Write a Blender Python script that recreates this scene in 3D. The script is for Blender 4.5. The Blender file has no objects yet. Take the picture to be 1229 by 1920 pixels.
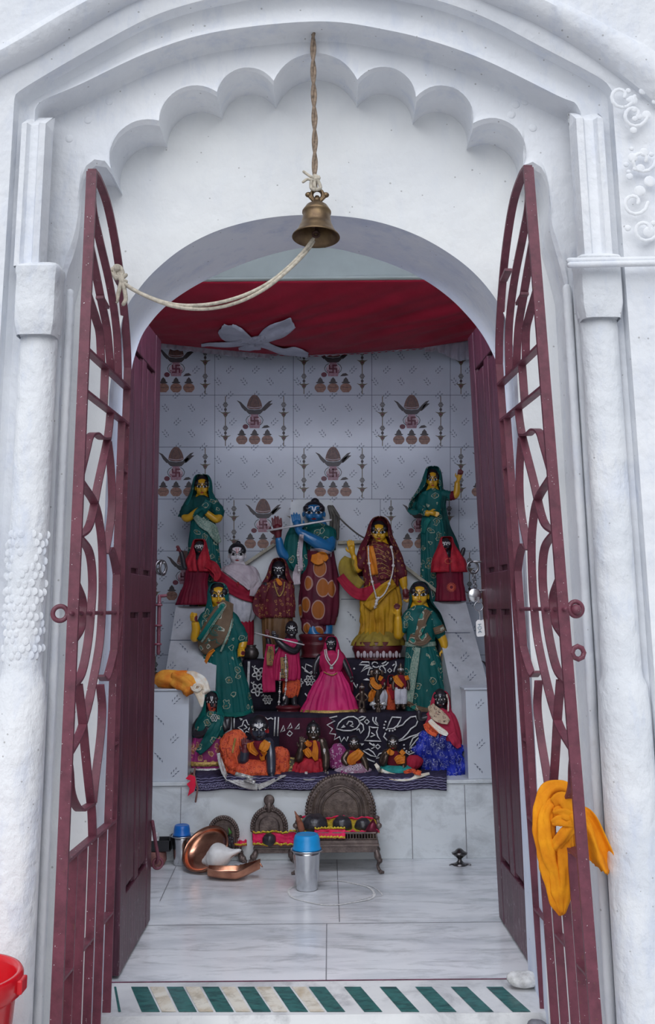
import bpy, bmesh, math, random
from mathutils import Vector, Matrix, noise
from mathutils.bvhtree import BVHTree

# ------------------------------------------------------------------ camera
F, CX, CY = 1900.0, 614.5, 740.0
PITCH, ROLL, EYE = math.atan(401 / 1900), 0.009, 1.007
FWD = Vector((0, math.cos(PITCH), math.sin(PITCH)))
_up = Vector((0, -math.sin(PITCH), math.cos(PITCH)))
_rt = Vector((1, 0, 0))
RT = math.cos(ROLL) * _rt - math.sin(ROLL) * _up
UP = math.sin(ROLL) * _rt + math.cos(ROLL) * _up
CAM = Vector((0, 0, EYE))
sc = bpy.context.scene
COL = sc.collection
rnd = random.Random(7)

def ray(px, py):
    return (px - CX) * RT - (py - CY) * UP + F * FWD

def at(px, py, Y):
    """point seen at photo position (px, py) that stands at distance Y into the shrine"""
    d = ray(px, py)
    return CAM + d * (Y / d.y)

def at_z(px, py, z):
    d = ray(px, py)
    return CAM + d * ((z - EYE) / d.z)

def at_plane(px, py, p, n):
    d = ray(px, py)
    return CAM + d * ((p - CAM).dot(n) / d.dot(n))

cam_data = bpy.data.cameras.new('camera')
cam = bpy.data.objects.new('camera', cam_data)
COL.objects.link(cam)
m = Matrix((RT, UP, -FWD)).transposed().to_4x4()
m.translation = CAM
cam.matrix_world = m
cam_data.sensor_fit = 'VERTICAL'
cam_data.sensor_height = 36
cam_data.lens = F / 1920 * 36
cam_data.shift_y = -220 / 1920
cam_data.clip_start = .02
sc.camera = cam

# ------------------------------------------------------------------ materials
def lin(c):
    return tuple((v / 255 / 12.92) if v / 255 <= .04045 else ((v / 255 + .055) / 1.055) ** 2.4 for v in c)

class Nodes:
    def __init__(s, name):
        s.m = bpy.data.materials.new(name)
        s.m.use_nodes = True
        s.t = s.m.node_tree
        s.b = s.t.nodes['Principled BSDF']
        s.co = None
    def n(s, kind, **kw):
        nd = s.t.nodes.new('ShaderNode' + kind)
        for k, v in kw.items():
            if k in nd.inputs:
                nd.inputs[k].default_value = v
            else:
                setattr(nd, k, v)
        return nd
    def l(s, a, b):
        s.t.links.new(a, b)
    def coord(s):
        if not s.co:
            s.co = s.n('TexCoord').outputs['Object']
        return s.co
    def mapping(s, scale):
        mp = s.n('Mapping')
        mp.inputs['Scale'].default_value = scale
        s.l(s.coord(), mp.inputs['Vector'])
        return mp.outputs['Vector']
    def noise(s, scale, detail=3, rough=.55, vec=None, dist=0):
        nz = s.n('TexNoise', Scale=scale, Detail=detail, Roughness=rough, Distortion=dist)
        s.l(vec or s.coord(), nz.inputs['Vector'])
        return nz.outputs['Fac']
    def ramp(s, fac, stops):
        r = s.n('ValToRGB')
        el = r.color_ramp.elements
        while len(el) < len(stops):
            el.new(.5)
        for e, (p, c) in zip(el, stops):
            e.position = p
            e.color = (*c[:3], 1) if len(c) >= 3 else (c[0],) * 3 + (1,)
        s.l(fac, r.inputs['Fac'])
        return r.outputs['Color']
    def mix(s, fac, a, b, kind='MIX'):
        mx = s.n('Mix', data_type='RGBA', blend_type=kind)
        for sock, v in ((mx.inputs[0], fac), (mx.inputs[6], a), (mx.inputs[7], b)):
            if hasattr(v, 'links'):
                s.l(v, sock)
            else:
                sock.default_value = v if isinstance(v, (int, float)) else (*v[:3], 1)
        return mx.outputs[2]
    def math(s, op, a, b=0.0, c=0.0):
        mt = s.n('Math', operation=op)
        for i, v in enumerate((a, b, c)):
            if hasattr(v, 'links'):
                s.l(v, mt.inputs[i])
            else:
                mt.inputs[i].default_value = v
        return mt.outputs[0]
    def bump(s, fac, strength, dist=.01):
        bp = s.n('Bump', Strength=strength, Distance=dist)
        s.l(fac, bp.inputs['Height'])
        prev = s.b.inputs['Normal'].links
        if prev:
            s.l(prev[0].from_socket, bp.inputs['Normal'])
        s.l(bp.outputs['Normal'], s.b.inputs['Normal'])
    def color(s, v):
        if hasattr(v, 'links'):
            s.l(v, s.b.inputs['Base Color'])
        else:
            s.b.inputs['Base Color'].default_value = (*v[:3], 1)
    def set(s, **kw):
        for k, v in kw.items():
            s.b.inputs[k.replace('_', ' ')].default_value = v

def mat(name, c, rough=.6, metal=0, var=.12, vscale=30, bump=0, bscale=60, bdist=.004, c2=None, sheen=0, coat=0):
    """colour (linear), broken up by a noise towards c2 (or a darker tone of itself)"""
    s = Nodes(name)
    c2 = c2 or tuple(v * (1 - 2.2 * var) for v in c)
    f = s.noise(vscale, 4, .6)
    s.color(s.ramp(f, [(.3, c2), (.62, c)]))
    s.set(Roughness=rough, Metallic=metal)
    if sheen: s.set(Sheen_Weight=sheen)
    if coat: s.set(Coat_Weight=coat, Coat_Roughness=.15)
    if bump:
        s.bump(s.noise(bscale, 4, .6), bump, bdist)
    return s.m

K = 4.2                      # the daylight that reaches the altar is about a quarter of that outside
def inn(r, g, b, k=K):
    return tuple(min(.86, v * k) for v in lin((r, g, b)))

# ------------------------------------------------------------------ object helpers
def new_bm():
    return bmesh.new()

def obj(name, bm, mats, parent=None, smooth=True, loc=None, solid=0, recalc=True, bevel=0, sub=0, autos=None):
    """link a bmesh as ONE mesh object"""
    if recalc:
        bmesh.ops.recalc_face_normals(bm, faces=bm.faces)
    me = bpy.data.meshes.new(name)
    bm.to_mesh(me)
    bm.free()
    for mm in (mats if isinstance(mats, (list, tuple)) else [mats]):
        me.materials.append(mm)
    if smooth:
        me.polygons.foreach_set('use_smooth', [True] * len(me.polygons))
        if autos:
            me.set_sharp_from_angle(angle=math.radians(autos))
    o = bpy.data.objects.new(name, me)
    COL.objects.link(o)
    if parent: o.parent = parent
    if loc is not None: o.location = loc
    if solid:
        md = o.modifiers.new('thickness', 'SOLIDIFY')
        md.thickness = solid; md.offset = 0
    if bevel:
        md = o.modifiers.new('edges', 'BEVEL')
        md.width = bevel; md.segments = 2; md.limit_method = 'ANGLE'
    if sub:
        md = o.modifiers.new('sub', 'SUBSURF'); md.levels = sub; md.render_levels = sub
    return o

def thing(name, label, cat, loc=(0, 0, 0), group=None):
    o = bpy.data.objects.new(name, None)
    COL.objects.link(o)
    o.location = loc
    o.empty_display_size = .05
    return tag(o, label, cat, group)

def tag(o, label, cat, group=None, kind=None):
    o['label'] = label
    o['category'] = cat
    if group: o['group'] = group
    if kind: o['kind'] = kind
    return o

def struct(o):
    o['kind'] = 'structure'
    return o

def box(bm, x0, x1, y0, y1, z0, z1, mi=0):
    vs = [bm.verts.new((x, y, z)) for x in (x0, x1) for y in (y0, y1) for z in (z0, z1)]
    fs = []
    for q in ((0, 1, 3, 2), (4, 6, 7, 5), (0, 4, 5, 1), (2, 3, 7, 6), (0, 2, 6, 4), (1, 5, 7, 3)):
        f = bm.faces.new([vs[i] for i in q]); f.material_index = mi; fs.append(f)
    return vs

def loft(bm, curves, closed=False, cap=False, mi=0):
    """quads between successive point lists of equal length"""
    rows = [[bm.verts.new(p) for p in c] for c in curves]
    n = len(rows[0])
    for a, b in zip(rows, rows[1:]):
        for i in range(n if closed else n - 1):
            j = (i + 1) % n
            try:
                f = bm.faces.new((a[i], a[j], b[j], b[i])); f.material_index = mi
            except ValueError:
                pass
    if cap:
        for r in (rows[0], rows[-1]):
            f = bm.faces.new(r); f.material_index = mi
    return rows

def frame_along(pts):
    """parallel-transported side vectors for a path"""
    T = []
    n = len(pts)
    for i in range(n):
        t = pts[min(i + 1, n - 1)] - pts[max(i - 1, 0)]
        T.append(t.normalized() if t.length > 1e-9 else Vector((0, 0, 1)))
    ref = Vector((0, 1, 0)) if abs(T[0].y) < .8 else Vector((1, 0, 0))
    u = T[0].cross(ref).normalized()
    out = []
    for t in T:
        u = (u - t * u.dot(t))
        u = u.normalized() if u.length > 1e-6 else t.orthogonal().normalized()
        out.append((u, t.cross(u)))
    return T, out

def tube(bm, pts, r, n=10, mi=0, round_ends=True, flat=1.0):
    """closed tapering tube; r is a radius or one per point"""
    pts = [Vector(p) for p in pts]
    if not isinstance(r, (list, tuple)): r = [r] * len(pts)
    T, fr = frame_along(pts)
    P, R, FR = list(pts), list(r), list(fr)
    if round_ends:
        for k in (.55, .85):
            pass
        s0, s1 = r[0], r[-1]
        P = [pts[0] - T[0] * s0 * .95, pts[0] - T[0] * s0 * .7] + P + [pts[-1] + T[-1] * s1 * .7, pts[-1] + T[-1] * s1 * .95]
        R = [s0 * .3, s0 * .72] + R + [s1 * .72, s1 * .3]
        FR = [fr[0], fr[0]] + FR + [fr[-1], fr[-1]]
    rings = []
    for p, q, (u, v) in zip(P, R, FR):
        rings.append([p + (u * math.cos(a) + v * math.sin(a) * flat) * q for a in (2 * math.pi * i / n for i in range(n))])
    return loft(bm, rings, closed=True, cap=True, mi=mi)

def ball(bm, c, r, n=16, m=10, mi=0, rot=None):
    c = Vector(c)
    if not isinstance(r, (list, tuple)): r = (r, r, r)
    rows = []
    for j in range(1, m):
        t = math.pi * j / m
        row = []
        for i in range(n):
            a = 2 * math.pi * i / n
            p = Vector((r[0] * math.sin(t) * math.cos(a), r[1] * math.sin(t) * math.sin(a), r[2] * math.cos(t)))
            if rot: p = rot @ p
            row.append(c + p)
        rows.append(row)
    rws = loft(bm, rows, closed=True, mi=mi)
    for row, z in ((rws[0], r[2]), (rws[-1], -r[2])):
        p = Vector((0, 0, z))
        if rot: p = rot @ p
        tip = bm.verts.new(c + p)
        for i in range(n):
            f = bm.faces.new((row[i], row[(i + 1) % n], tip)); f.material_index = mi

def lathe(bm, prof, n=32, c=(0, 0, 0), rot=None, mi=0, close=False):
    """prof: (radius, height) list; radius 0 closes to a point"""
    c = Vector(c)
    def put(p):
        p = Vector(p)
        return c + (rot @ p if rot else p)
    rows = []
    for r, z in prof:
        if r < 1e-6:
            rows.append([bm.verts.new(put((0, 0, z)))])
        else:
            rows.append([bm.verts.new(put((r * math.cos(2 * math.pi * i / n), r * math.sin(2 * math.pi * i / n), z))) for i in range(n)])
    for a, b in zip(rows, rows[1:]):
        for i in range(n):
            j = (i + 1) % n
            if len(a) == 1 and len(b) == 1: continue
            if len(a) == 1: f = bm.faces.new((a[0], b[j], b[i]))
            elif len(b) == 1: f = bm.faces.new((a[i], a[j], b[0]))
            else: f = bm.faces.new((a[i], a[j], b[j], b[i]))
            f.material_index = mi

def ring(bm, c, R, r, rot=None, n=28, k=10, mi=0, arc=(0, 2 * math.pi)):
    c = Vector(c)
    full = abs(arc[1] - arc[0] - 2 * math.pi) < 1e-6
    rows = []
    for i in range(n if full else n + 1):
        a = arc[0] + (arc[1] - arc[0]) * i / n
        row = []
        for j in range(k):
            b = 2 * math.pi * j / k
            p = Vector(((R + r * math.cos(b)) * math.cos(a), r * math.sin(b), (R + r * math.cos(b)) * math.sin(a)))
            row.append(c + (rot @ p if rot else p))
        rows.append(row)
    if full: rows.append(rows[0])
    rr = loft(bm, rows, closed=True, mi=mi, cap=not full)
    if full: bmesh.ops.remove_doubles(bm, verts=rr[0] + rr[-1], dist=1e-6)

def smooth_path(pts, k=6):
    """Catmull-Rom through the points"""
    pts = [Vector(p) for p in pts]
    if len(pts) < 3:
        return [pts[0].lerp(pts[-1], i / k) for i in range(k + 1)]
    q = [pts[0] * 2 - pts[1]] + pts + [pts[-1] * 2 - pts[-2]]
    out = []
    for i in range(1, len(q) - 2):
        a, b, c, d = q[i - 1:i + 3]
        for j in range(k):
            t = j / k
            out.append(.5 * ((2 * b) + (c - a) * t + (2 * a - 5 * b + 4 * c - d) * t * t + (3 * b - a - 3 * c + d) * t ** 3))
    out.append(pts[-1])
    return out

def resample(pts, n):
    pts = [Vector(p) for p in pts]
    L = [0]
    for a, b in zip(pts, pts[1:]): L.append(L[-1] + (b - a).length)
    out, k = [], 0
    for i in range(n):
        s = L[-1] * i / (n - 1)
        while k < len(L) - 2 and L[k + 1] < s: k += 1
        d = L[k + 1] - L[k]
        out.append(pts[k].lerp(pts[k + 1], (s - L[k]) / d if d > 1e-9 else 0))
    return out

# ------------------------------------------------------------------ setting: materials
def plaster(name, base, tint, blue=.25, rough_bump=.5, fine=1.0):
    s = Nodes(name)
    a = s.noise(2.2, 5, .6)
    b = s.noise(14, 5, .65, vec=s.mapping((1, 1, .35)))
    c = s.ramp(a, [(.35, tint), (.62, base)])
    c = s.mix(s.ramp(b, [(.52, (0,)), (.74, (blue,))]), c, (.50, .57, .74))
    sp = s.n('TexVoronoi', Scale=26)
    s.l(s.coord(), sp.inputs['Vector'])
    spot = s.math('LESS_THAN', sp.outputs['Distance'], s.math('MULTIPLY', s.noise(11, 2), .12))
    c = s.mix(s.math('MULTIPLY', spot, .55), c, (.25, .24, .23))
    s.color(c)
    s.set(Roughness=.75, Specular_IOR_Level=.25)
    s.bump(s.noise(5, 4, .55), rough_bump * .8, .03)
    s.bump(s.noise(38, 5, .6, vec=s.mapping((1, 1, .6))), rough_bump * .6 * fine, .006)
    s.bump(s.noise(170, 3, .6), .25 * fine, .0018)
    return s.m

M = {}
M['wall'] = plaster('white_limewash', (.84, .855, .88), (.73, .755, .80), .38, .95)
M['niche'] = plaster('white_limewash_smooth', (.87, .885, .885), (.80, .82, .84), .12, .6)
M['reveal'] = plaster('white_limewash_blue', (.80, .83, .88), (.62, .68, .82), .5, .4)
M['pillar'] = plaster('white_limewash_pillar', (.85, .865, .885), (.68, .71, .755), .5, .9, 1.8)

def marble(name, base, vein, scale=3.0, rough=.22, stretch=(1, 3.2, 3.2), grime=None):
    s = Nodes(name)
    v = s.mapping(stretch)
    w = s.noise(scale, 7, .62, vec=v, dist=.35)
    w2 = s.noise(scale * 2.2, 7, .72, vec=v, dist=.45)
    c = s.ramp(w, [(.34, vein), (.56, base)])
    c = s.mix(s.ramp(w2, [(.36, (.6,)), (.50, (0,))]), c, tuple(x * .62 for x in vein))
    if grime:
        c = s.mix(s.ramp(s.noise(2.1, 5, .7), [(.5, (0,)), (.75, (.6,))]), c, grime)
    s.color(c)
    s.set(Roughness=rough)
    s.bump(s.noise(60, 3), .05, .002)
    return s.m

M['floor'] = marble('white_marble_floor', (.80, .82, .85), (.58, .61, .65), 2.0, .2, (1, 3.4, 1))
M['riser'] = marble('white_marble_riser', (.72, .76, .78), (.66, .70, .73), 2.2, .35, (1, 1, 1.6), (.60, .61, .60))
M['threshold'] = marble('white_marble_threshold', (.74, .75, .75), (.55, .56, .58), 2.5, .3, (1, 1, 1))
M['cream_marble'] = marble('cream_marble_inlay', (.74, .71, .62), (.55, .46, .33), 9, .3, (1, 1, 1))
M['green_marble'] = marble('green_marble_inlay', (.035, .16, .15), (.012, .06, .065), 22, .3, (1, 2.5, 1))
M['joint'] = mat('dark_joint', (.25, .25, .27), .9)
M['chalk'] = mat('white_chalk', (.88, .88, .86), .95, var=.2, vscale=120)
M['tile'] = mat('white_glazed_tile', (.60, .635, .69), .2, var=.03, vscale=6)
M['grey_tile'] = mat('grey_white_tile', (.50, .52, .55), .35, var=.12, vscale=9)
M['leafprint'] = mat('dark_leaf_print', (.10, .12, .17), .4)
M['print_dark'] = mat('print_dark_brown', (.07, .055, .055), .4)
M['print_coco'] = mat('print_coconut_brown', (.19, .088, .065), .4, c2=(.11, .05, .042), vscale=110)
M['print_pink'] = mat('print_pink_pot', (.34, .15, .19), .4, c2=(.45, .28, .32), vscale=90)
M['print_white'] = mat('print_pale_pink', (.66, .52, .55), .4)
M['print_red'] = mat('print_deep_red', (.17, .03, .05), .4)
M['print_clay'] = mat('print_clay_pot', (.36, .19, .13), .4, c2=(.22, .10, .075), vscale=80)
M['print_gold'] = mat('print_brass_brown', (.15, .115, .07), .4)
M['print_grey'] = mat('print_grey_flower', (.20, .19, .19), .4)
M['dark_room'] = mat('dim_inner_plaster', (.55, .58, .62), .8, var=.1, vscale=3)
M['lintel'] = mat('pale_green_paint', (.56, .61, .54), .6, var=.07, vscale=5, bump=.15, bscale=20)
M['darkred'] = mat('dark_red_boards', (.12, .02, .03), .6)
M['porch'] = marble('porch_floor_stone', (.62, .62, .62), (.42, .42, .44), 2, .5, (1, 1, 1))

def door_paint():
    s = Nodes('maroon_gloss_paint')
    st = s.noise(9, 6, .7, vec=s.mapping((6, 6, .5)))
    c = s.ramp(st, [(.28, (.030, .007, .015)), (.5, (.075, .017, .034)), (.75, (.125, .037, .060))])
    worn = s.noise(55, 6, .75, vec=s.mapping((1, 1, .5)))
    sep = s.n('SeparateXYZ'); s.l(s.coord(), sep.inputs[0])
    low = s.math('MULTIPLY', s.math('SUBTRACT', .55, sep.outputs['Z']), .16)
    k = s.ramp(s.math('ADD', worn, low), [(.66, (0,)), (.74, (.8,))])
    c = s.mix(k, c, (.42, .36, .38))
    s.color(c); s.set(Roughness=.38)
    s.bump(st, .5, .006)
    return s.m
M['door'] = door_paint()

def iron_paint(name, a, b, rust):
    s = Nodes(name)
    n1 = s.noise(26, 5, .65)
    c = s.ramp(n1, [(.3, b), (.6, a)])
    n2 = s.noise(75, 4, .7)
    c = s.mix(s.ramp(n2, [(.64, (0,)), (.70, (.8,))]), c, rust)
    n3 = s.noise(190, 2, .6)
    c = s.mix(s.ramp(n3, [(.725, (0,)), (.74, (1,))]), c, (.75, .73, .75))
    s.color(c); s.set(Roughness=.48)
    s.bump(n2, .25, .002)
    return s.m
M['iron'] = iron_paint('maroon_painted_iron', (.165, .042, .066), (.095, .024, .040), (.15, .065, .05))

# ------------------------------------------------------------------ facade
YF, YB, YC, YN, YR = 2.50, 2.57, 2.66, 2.80, 3.08      # facade, stepped band, cusped plate, niche wall, back of the doorway
NL, NA = 10, 132

def px_curve(pts, Y):
    return [at(x, y, Y) for x, y in pts]

def arch_curve(arch, zlow=-.35, smooth=True, spread=0.0):
    """left leg up, arch, right leg down, each with a fixed number of points"""
    a = resample(smooth_path(arch, 8) if smooth else arch, NA)
    l, r = a[0], a[-1]
    left = [Vector((l.x, l.y, zlow + (l.z - zlow) * i / NL)) for i in range(NL)]
    right = [Vector((r.x, r.y, r.z + (zlow - r.z) * (i + 1) / NL)) for i in range(NL)]
    return left + a + right

def shift_y(c, y):
    return [Vector((p.x, y, p.z)) for p in c]

def scallop(A, T, B, n=11):
    """circular arc A-T-B in the pixel plane"""
    (ax, ay), (bx, by), (cx, cy) = A, T, B
    d = 2 * (ax * (by - cy) + bx * (cy - ay) + cx * (ay - by))
    ux = ((ax**2 + ay**2) * (by - cy) + (bx**2 + by**2) * (cy - ay) + (cx**2 + cy**2) * (ay - by)) / d
    uy = ((ax**2 + ay**2) * (cx - bx) + (bx**2 + by**2) * (ax - cx) + (cx**2 + cy**2) * (bx - ax)) / d
    r = math.hypot(ax - ux, ay - uy)
    a0, a1, a2 = (math.atan2(p[1] - uy, p[0] - ux) for p in (A, T, B))
    def norm(a, lo):
        while a < lo: a += 2 * math.pi
        return a
    e = norm(a2, a0)
    if norm(a1, a0) > e:
        e -= 2 * math.pi
    return [(ux + r * math.cos(a0 + (e - a0) * i / n), uy + r * math.sin(a0 + (e - a0) * i / n)) for i in range(n)]

VAL = [(212, 330), (300, 237), (408, 182), (513, 161), (672, 159), (781, 192), (887, 242), (980, 323)]
TOP = [(226, 256), (335, 176), (455, 134), (590, 105), (724, 132), (838, 168), (946, 234)]
cusp = [(118, 545), (128, 505), (140, 475), (148, 440), (152, 400), (152, 365), (158, 332), (170, 314), (185, 309), (200, 314)]
for i in range(7):
    cusp += scallop(VAL[i], TOP[i], VAL[i + 1])
cusp += [VAL[7], (990, 316), (1003, 315), (1015, 326), (1025, 345), (1031, 372), (1030, 404), (1033, 439), (1042, 469), (1052, 505), (1062, 545)]
# each stretch of the cusped edge keeps its own points, so that the valleys stay sharp
def cusp_resample():
    pts = px_curve(cusp, YC)
    idx = [0, 10] + [10 + 11 * k for k in range(1, 8)] + [len(cusp) - 1]
    cnt = [14] + [15] * 7 + [13]
    out = []
    for a, b, c in zip(idx, idx[1:], cnt):
        out += resample(pts[a:b + 1], c + 1)[:-1]
    out.append(pts[-1])
    return out
cr = cusp_resample()
NA = len(cr)
E1 = [(66, 205), (80, 188), (150, 158), (283, 96), (414, 58), (600, 40), (730, 57), (830, 83), (922, 118), (1048, 180), (1078, 192), (1090, 212)]
E2 = [(27, 185), (45, 165), (187, 82), (308, 22), (450, -14), (600, -32), (760, -14), (892, 25), (1013, 86), (1125, 146), (1148, 170)]
E3a = [(-75, 215), (-60, 185), (0, 136), (76, 96), (242, 0), (400, -55), (600, -80), (790, -52), (922, 0), (1013, 40), (1113, 101), (1229, 192), (1250, 240)]
E3b = [(-120, 200), (-90, 150), (0, 86), (151, 0), (350, -80), (600, -115), (850, -78), (1045, 0), (1164, 60), (1229, 96), (1300, 170)]
out = [(-900, -600), (-450, -620), (0, -640), (600, -660), (1230, -640), (1680, -620), (2130, -600)]

bm = new_bm()
c_out = arch_curve(px_curve(out, YF), smooth=False)
cE3b = arch_curve(px_curve(E3b, YF))
cE3a = arch_curve(px_curve(E3a, YF))
mid = [a.lerp(b, .5) - Vector((0, .035, 0)) for a, b in zip(cE3a, cE3b)]
q1 = [a.lerp(b, .22) - Vector((0, .026, 0)) for a, b in zip(cE3b, cE3a)]
q2 = [a.lerp(b, .78) - Vector((0, .026, 0)) for a, b in zip(cE3b, cE3a)]
cE3a2 = shift_y(cE3a, YF + .02)
cE2 = arch_curve(px_curve(E2, YF + .03))
cE2b = shift_y(cE2, YB + .004)
# the broad hollow band between the outer bead and the cusped plate
cE1f = arch_curve(px_curve(E1, YB))
h1 = [a.lerp(b, .3) + Vector((0, .016, 0)) for a, b in zip(cE2b, cE1f)]
h2 = [a.lerp(b, .7) + Vector((0, .014, 0)) for a, b in zip(cE2b, cE1f)]
cE1b = shift_y(cE1f, YC - .012)
cE1c = [p.lerp(Vector((0, p.y, 1.5)), .008) for p in shift_y(cE1f, YC)]
z0 = -.35
l, r = cr[0], cr[-1]
cus = [Vector((l.x, YC, z0 + (l.z - z0) * i / NL)) for i in range(NL)] + cr + [Vector((r.x, YC, r.z + (z0 - r.z) * (i + 1) / NL)) for i in range(NL)]
m1 = [a.lerp(b, .35) for a, b in zip(cE1c, cus)]
m2 = [a.lerp(b, .78) for a, b in zip(cE1c, cus)]
lip = [p - Vector((0, .012, 0)) for p in (a.lerp(b, .93) for a, b in zip(cE1c, cus))]
loft(bm, [c_out, cE3b, q1, mid, q2, cE3a, cE3a2, cE2, cE2b, h1, h2, cE1f, cE1b, cE1c, m1, m2, lip, cus])
loft(bm, [cus, shift_y(cus, YC + .05), shift_y(cus, YN + .02)])
# low relief of scrolls and buds on the spandrels and side panels
def lump(bm, c, r, h):
    ball(bm, c, (r, h, r), 10, 6)
for k in range(46):
    x, y = rnd.uniform(1172, 1300), rnd.uniform(170, 470)
    lump(bm, at(x, y, YF), rnd.uniform(.006, .016), .0025)
for x0, y0 in ((1165, 180), (1190, 215), (1205, 300), (1190, 380), (1210, 430)):
    pts = [at(x0 + 26 * math.cos(t) * (1 - t / 9), y0 + 26 * math.sin(t) * (1 - t / 9), YF) for t in (i * .5 for i in range(14))]
    tube(bm, pts, .005, 6, flat=.5)
for x, y in ((985, 190), (968, 196), (150, 200), (165, 225), (890, 130), (930, 165), (960, 215), (1000, 240), (205, 190), (130, 260)):
    lump(bm, at(x, y, YC), .012, .003)
for y in range(560, 1300, 26):
    if 0: lump(bm, at(1205 + 14 * math.sin(y), y, YF), .008 + .004 * math.sin(y * 2.1), .0022)
wf = struct(obj('wall_front', bm, M['wall'], autos=42))

# niche wall with the doorway: outer edge at YN, arris at the back YR
D1 = [(205, 735), (212, 690), (232, 590), (262, 540), (300, 499), (350, 461), (415, 430), (500, 409), (590, 403), (690, 412), (780, 440), (860, 487), (915, 540), (950, 600), (968, 680), (972, 735)]
D2 = [(241, 735), (246, 688), (262, 634), (282, 602), (310, 572), (350, 543), (400, 516), (470, 487), (540, 467), (590, 461), (640, 466), (720, 488), (790, 519), (840, 553), (878, 590), (910, 632), (935, 685), (943, 735)]
bm = new_bm()
NLs = NL
d1 = arch_curve(px_curve(D1, YN)); d2 = arch_curve(px_curve(D2, YR))
big = arch_curve(px_curve([(-200, 735), (-200, 300), (-100, -50), (200, -150), (600, -150), (1000, -150), (1300, -50), (1400, 300), (1400, 735)], YN), smooth=False)
b1 = [a.lerp(b, .04) - Vector((0, .004, 0)) for a, b in zip(d1, big)]
loft(bm, [big, b1, d1])
struct(obj('wall_niche', bm, M['niche'], autos=50))
bm = new_bm()
loft(bm, [d1, [a.lerp(b, .05) + Vector((0, .004, 0)) for a, b in zip(d1, d2)], [a.lerp(b, .5) for a, b in zip(d1, d2)], d2])
big2 = shift_y(big, YR)
loft(bm, [d2, shift_y(d2, YR + .012), shift_y(big2, YR + .012)])
struct(obj('wall_doorway', bm, M['reveal'], autos=50))

# engaged columns with capitals and bases
def column(name, xl, xr, cap_px, Y, base_y, sgn):
    bm = new_bm()
    a, b = at(xl, 760, Y), at(xr, 760, Y)
    cx, R = (a.x + b.x) / 2, (b.x - a.x) / 2
    def half(r, z, dep=1.0, n=20):
        return [Vector((cx + r * math.cos(t), Y + .015 - dep * r * .8 * math.sin(t), z)) for t in (math.pi * i / n for i in range(n + 1))]
    zt, zn = at(600, cap_px[1], Y).z, at(600, cap_px[0], Y).z
    zb = at(600, base_y, Y).z
    prof = [(R * 1.32, -.35), (R * 1.30, zb - .10), (R * 1.22, zb - .02), (R * 1.04, zb), (R, zb + .02), (R, (zt + zb) / 2), (R, zt - .03), (R * .97, zt - .006), (R * 1.10, zt), (R * 1.13, zt + .02)]
    loft(bm, [half(r, z) for r, z in prof])
    # capital: a squarish block with a bulging body and a ledge
    def sq(w, d, z):
        k = .020
        return [Vector((cx - w, Y + .03, z)), Vector((cx - w, Y - d + k, z)), Vector((cx - w + k * .3, Y - d + k * .3, z)), Vector((cx - w + k, Y - d, z)), Vector((cx + w - k, Y - d, z)), Vector((cx + w - k * .3, Y - d + k * .3, z)), Vector((cx + w, Y - d + k, z)), Vector((cx + w, Y + .03, z))]
    h = zn - zt
    pr = [(R * 1.0, R * .82, zt - .01), (R * 1.08, R * .92, zt + .012), (R * 1.13, R * .98, zt + .03), (R * 1.14, R * 1.0, zt + h * .5), (R * 1.13, R * .99, zt + h * .84), (R * 1.17, R * 1.04, zt + h * .88), (R * 1.18, R * 1.06, zt + h * .96), (R * 1.12, R * .95, zt + h), (R * .9, R * .3, zt + h * 1.08)]
    loft(bm, [sq(*p) for p in pr])
    # raised scale-like buds on the shaft
    return bm, cx, R
bm, cx, R = column('trim_1', 28, 100, (500, 622), YB - .01, 1262, -1)
for row in range(16):
    for k in range(9):
        t = math.pi * (k + .5 + .5 * (row % 2)) / 10
        z = at(600, 1000 + row * 15 + rnd.uniform(-3, 3), YB).z
        p = Vector((cx + R * math.cos(t), YB + .005 - R * .8 * math.sin(t), z))
        if rnd.random() < .6: ball(bm, p - Vector((0, .0008, 0)), (.009 * rnd.uniform(.6, 1), .0011, .010), 8, 5)
struct(obj('trim_1', bm, M['pillar'], autos=40))
bm, cx, R = column('trim_2', 1100, 1172, (492, 600), YB - .01, 1275, 1)
struct(obj('trim_2', bm, M['pillar'], autos=40))
# beads beside the columns and the wall strips above the capitals
for n, (x, Y) in enumerate(((113, YC - .02), (1086, YC - .02))):
    bm = new_bm()
    p = at(x, 760, Y)
    for dx, rr in ((-.013, .012), (.013, .011)):
        zt = at(600, 545, Y).z
        tube(bm, [(p.x + dx, Y, -.35), (p.x + dx, Y, .2), (p.x + dx, Y, zt)], rr, 12)
    struct(obj('trim_%d' % (n + 3), bm, M['wall']))
# ledge that runs on from the capital across the side panel
bm = new_bm()
pa, pb_ = at(1070, 497, YF - .02), at(1420, 492, YF - .02)
for i, (dz, dy) in enumerate(((0, 0),)):
    tube(bm, [pa, pa.lerp(pb_, .5) + Vector((0, 0, .002)), pb_], .0085, 10)
    tube(bm, [pa + Vector((0, .006, .014)), pb_ + Vector((0, .006, .014))], .008, 10)
struct(obj('trim_15', bm, M['wall']))
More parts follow.
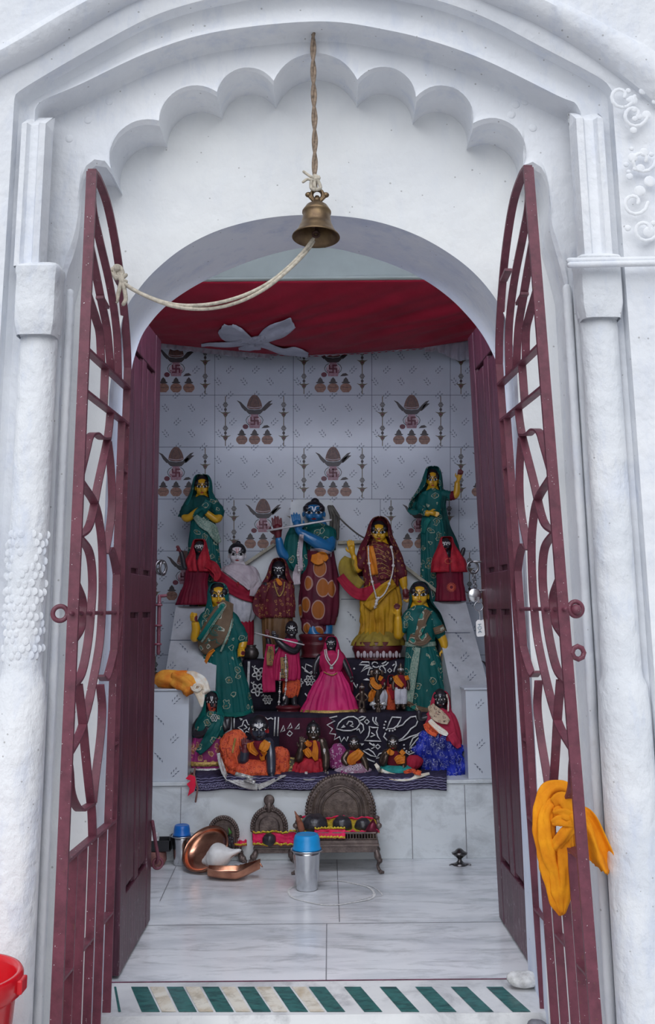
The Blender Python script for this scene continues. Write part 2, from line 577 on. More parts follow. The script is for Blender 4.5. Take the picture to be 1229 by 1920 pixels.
# pilaster strips above the capitals
for n, (xa, xb) in enumerate(((34, 74), (1094, 1140))):
    bm = new_bm()
    a, b = at(xa, 340, YF + .02), at(xb, 340, YF + .02)
    zt, zb_ = at(600, 215, YF).z, at(600, 485, YF).z
    w = b.x - a.x
    prof = [(a.x - .01, YB + .02), (a.x - .004, YF + .035), (a.x + w * .2, YF + .03), (a.x + w * .32, YF + .045), (a.x + w * .68, YF + .045), (a.x + w * .8, YF + .03), (b.x + .004, YF + .035), (b.x + .01, YB + .02)]
    loft(bm, [[Vector((x, y, z)) for x, y in prof] for z in (zb_, zt - .05, zt)])
    loft(bm, [[Vector((x, y, zt)) for x, y in prof], [Vector((x, YB + .03, zt + .05)) for x, y in prof]])
    struct(obj('trim_%d' % (n + 5), bm, M['wall'], autos=35))

# ------------------------------------------------------------------ floor, threshold
bm = new_bm()
box(bm, -1.35, 1.35, YR, 5.6, -.06, 0)
# marble slab joints and the chalk ring, laid flush on the slabs
def flat_strip(bm, pts, w, z, mi, up=Vector((0, 0, 1))):
    pts = [Vector(p) for p in pts]
    n = len(pts)
    A, B = [], []
    for i in range(n):
        t = pts[min(i + 1, n - 1)] - pts[max(i - 1, 0)]
        s = t.cross(up).normalized()
        ww = w[i] if isinstance(w, list) else w
        A.append(pts[i] + s * ww / 2); B.append(pts[i] - s * ww / 2)
    loft(bm, [A, B], mi=mi)
ZF = .0012
yj = at_z(614, 1733, 0).y
flat_strip(bm, [(-1.35, yj, ZF), (1.35, yj + .01, ZF)], .003, ZF, 1)
flat_strip(bm, [at_z(632, 1612, 0) + Vector((0, 0, ZF)), at_z(637, 1729, 0) + Vector((0, 0, ZF))], .003, ZF, 1)
flat_strip(bm, [at_z(613, 1733, 0) + Vector((0, 0, ZF)), at_z(612, 1838, 0) + Vector((0, 0, ZF))], .003, ZF, 1)
flat_strip(bm, [at_z(330, 1625, 0) + Vector((0, 0, ZF)), at_z(300, 1690, 0) + Vector((0, 0, ZF))], .003, ZF, 1)
cpx = [(622 + 80 * math.cos(t) + 3 * math.sin(3 * t), 1674 + 22 * math.sin(t) + 1.2 * math.sin(5 * t)) for t in (2 * math.pi * i / 64 for i in range(65))]
flat_strip(bm, [at_z(x, y, ZF * 1.6) for x, y in cpx], [.0085 + .004 * noise.noise(Vector((i * .4, 0, 0))) for i in range(65)], 0, 2)
cpx = [(636 + 66 * math.cos(t), 1673 + 17 * math.sin(t)) for t in (-1.0 + 2.1 * i / 24 for i in range(25))]
flat_strip(bm, [at_z(x, y, ZF * 1.8) for x, y in cpx], .004, 0, 2)
cpx = [(680, 1656), (700, 1663), (714, 1673), (716, 1679), (700, 1681)]
flat_strip(bm, [p for p in smooth_path([at_z(x, y, ZF * 1.8) for x, y in cpx], 5)], .0035, 0, 2)
struct(obj('floor', bm, [M['floor'], M['joint'], M['chalk']], smooth=False, recalc=True))

bm = new_bm()
y0, y1 = 2.835, YR
box(bm, -.72, .72, y0, y1 - .004, -.05, .001)
box(bm, -.95, .95, y0 - .03, y1 - .01, -.30, -.051)
# inlaid slanting bars of green and cream marble
tops = [(128, 208), (310, 400), (497, 588), (680, 772), (877, 962), (1064, 1145)]
def inlay(xa, xb, xc, xd, mi):
    q = [at_z(xa, 1850, .0022), at_z(xb, 1850, .0022), at_z(xd, 1897, .0022), at_z(xc, 1897, .0022)]
    f = bm.faces.new([bm.verts.new(p) for p in q]); f.material_index = mi
gx = [246 + 66.6 * i for i in range(11)]
for i, x in enumerate(gx):
    sh = 20 + 3.0 * i
    inlay(x, x + 31, x + sh, x + sh + 34, 1)
    if i < 5:
        inlay(x + 35, x + 62, x + sh + 38, x + sh + 65, 2)
inlay(214, 218, 222, 227, 1)
q = [Vector((-.7, YR - .010, .0016)), Vector((.7, YR - .010, .0016)), Vector((.7, YR - .001, .0016)), Vector((-.7, YR - .001, .0016))]
f = bm.faces.new([bm.verts.new(p) for p in q]); f.material_index = 3
struct(obj('floor_threshold', bm, [M['threshold'], M['green_marble'], M['cream_marble'], mat('worn_maroon_line', (.20, .06, .11), .6, var=.3, vscale=30)], smooth=False))
bm = new_bm()
box(bm, -3, 3, -2.5, 2.9, -.20, -.12)
struct(obj('floor_porch', bm, M['porch'], smooth=False))

# ------------------------------------------------------------------ inner room
YW = 5.35
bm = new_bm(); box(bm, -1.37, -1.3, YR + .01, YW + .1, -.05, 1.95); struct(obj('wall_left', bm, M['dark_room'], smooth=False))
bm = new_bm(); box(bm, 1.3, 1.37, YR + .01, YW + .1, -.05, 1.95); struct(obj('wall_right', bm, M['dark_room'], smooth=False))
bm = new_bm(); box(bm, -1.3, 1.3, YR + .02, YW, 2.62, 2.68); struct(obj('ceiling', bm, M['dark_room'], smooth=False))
for o_ in (bpy.data.objects['wall_left'], bpy.data.objects['wall_right']):
    for v in o_.data.vertices:
        if v.co.z > 1: v.co.z = 2.68

# tiled back wall: the prints are faces laid on the tiles
TW, TH = 147.3, 97.4
tx0, ty0 = 403.0, 741.0
OFF = Vector((0, -.0008, 0))
bm = new_bm()
a, b = at(614, 1500, YW), at(614, 200, YW)
box(bm, -1.35, 1.35, YW, YW + .1, -.05, 2.68)
def wp(x, y, k=1):
    return at(x, y, YW) + OFF * k
def wpoly(pts, mi, k=1):
    f = bm.faces.new([bm.verts.new(wp(x, y, k)) for x, y in pts]); f.material_index = mi
def wstroke(pts, w, mi, k=1):
    n = len(pts)
    L, R_ = [], []
    for i in range(n):
        ax, ay = pts[max(i - 1, 0)]; bx, by = pts[min(i + 1, n - 1)]
        d = math.hypot(bx - ax, by - ay) or 1
        nx, ny = -(by - ay) / d, (bx - ax) / d
        ww = (w[i] if isinstance(w, list) else w) / 2
        L.append(wp(pts[i][0] + nx * ww, pts[i][1] + ny * ww, k)); R_.append(wp(pts[i][0] - nx * ww, pts[i][1] - ny * ww, k))
    loft(bm, [L, R_], mi=mi)
def ell(cx, cy, rx, ry, n=14):
    return [(cx + rx * math.cos(2 * math.pi * i / n), cy + ry * math.sin(2 * math.pi * i / n)) for i in range(n)]
def sprig(x, y, flip):
    for k in range(3):
        for s in (-1, 1):
            st = -.8 if flip > 0 else .95 + math.pi * 0
            ux, uy = math.cos(st), math.sin(st)
            cx, cy = x + (k - 1) * 5.2 * ux - s * 2.7 * uy, y + (k - 1) * 5.2 * uy + s * 2.7 * ux
            ang = st + s * (.62 if flip > 0 else -.62) * (1 if flip > 0 else 1)
            dx, dy = 2.5 * math.cos(ang), 2.5 * math.sin(ang)
            wstroke([(cx - dx, cy - dy), (cx, cy), (cx + dx, cy + dy)], [.2, 1.5, .2], 1)
def hanging(x, y):
    """beaded string with brass drops, from tile edge to tile edge"""
    wstroke([(x, y + 2), (x, y + TH - 2)], 1.6, 8)
    for j, yy in enumerate((18, 62)):
        for k in range(6):
            t = k * math.pi / 3
            wpoly(ell(x + 3.2 * math.cos(t), y + yy + 3.2 * math.sin(t), 2, 2, 7), 9, 1.2)
        wpoly(ell(x, y + yy + 9, 2.6, 3), 2, 1.3)
        yy2 = y + yy + 15
        wstroke([(x - 10, yy2 - 1.5), (x - 5, yy2 + .6), (x, yy2 - .5), (x + 5, yy2 + .6), (x + 10, yy2 - 1.5)], [.4, 2.2, 2.6, 2.2, .4], 8, 1.4)
        wpoly([(x - 5, yy2 + 1), (x + 5, yy2 + 1), (x + 3.4, yy2 + 5), (x + 1, yy2 + 8.5), (x - 1, yy2 + 8.5), (x - 3.4, yy2 + 5)], 8, 1.3)
        wpoly(ell(x, yy2 + 3, 1.8, 1.8, 8), 6, 1.6)
def motif(x, y):
    """coconut on leaves over a pot marked with a swastika, and three small clay pots"""
    cx = x + TW / 2
    # cup of leaves, two slim leaves standing out on each side
    wpoly([(cx - 19, y + 22), (cx - 14, y + 24), (cx, y + 26), (cx + 14, y + 24), (cx + 19, y + 22), (cx + 15, y + 29), (cx + 10, y + 34), (cx - 10, y + 34), (cx - 15, y + 29)], 2)
    for e, sp in ((-1, ((15, 26), (22, 19), (27, 12), (33, 8))), (1, ((15, 26), (22, 18), (28, 11), (33, 8))), (1, ((17, 25), (24, 19), (30, 15), (34, 14)))):
        wstroke([(cx + e * a, y + b) for a, b in sp], [6.5, 6, 3.6, .5], 2, 1.1)
    co_ = [(cx + 14.5 * math.cos(t) * (1 - .18 * max(0, math.sin(t))), y + 20 - (23 if math.sin(t) > 0 else 5) * math.sin(t)) for t in (2 * math.pi * i / 24 for i in range(24))]
    wpoly(co_, 3, 1.3)
    wstroke([(cx - 4, y + 3), (cx - 8, y + 14), (cx - 7, y + 23)], .8, 2, 1.5)
    wstroke([(cx + 4, y + 3), (cx + 8, y + 14), (cx + 7, y + 23)], .8, 2, 1.5)
    wstroke([(cx - 13.5, y + 20), (cx, y + 22), (cx + 13.5, y + 20)], .9, 5, 1.6)
    belly = [(7.5, 34), (6.5, 37.5), (10.5, 41), (12.8, 45), (12.5, 49), (10.5, 54), (9, 60)]
    wpoly([(cx + a, y + b) for a, b in belly] + [(cx - a, y + b) for a, b in reversed(belly)], 4, 1.3)
    wpoly([(cx - 11.5, y + 42.5), (cx - 7, y + 37), (cx - 4, y + 39), (cx - 7, y + 48), (cx - 11.5, y + 48)], 5, 1.45)
    wpoly([(cx + 11.5, y + 42.5), (cx + 7, y + 37), (cx + 5, y + 39), (cx + 8, y + 48), (cx + 11.5, y + 48)], 5, 1.45)
    for e in (-1, 1):
        wstroke([(cx + e * 8, y + 36), (cx + e * 13, y + 39), (cx + e * 16, y + 44.5), (cx + e * 14.5, y + 50), (cx + e * 10.5, y + 54)], 1.2, 2, 1.5)
    q, sx, sy = 6.5, cx, y + 46
    for p in ([(0, -q), (0, q)], [(-q, 0), (q, 0)], [(0, -q), (q, -q)], [(q, 0), (q, q)], [(0, q), (-q, q)], [(-q, 0), (-q, -q)]):
        e = 1.4
        (ax, ay), (bx, by) = p
        d = math.hypot(bx - ax, by - ay); ux, uy = (bx - ax) / d, (by - ay) / d
        wstroke([(sx + ax - ux * e * .9, sy + ay - uy * e * .9), (sx + bx + ux * e * .9, sy + by + uy * e * .9)], 2 * e, 6, 1.9)
    wpoly(ell(cx - 17, y + 57, 5.4, 4.6), 10, 1.3)
    wpoly([(cx + 13, y + 60), (cx + 18, y + 55), (cx + 24, y + 54), (cx + 29, y + 58), (cx + 22, y + 59.5)], 2, 1.3)
    for k in (-1, 0, 1):
        px_ = cx + 24 * k
        wpoly(ell(px_, y + 81.5, 10.8, 8.5, 18), 7, 1.3)
        wpoly([(px_ - 5.5, y + 90), (px_ - 9, y + 86), (px_ + 9, y + 86), (px_ + 5.5, y + 90)], 7, 1.4)
        wstroke([(px_ - 10, y + 80), (px_, y + 81), (px_ + 10, y + 80)], .7, 2, 1.6)
        wpoly([(px_ - 8.5, y + 71.5), (px_ - 5, y + 70), (px_ - 4, y + 66), (px_, y + 61.5), (px_ + 4, y + 66), (px_ + 5, y + 70), (px_ + 8.5, y + 71.5), (px_ + 6, y + 73.5), (px_ - 6, y + 73.5)], 2, 1.4)
for r_ in range(-3, 7):
    y = ty0 + r_ * TH
    wstroke([(-200, y), (1400, y)], .9, 1, .8)
    for c_ in range(-3, 6):
        x = tx0 + c_ * TW
        sh = 16 if r_ >= 2 else 0
        wstroke([(x + sh, y), (x + sh, y + TH)], .9, 1, .8)
        x += sh
        if (r_ + c_) % 2 == 0:
            hanging(x + 20, y); hanging(x + TW - 18, y)
            motif(x + 1, y + 2)
            for sx, sy, fl in ((8, 24, -1), (8, 72, -1), (34, 50, 1), (112, 50, 1), (75, 97, 1), (28, 97, 1), (126, 97, 1)):
                sprig(x + sx, y + sy, fl)
        else:
            for k in range(3):
                sprig(x + 6 + 49 * k, y + 24, -1); sprig(x + 28 + 49 * k, y + 50, 1)
                sprig(x + 6 + 49 * k, y + 72, -1); sprig(x + 28 + 49 * k, y + 97, 1)
struct(obj('wall_back', bm, [M['tile'], M['leafprint'], M['print_dark'], M['print_coco'], M['print_pink'], M['print_white'], M['print_red'], M['print_clay'], M['print_gold'], M['print_grey'], M['print_red']], smooth=False, recalc=True))

# painted lintel beam and the boards above it
YL = 3.95
bm = new_bm()
zb_, zt_ = at(600, 523, YL).z, at(600, 464, YL).z
box(bm, -1.3, 1.3, YL, YL + .14, zb_, zt_)
box(bm, -1.3, 1.3, YL - .008, YL, zb_, zb_ + .012)
struct(obj('beam_lintel', bm, M['lintel'], smooth=False, bevel=.004))
bm = new_bm(); box(bm, -1.3, 1.3, YL + .05, YL + .1, zt_ + .002, 2.62); struct(obj('wall_transom', bm, M['darkred'], smooth=False))

# ------------------------------------------------------------------ altar masonry
Y1 = 4.457
zl = at(614, 1464, Y1).z
bm = new_bm()
box(bm, -1.3, 1.3, Y1, YW, 0, zl - .016)
box(bm, -1.3, 1.3, Y1 - .008, YW, zl - .014, zl)
for x in (338, 772, 873):
    flat = at(x, 1540, Y1)
    vs = [bm.verts.new((flat.x + dx, Y1 - .0012, z)) for dx, z in ((0, .0), (.003, .0), (.003, zl - .02), (0, zl - .02))]
    f = bm.faces.new(vs); f.material_index = 1
struct(obj('trim_7', bm, [M['riser'], M['joint']], smooth=False, bevel=.002))

def leaf_marks(bm, pts_fn, spots, mi=1):
    for x, y, fl in spots:
        for k in range(3):
            for s in (-1, 1):
                cx, cy = x + (k - 1) * 4.4 * fl + s * 2.0, y - (k - 1) * 4.4 + s * 2.8
                ang = (-.9 if fl > 0 else .9) + s * .45
                dx, dy = 3.2 * math.cos(ang), 3.2 * math.sin(ang)
                nx, ny = -math.sin(ang) * .8, math.cos(ang) * .8
                f = bm.faces.new([bm.verts.new(pts_fn(cx - dx, cy - dy)), bm.verts.new(pts_fn(cx + nx, cy + ny)), bm.verts.new(pts_fn(cx + dx, cy + dy)), bm.verts.new(pts_fn(cx - nx, cy - ny))])
                f.material_index = mi

# two low tiled piers standing on the ledge, and sloping tiled cheeks behind them
for n, (x0, x1, y0) in enumerate(((290, 355, 1292), (873, 955, 1290))):
    bm = new_bm()
    Yp = Y1 + .015
    a, b = at(x0, y0, Yp), at(x1, y0, Yp)
    xa, xb = (a.x - .2, b.x) if n == 0 else (a.x, b.x + .2)
    box(bm, xa, xb, Yp, YW - .02, zl, a.z - .009)
    box(bm, xa - .006, xb + .006, Yp - .006, YW - .03, a.z - .008, a.z)
    sp = [(330, 1312, 1), (327, 1385, 1), (328, 1448, 1), (298, 1420, -1), (300, 1350, -1)] if n == 0 else [(900, 1320, 1), (902, 1395, 1), (898, 1440, -1)]
    leaf_marks(bm, lambda x, y: at(x, y, Yp) + Vector((0, -.001, 0)), sp)
    struct(obj('trim_%d' % (n + 8), bm, [M['tile'], M['leafprint']], smooth=False, bevel=.002))
for n, (top, bot) in enumerate((((330, 412, 1137), (306, 404, 1290)), ((812, 874, 1128), (846, 918, 1292)))):
    bm = new_bm()
    A = [at(top[0], top[2], 5.02), at(top[1], top[2], 5.02), at(bot[1], bot[2], 4.62), at(bot[0], bot[2], 4.62)]
    lowz = zl
    v = [bm.verts.new(p) for p in A]
    w = [bm.verts.new((p.x, p.y, lowz)) for p in A]
    t = [bm.verts.new((p.x, YW - .02, p.z)) for p in A[:2]]
    u = [bm.verts.new((p.x, YW - .02, lowz)) for p in A[:2]]
    for q in ((v[0], v[1], v[2], v[3]), (v[3], v[2], w[2], w[3]), (v[0], v[3], w[3], w[0]), (v[1], w[1], w[2], v[2]), (t[0], t[1], v[1], v[0]), (t[0], v[0], w[0], u[0]), (t[1], u[1], w[1], v[1])):
        bm.faces.new(q)
    nn = (A[1] - A[0]).cross(A[3] - A[0]).normalized()
    if nn.y > 0: nn.negate()
    pf = lambda x, y: at_plane(x, y, A[0], nn) + nn * .0012
    leaf_marks(bm, pf, [(335, 1170, 1), (345, 1215, -1), (322, 1250, 1), (350, 1262, 1)] if n == 0 else [(850, 1160, -1), (862, 1195, -1), (872, 1232, 1), (885, 1268, 1), (852, 1250, -1)])
    yj_ = 1200 if n == 0 else 1186
    f = bm.faces.new([bm.verts.new(pf(x, y)) for x, y in ((top[0] - 12, yj_), (top[1] + 8, yj_), (top[1] + 8, yj_ + 1.2), (top[0] - 12, yj_ + 1.2))]); f.material_index = 1
    struct(obj('trim_%d' % (n + 10), bm, [M['grey_tile'], M['leafprint']], smooth=False))

# steps of the altar and the tiled throne back behind the figurines
Y2, Y3, Y4 = 4.72, 4.93, 5.10
z2, z3 = at(614, 1342, Y2).z, at(614, 1240, Y3).z
bm = new_bm()
box(bm, -.52, .62, Y2 + .006, YW - .01, zl, z2 - .004)
box(bm, -.50, .52, Y3 + .006, YW - .01, z2 - .004, z3 - .004)
struct(obj('trim_12', bm, M['grey_tile'], smooth=False))
M['wall_tile_back'] = mat('white_tile_cracked', (.70, .73, .75), .25, var=.12, vscale=4, c2=(.50, .54, .55))
bm = new_bm()
out_px = [(425, 1245), (425, 1082), (516, 1021), (545, 1016), (545, 942), (560, 936), (622, 938), (634, 962), (634, 1016), (696, 1014), (820, 1112), (820, 1245)]
front = [at(x, y, Y4) for x, y in out_px]
back = [p + Vector((0, .2, 0)) for p in front]
fv, bv = [bm.verts.new(p) for p in front], [bm.verts.new(p) for p in back]
bm.faces.new(fv); bm.faces.new(bv)
for i in range(len(fv)):
    j = (i + 1) % len(fv)
    bm.faces.new((fv[i], fv[j], bv[j], bv[i]))
leaf_marks(bm, lambda x, y: at(x, y, Y4) + Vector((0, -.001, 0)), [(660, 1155, -1), (500, 1120, 1), (650, 1060, 1), (658, 1205, -1), (472, 1190, 1)])
for q in (((640, 1123), (820, 1123)), ((425, 1123), (545, 1123))):
    f = bm.faces.new([bm.verts.new(at(x, y, Y4) + Vector((0, -.001, 0))) for x, y in (q[0], q[1], (q[1][0], q[1][1] + 1.2), (q[0][0], q[0][1] + 1.2))]); f.material_index = 1
struct(obj('trim_13', bm, [M['wall_tile_back'], M['leafprint']], smooth=False))
M['edging'] = mat('worn_wood_edging', (.38, .36, .28), .6, var=.25, vscale=20, c2=(.20, .17, .12))
bm = new_bm()
for seg in (((425, 1082), (516, 1021)), ((634, 1018), (696, 1016)), ((696, 1014), (820, 1110))):
    p, q = at(*seg[0], Y4 - .012), at(*seg[1], Y4 - .012)
    d = (q - p).normalized(); u = Vector((0, 1, 0)).cross(d).normalized() * .008
    vs = []
    for c in (p, q):
        vs.append([c + u, c + u + Vector((0, -.03, 0)), c - u + Vector((0, -.03, 0)), c - u])
    loft(bm, vs, closed=True, cap=True)
struct(obj('trim_14', bm, M['edging'], smooth=False, bevel=.002))

# ------------------------------------------------------------------ iron gates
def gate(name, label, hinge_px, free_px, Yh, Yf, mirror_of=None):
    """flat-bar gate leaf; built in its own plane (u along the leaf from hinge to free edge, z up)"""
    h, f = at(*hinge_px, Yh), at(*free_px, Yf)
    e = Vector((f.x - h.x, f.y - h.y, 0))
    W = e.length
    e.normalize()
    nrm = Vector((-e.y, e.x, 0))
    root = thing(name, label, 'gate', (h.x, h.y, 0))
    return root, h, e, nrm, W

LG = dict(hinge=(233, 900), free=(148, 900), Yh=2.865, Yf=2.405)
hL, fL = at(*LG['hinge'], LG['Yh']), at(*LG['free'], LG['Yf'])
eL = Vector((fL.x - hL.x, fL.y - hL.y, 0)); WL = eL.length; eL.normalize()
nL = Vector((eL.y, -eL.x, 0))

def uz(px, py):
    xs = 156 - 43 * (py - 322) / 1578
    xh = 236 - 22 * (py - 690) / 1190
    w = max(0, min(1, (xh - px) / (xh - xs)))
    dh, df = LG['Yh'], LG['Yf']
    s = w * dh / ((1 - w) * df + w * dh)
    return (WL * s, at(px, py, dh + (df - dh) * s).z)

def upx(pts):
    return [uz(*p) for p in pts]

BW, BT = .0205, .006         # flat bar: depth across the leaf, thickness in the leaf
def smooth2(pts, k=7):
    return [(p.x, p.y) for p in smooth_path([Vector((a, b, 0)) for a, b in pts], k)]

GATE = {}                   # name -> list of (u, z) paths with bar width and thickness
zb = uz(184, 1919)[1]
zbot = -.045
ztop = uz(155, 322)[1]
uf = WL
def at_u(u, px_y_pts): pass
STILE = [(uf, zbot), (uf, ztop)]
zspring = uz(236, 690)[1]
arcA = [(0.0, zspring)] + upx([(231, 622), (218, 521), (208, 470), (193, 395), (168, 330)])
arcA = [(0, zbot), (0, zspring * .5)] + arcA
R1, R2, R3 = uz(158, 652)[1], uz(157, 730)[1], uz(128, 1617)[1]
r1 = (R1 + uz(238, 737)[1]) / 2; r2 = (R2 + uz(238, 804)[1]) / 2; r3 = (R3 + uz(224, 1533)[1]) / 2
def ends(p, u0=None, z0=None, u1=None, z1=None):
    p = list(p)
    if u0 is not None: p[0] = (u0, p[0][1])
    if z0 is not None: p[0] = (p[0][0], z0)
    if u1 is not None: p[-1] = (u1, p[-1][1])
    if z1 is not None: p[-1] = (p[-1][0], z1)
    return p
BARS = []
def bar(kind, pts, w=BW, t=BT, sm=True, fin=True):
    BARS.append((kind, smooth2(pts) if sm and len(pts) > 2 else list(pts), w, t))
bar('stile', STILE, .0255, .010)
bar('stile', [(0, zbot), (0, zspring)], .0215, .010)
bar('arched_bar', ends(upx([(236, 692), (231, 622), (218, 521), (203, 440), (187, 378), (168, 335), (158, 322)]), u0=0, z0=zspring, u1=uf), .0215, .008)
bar('arched_bar', ends(upx([(217, 715), (212, 622), (197, 536), (174, 450), (160, 395), (154, 345)]), u1=uf, z0=r1))
bar('arched_bar', ends(upx([(202, 690), (193, 622), (180, 565), (167, 510), (157, 458)]), u1=uf, z0=r1))
bar('arched_bar', ends(upx([(182, 665), (178, 628), (170, 600), (158, 555)]), u1=uf, z0=r1))
bar('rail', [(0, r1), (uf, r1)], .0215, .007)
bar('rail', [(0, r2), (uf, r2)], .0215, .007)
bar('rail', [(0, r3), (uf, r3)], .0215, .007)
bar('rail', [(0, zbot + .012), (uf, zbot + .012)], .0215, .007)
um = uz(189, 720)[0]
bar('upright', [(um, r2), (um, r1)])
u2 = .052
bar('upright', [(u2, r3), (u2, r2)])
bar('scroll', ends(upx([(202, 782), (197, 822), (179, 908), (163, 985), (147, 1012)]), u1=uf, z0=r2))
bar('scroll', ends(upx([(150, 903), (172, 943), (184, 985), (190, 1034), (192, 1102), (191, 1150), (187, 1210), (173, 1291), (163, 1335), (150, 1376), (136, 1413)]), u0=uf, u1=uf))
bar('scroll', ends(upx([(197, 822), (185, 822), (172, 813), (161, 819), (154, 845), (151, 905)]), u1=uf))
bar('scroll', upx([(198, 828), (205, 880), (208, 937), (205, 985), (196, 1038)]))
bar('scroll', upx([(197, 1037), (207, 1029), (217, 1061), (224, 1110), (226, 1148), (221, 1197), (211, 1245), (201, 1274), (191, 1267)]))
bar('scroll', ends(upx([(146, 1004), (163, 1034), (171, 1088), (169, 1148), (163, 1210), (151, 1265), (139, 1290)]), u0=uf, u1=uf))
bar('scroll', ends(upx([(143, 1090), (151, 1125), (151, 1153), (148, 1180), (140, 1204)]), u0=uf, u1=uf))
bar('scroll', ends(upx([(146, 1283), (155, 1346), (163, 1414), (171, 1476), (177, 1520), (180, 1562)]), z1=r3))
bar('scroll', upx([(190, 1284), (195, 1330), (192, 1386), (184, 1454), (179, 1505)]))
bar('scroll', ends(upx([(134, 1415), (131, 1450), (134, 1482), (142, 1505), (154, 1519), (167, 1512), (178, 1506)]), u0=uf))
for x in (141, 160, 180, 199):
    u_ = uz(x, 1640)[0]
    bar('upright', [(u_, zbot + .012), (u_, r3)])
us = [uz(x, 1640)[0] for x in (141, 160, 180, 199)]
z_ = uz(133, 1820)[1]; bar('cross_piece', [(us[0], z_), (uf, z_)])
z_ = uz(178, 1758)[1]; bar('cross_piece', [(us[2], z_), (us[1], z_)])
z_ = uz(215, 1712)[1]; bar('cross_piece', [(0, z_), (us[3], z_)])
z_ = uz(220, 1393)[1]; bar('cross_piece', [(0, z_), (u2, z_)])
z_ = uz(233, 885)[1]; bar('cross_piece', [(0, z_), (u2, z_)])
def mid_block(p): return uz(*p)
zh = uz(140, 1150)[1]

def flat_bar(bm, pts, w, t, P):
    """a flat bar bent along pts in the leaf plane, w across the leaf and t thick"""
    n = len(pts)
    rows = []
    for i in range(n):
        a, b = pts[max(i - 1, 0)], pts[min(i + 1, n - 1)]
        dx, dz = b[0] - a[0], b[1] - a[1]
        L = math.hypot(dx, dz) or 1
        nx, nz = -dz / L * t / 2, dx / L * t / 2
        u, z = pts[i]
        rows.append([P(u + nx, z + nz, w / 2), P(u + nx, z + nz, -w / 2), P(u - nx, z - nz, -w / 2), P(u - nx, z - nz, w / 2)])
    loft(bm, rows, closed=True, cap=True)

def build_gate(label, h, e, lean, side):
    root = thing('iron_gate', label, 'gate', (h.x, h.y, 0))
    nrm = Vector((e.y, -e.x, 0)) * side
    def P(u, z, d):
        u = max(-.0, u)
        return e * u + nrm * d + Vector((lean * (z - EYE), 0, z))
    for kind, pts, w, t in BARS:
        bm = new_bm()
        flat_bar(bm, pts, w, t, P)
        obj(kind, bm, M['iron'], root, smooth=True, autos=35)
    for (a, b, z) in ((us[0], 0, 0),):
        pass
    for px in ((182, 570), (212, 525)):
        u, z = uz(*px)
        bm = new_bm(); flat_bar(bm, [(u - .035, z), (u + .03, z + .01)], .0205, .008, P)
        obj('spacer', bm, M['iron'], root, smooth=False)
    # slide bolt through the scrolls
    bm = new_bm()
    tube(bm, [P(0, zh, 0), P(uf + .02, zh, 0)], .005, 10)
    rod = obj('bolt_rod', bm, M['iron'], root)
    return root, P, nrm

rootL, PL, nrmL = build_gate('maroon iron gate leaf with the cream bell cord tied to it', hL, eL, .0, 1)
bm = new_bm()
c = PL(uf, zh, .031)
ring(bm, c, .0165, .0055, Matrix.Rotation(.3, 3, 'Z'))
obj('pull_ring', bm, M['iron'], rootL)
hR, fR = at(957, 900, 2.865), at(1043, 900, 2.405)
eR = Vector((fR.x - hR.x, fR.y - hR.y, 0)).normalized()
rootR, PR, nrmR = build_gate('maroon iron gate leaf with the orange cloth knotted on it', hR, eR, -.024, -1)
bm = new_bm()
c = PR(uf, zh, .030)
ring(bm, c, .0165, .0055, Matrix.Rotation(.2, 3, 'Z'))
ball(bm, c + Vector((0, -.004, -.002)), .0125, 14, 10)
obj('lock_eye', bm, M['iron'], rootR)
bm = new_bm()
zc = at(1088, 1224, 2.405).z
c = PR(uf, zc, .027)
ring(bm, c, .0145, .006, Matrix.Rotation(.2, 3, 'Z'), n=8)
obj('hasp_eye', bm, M['iron'], rootR, smooth=False)

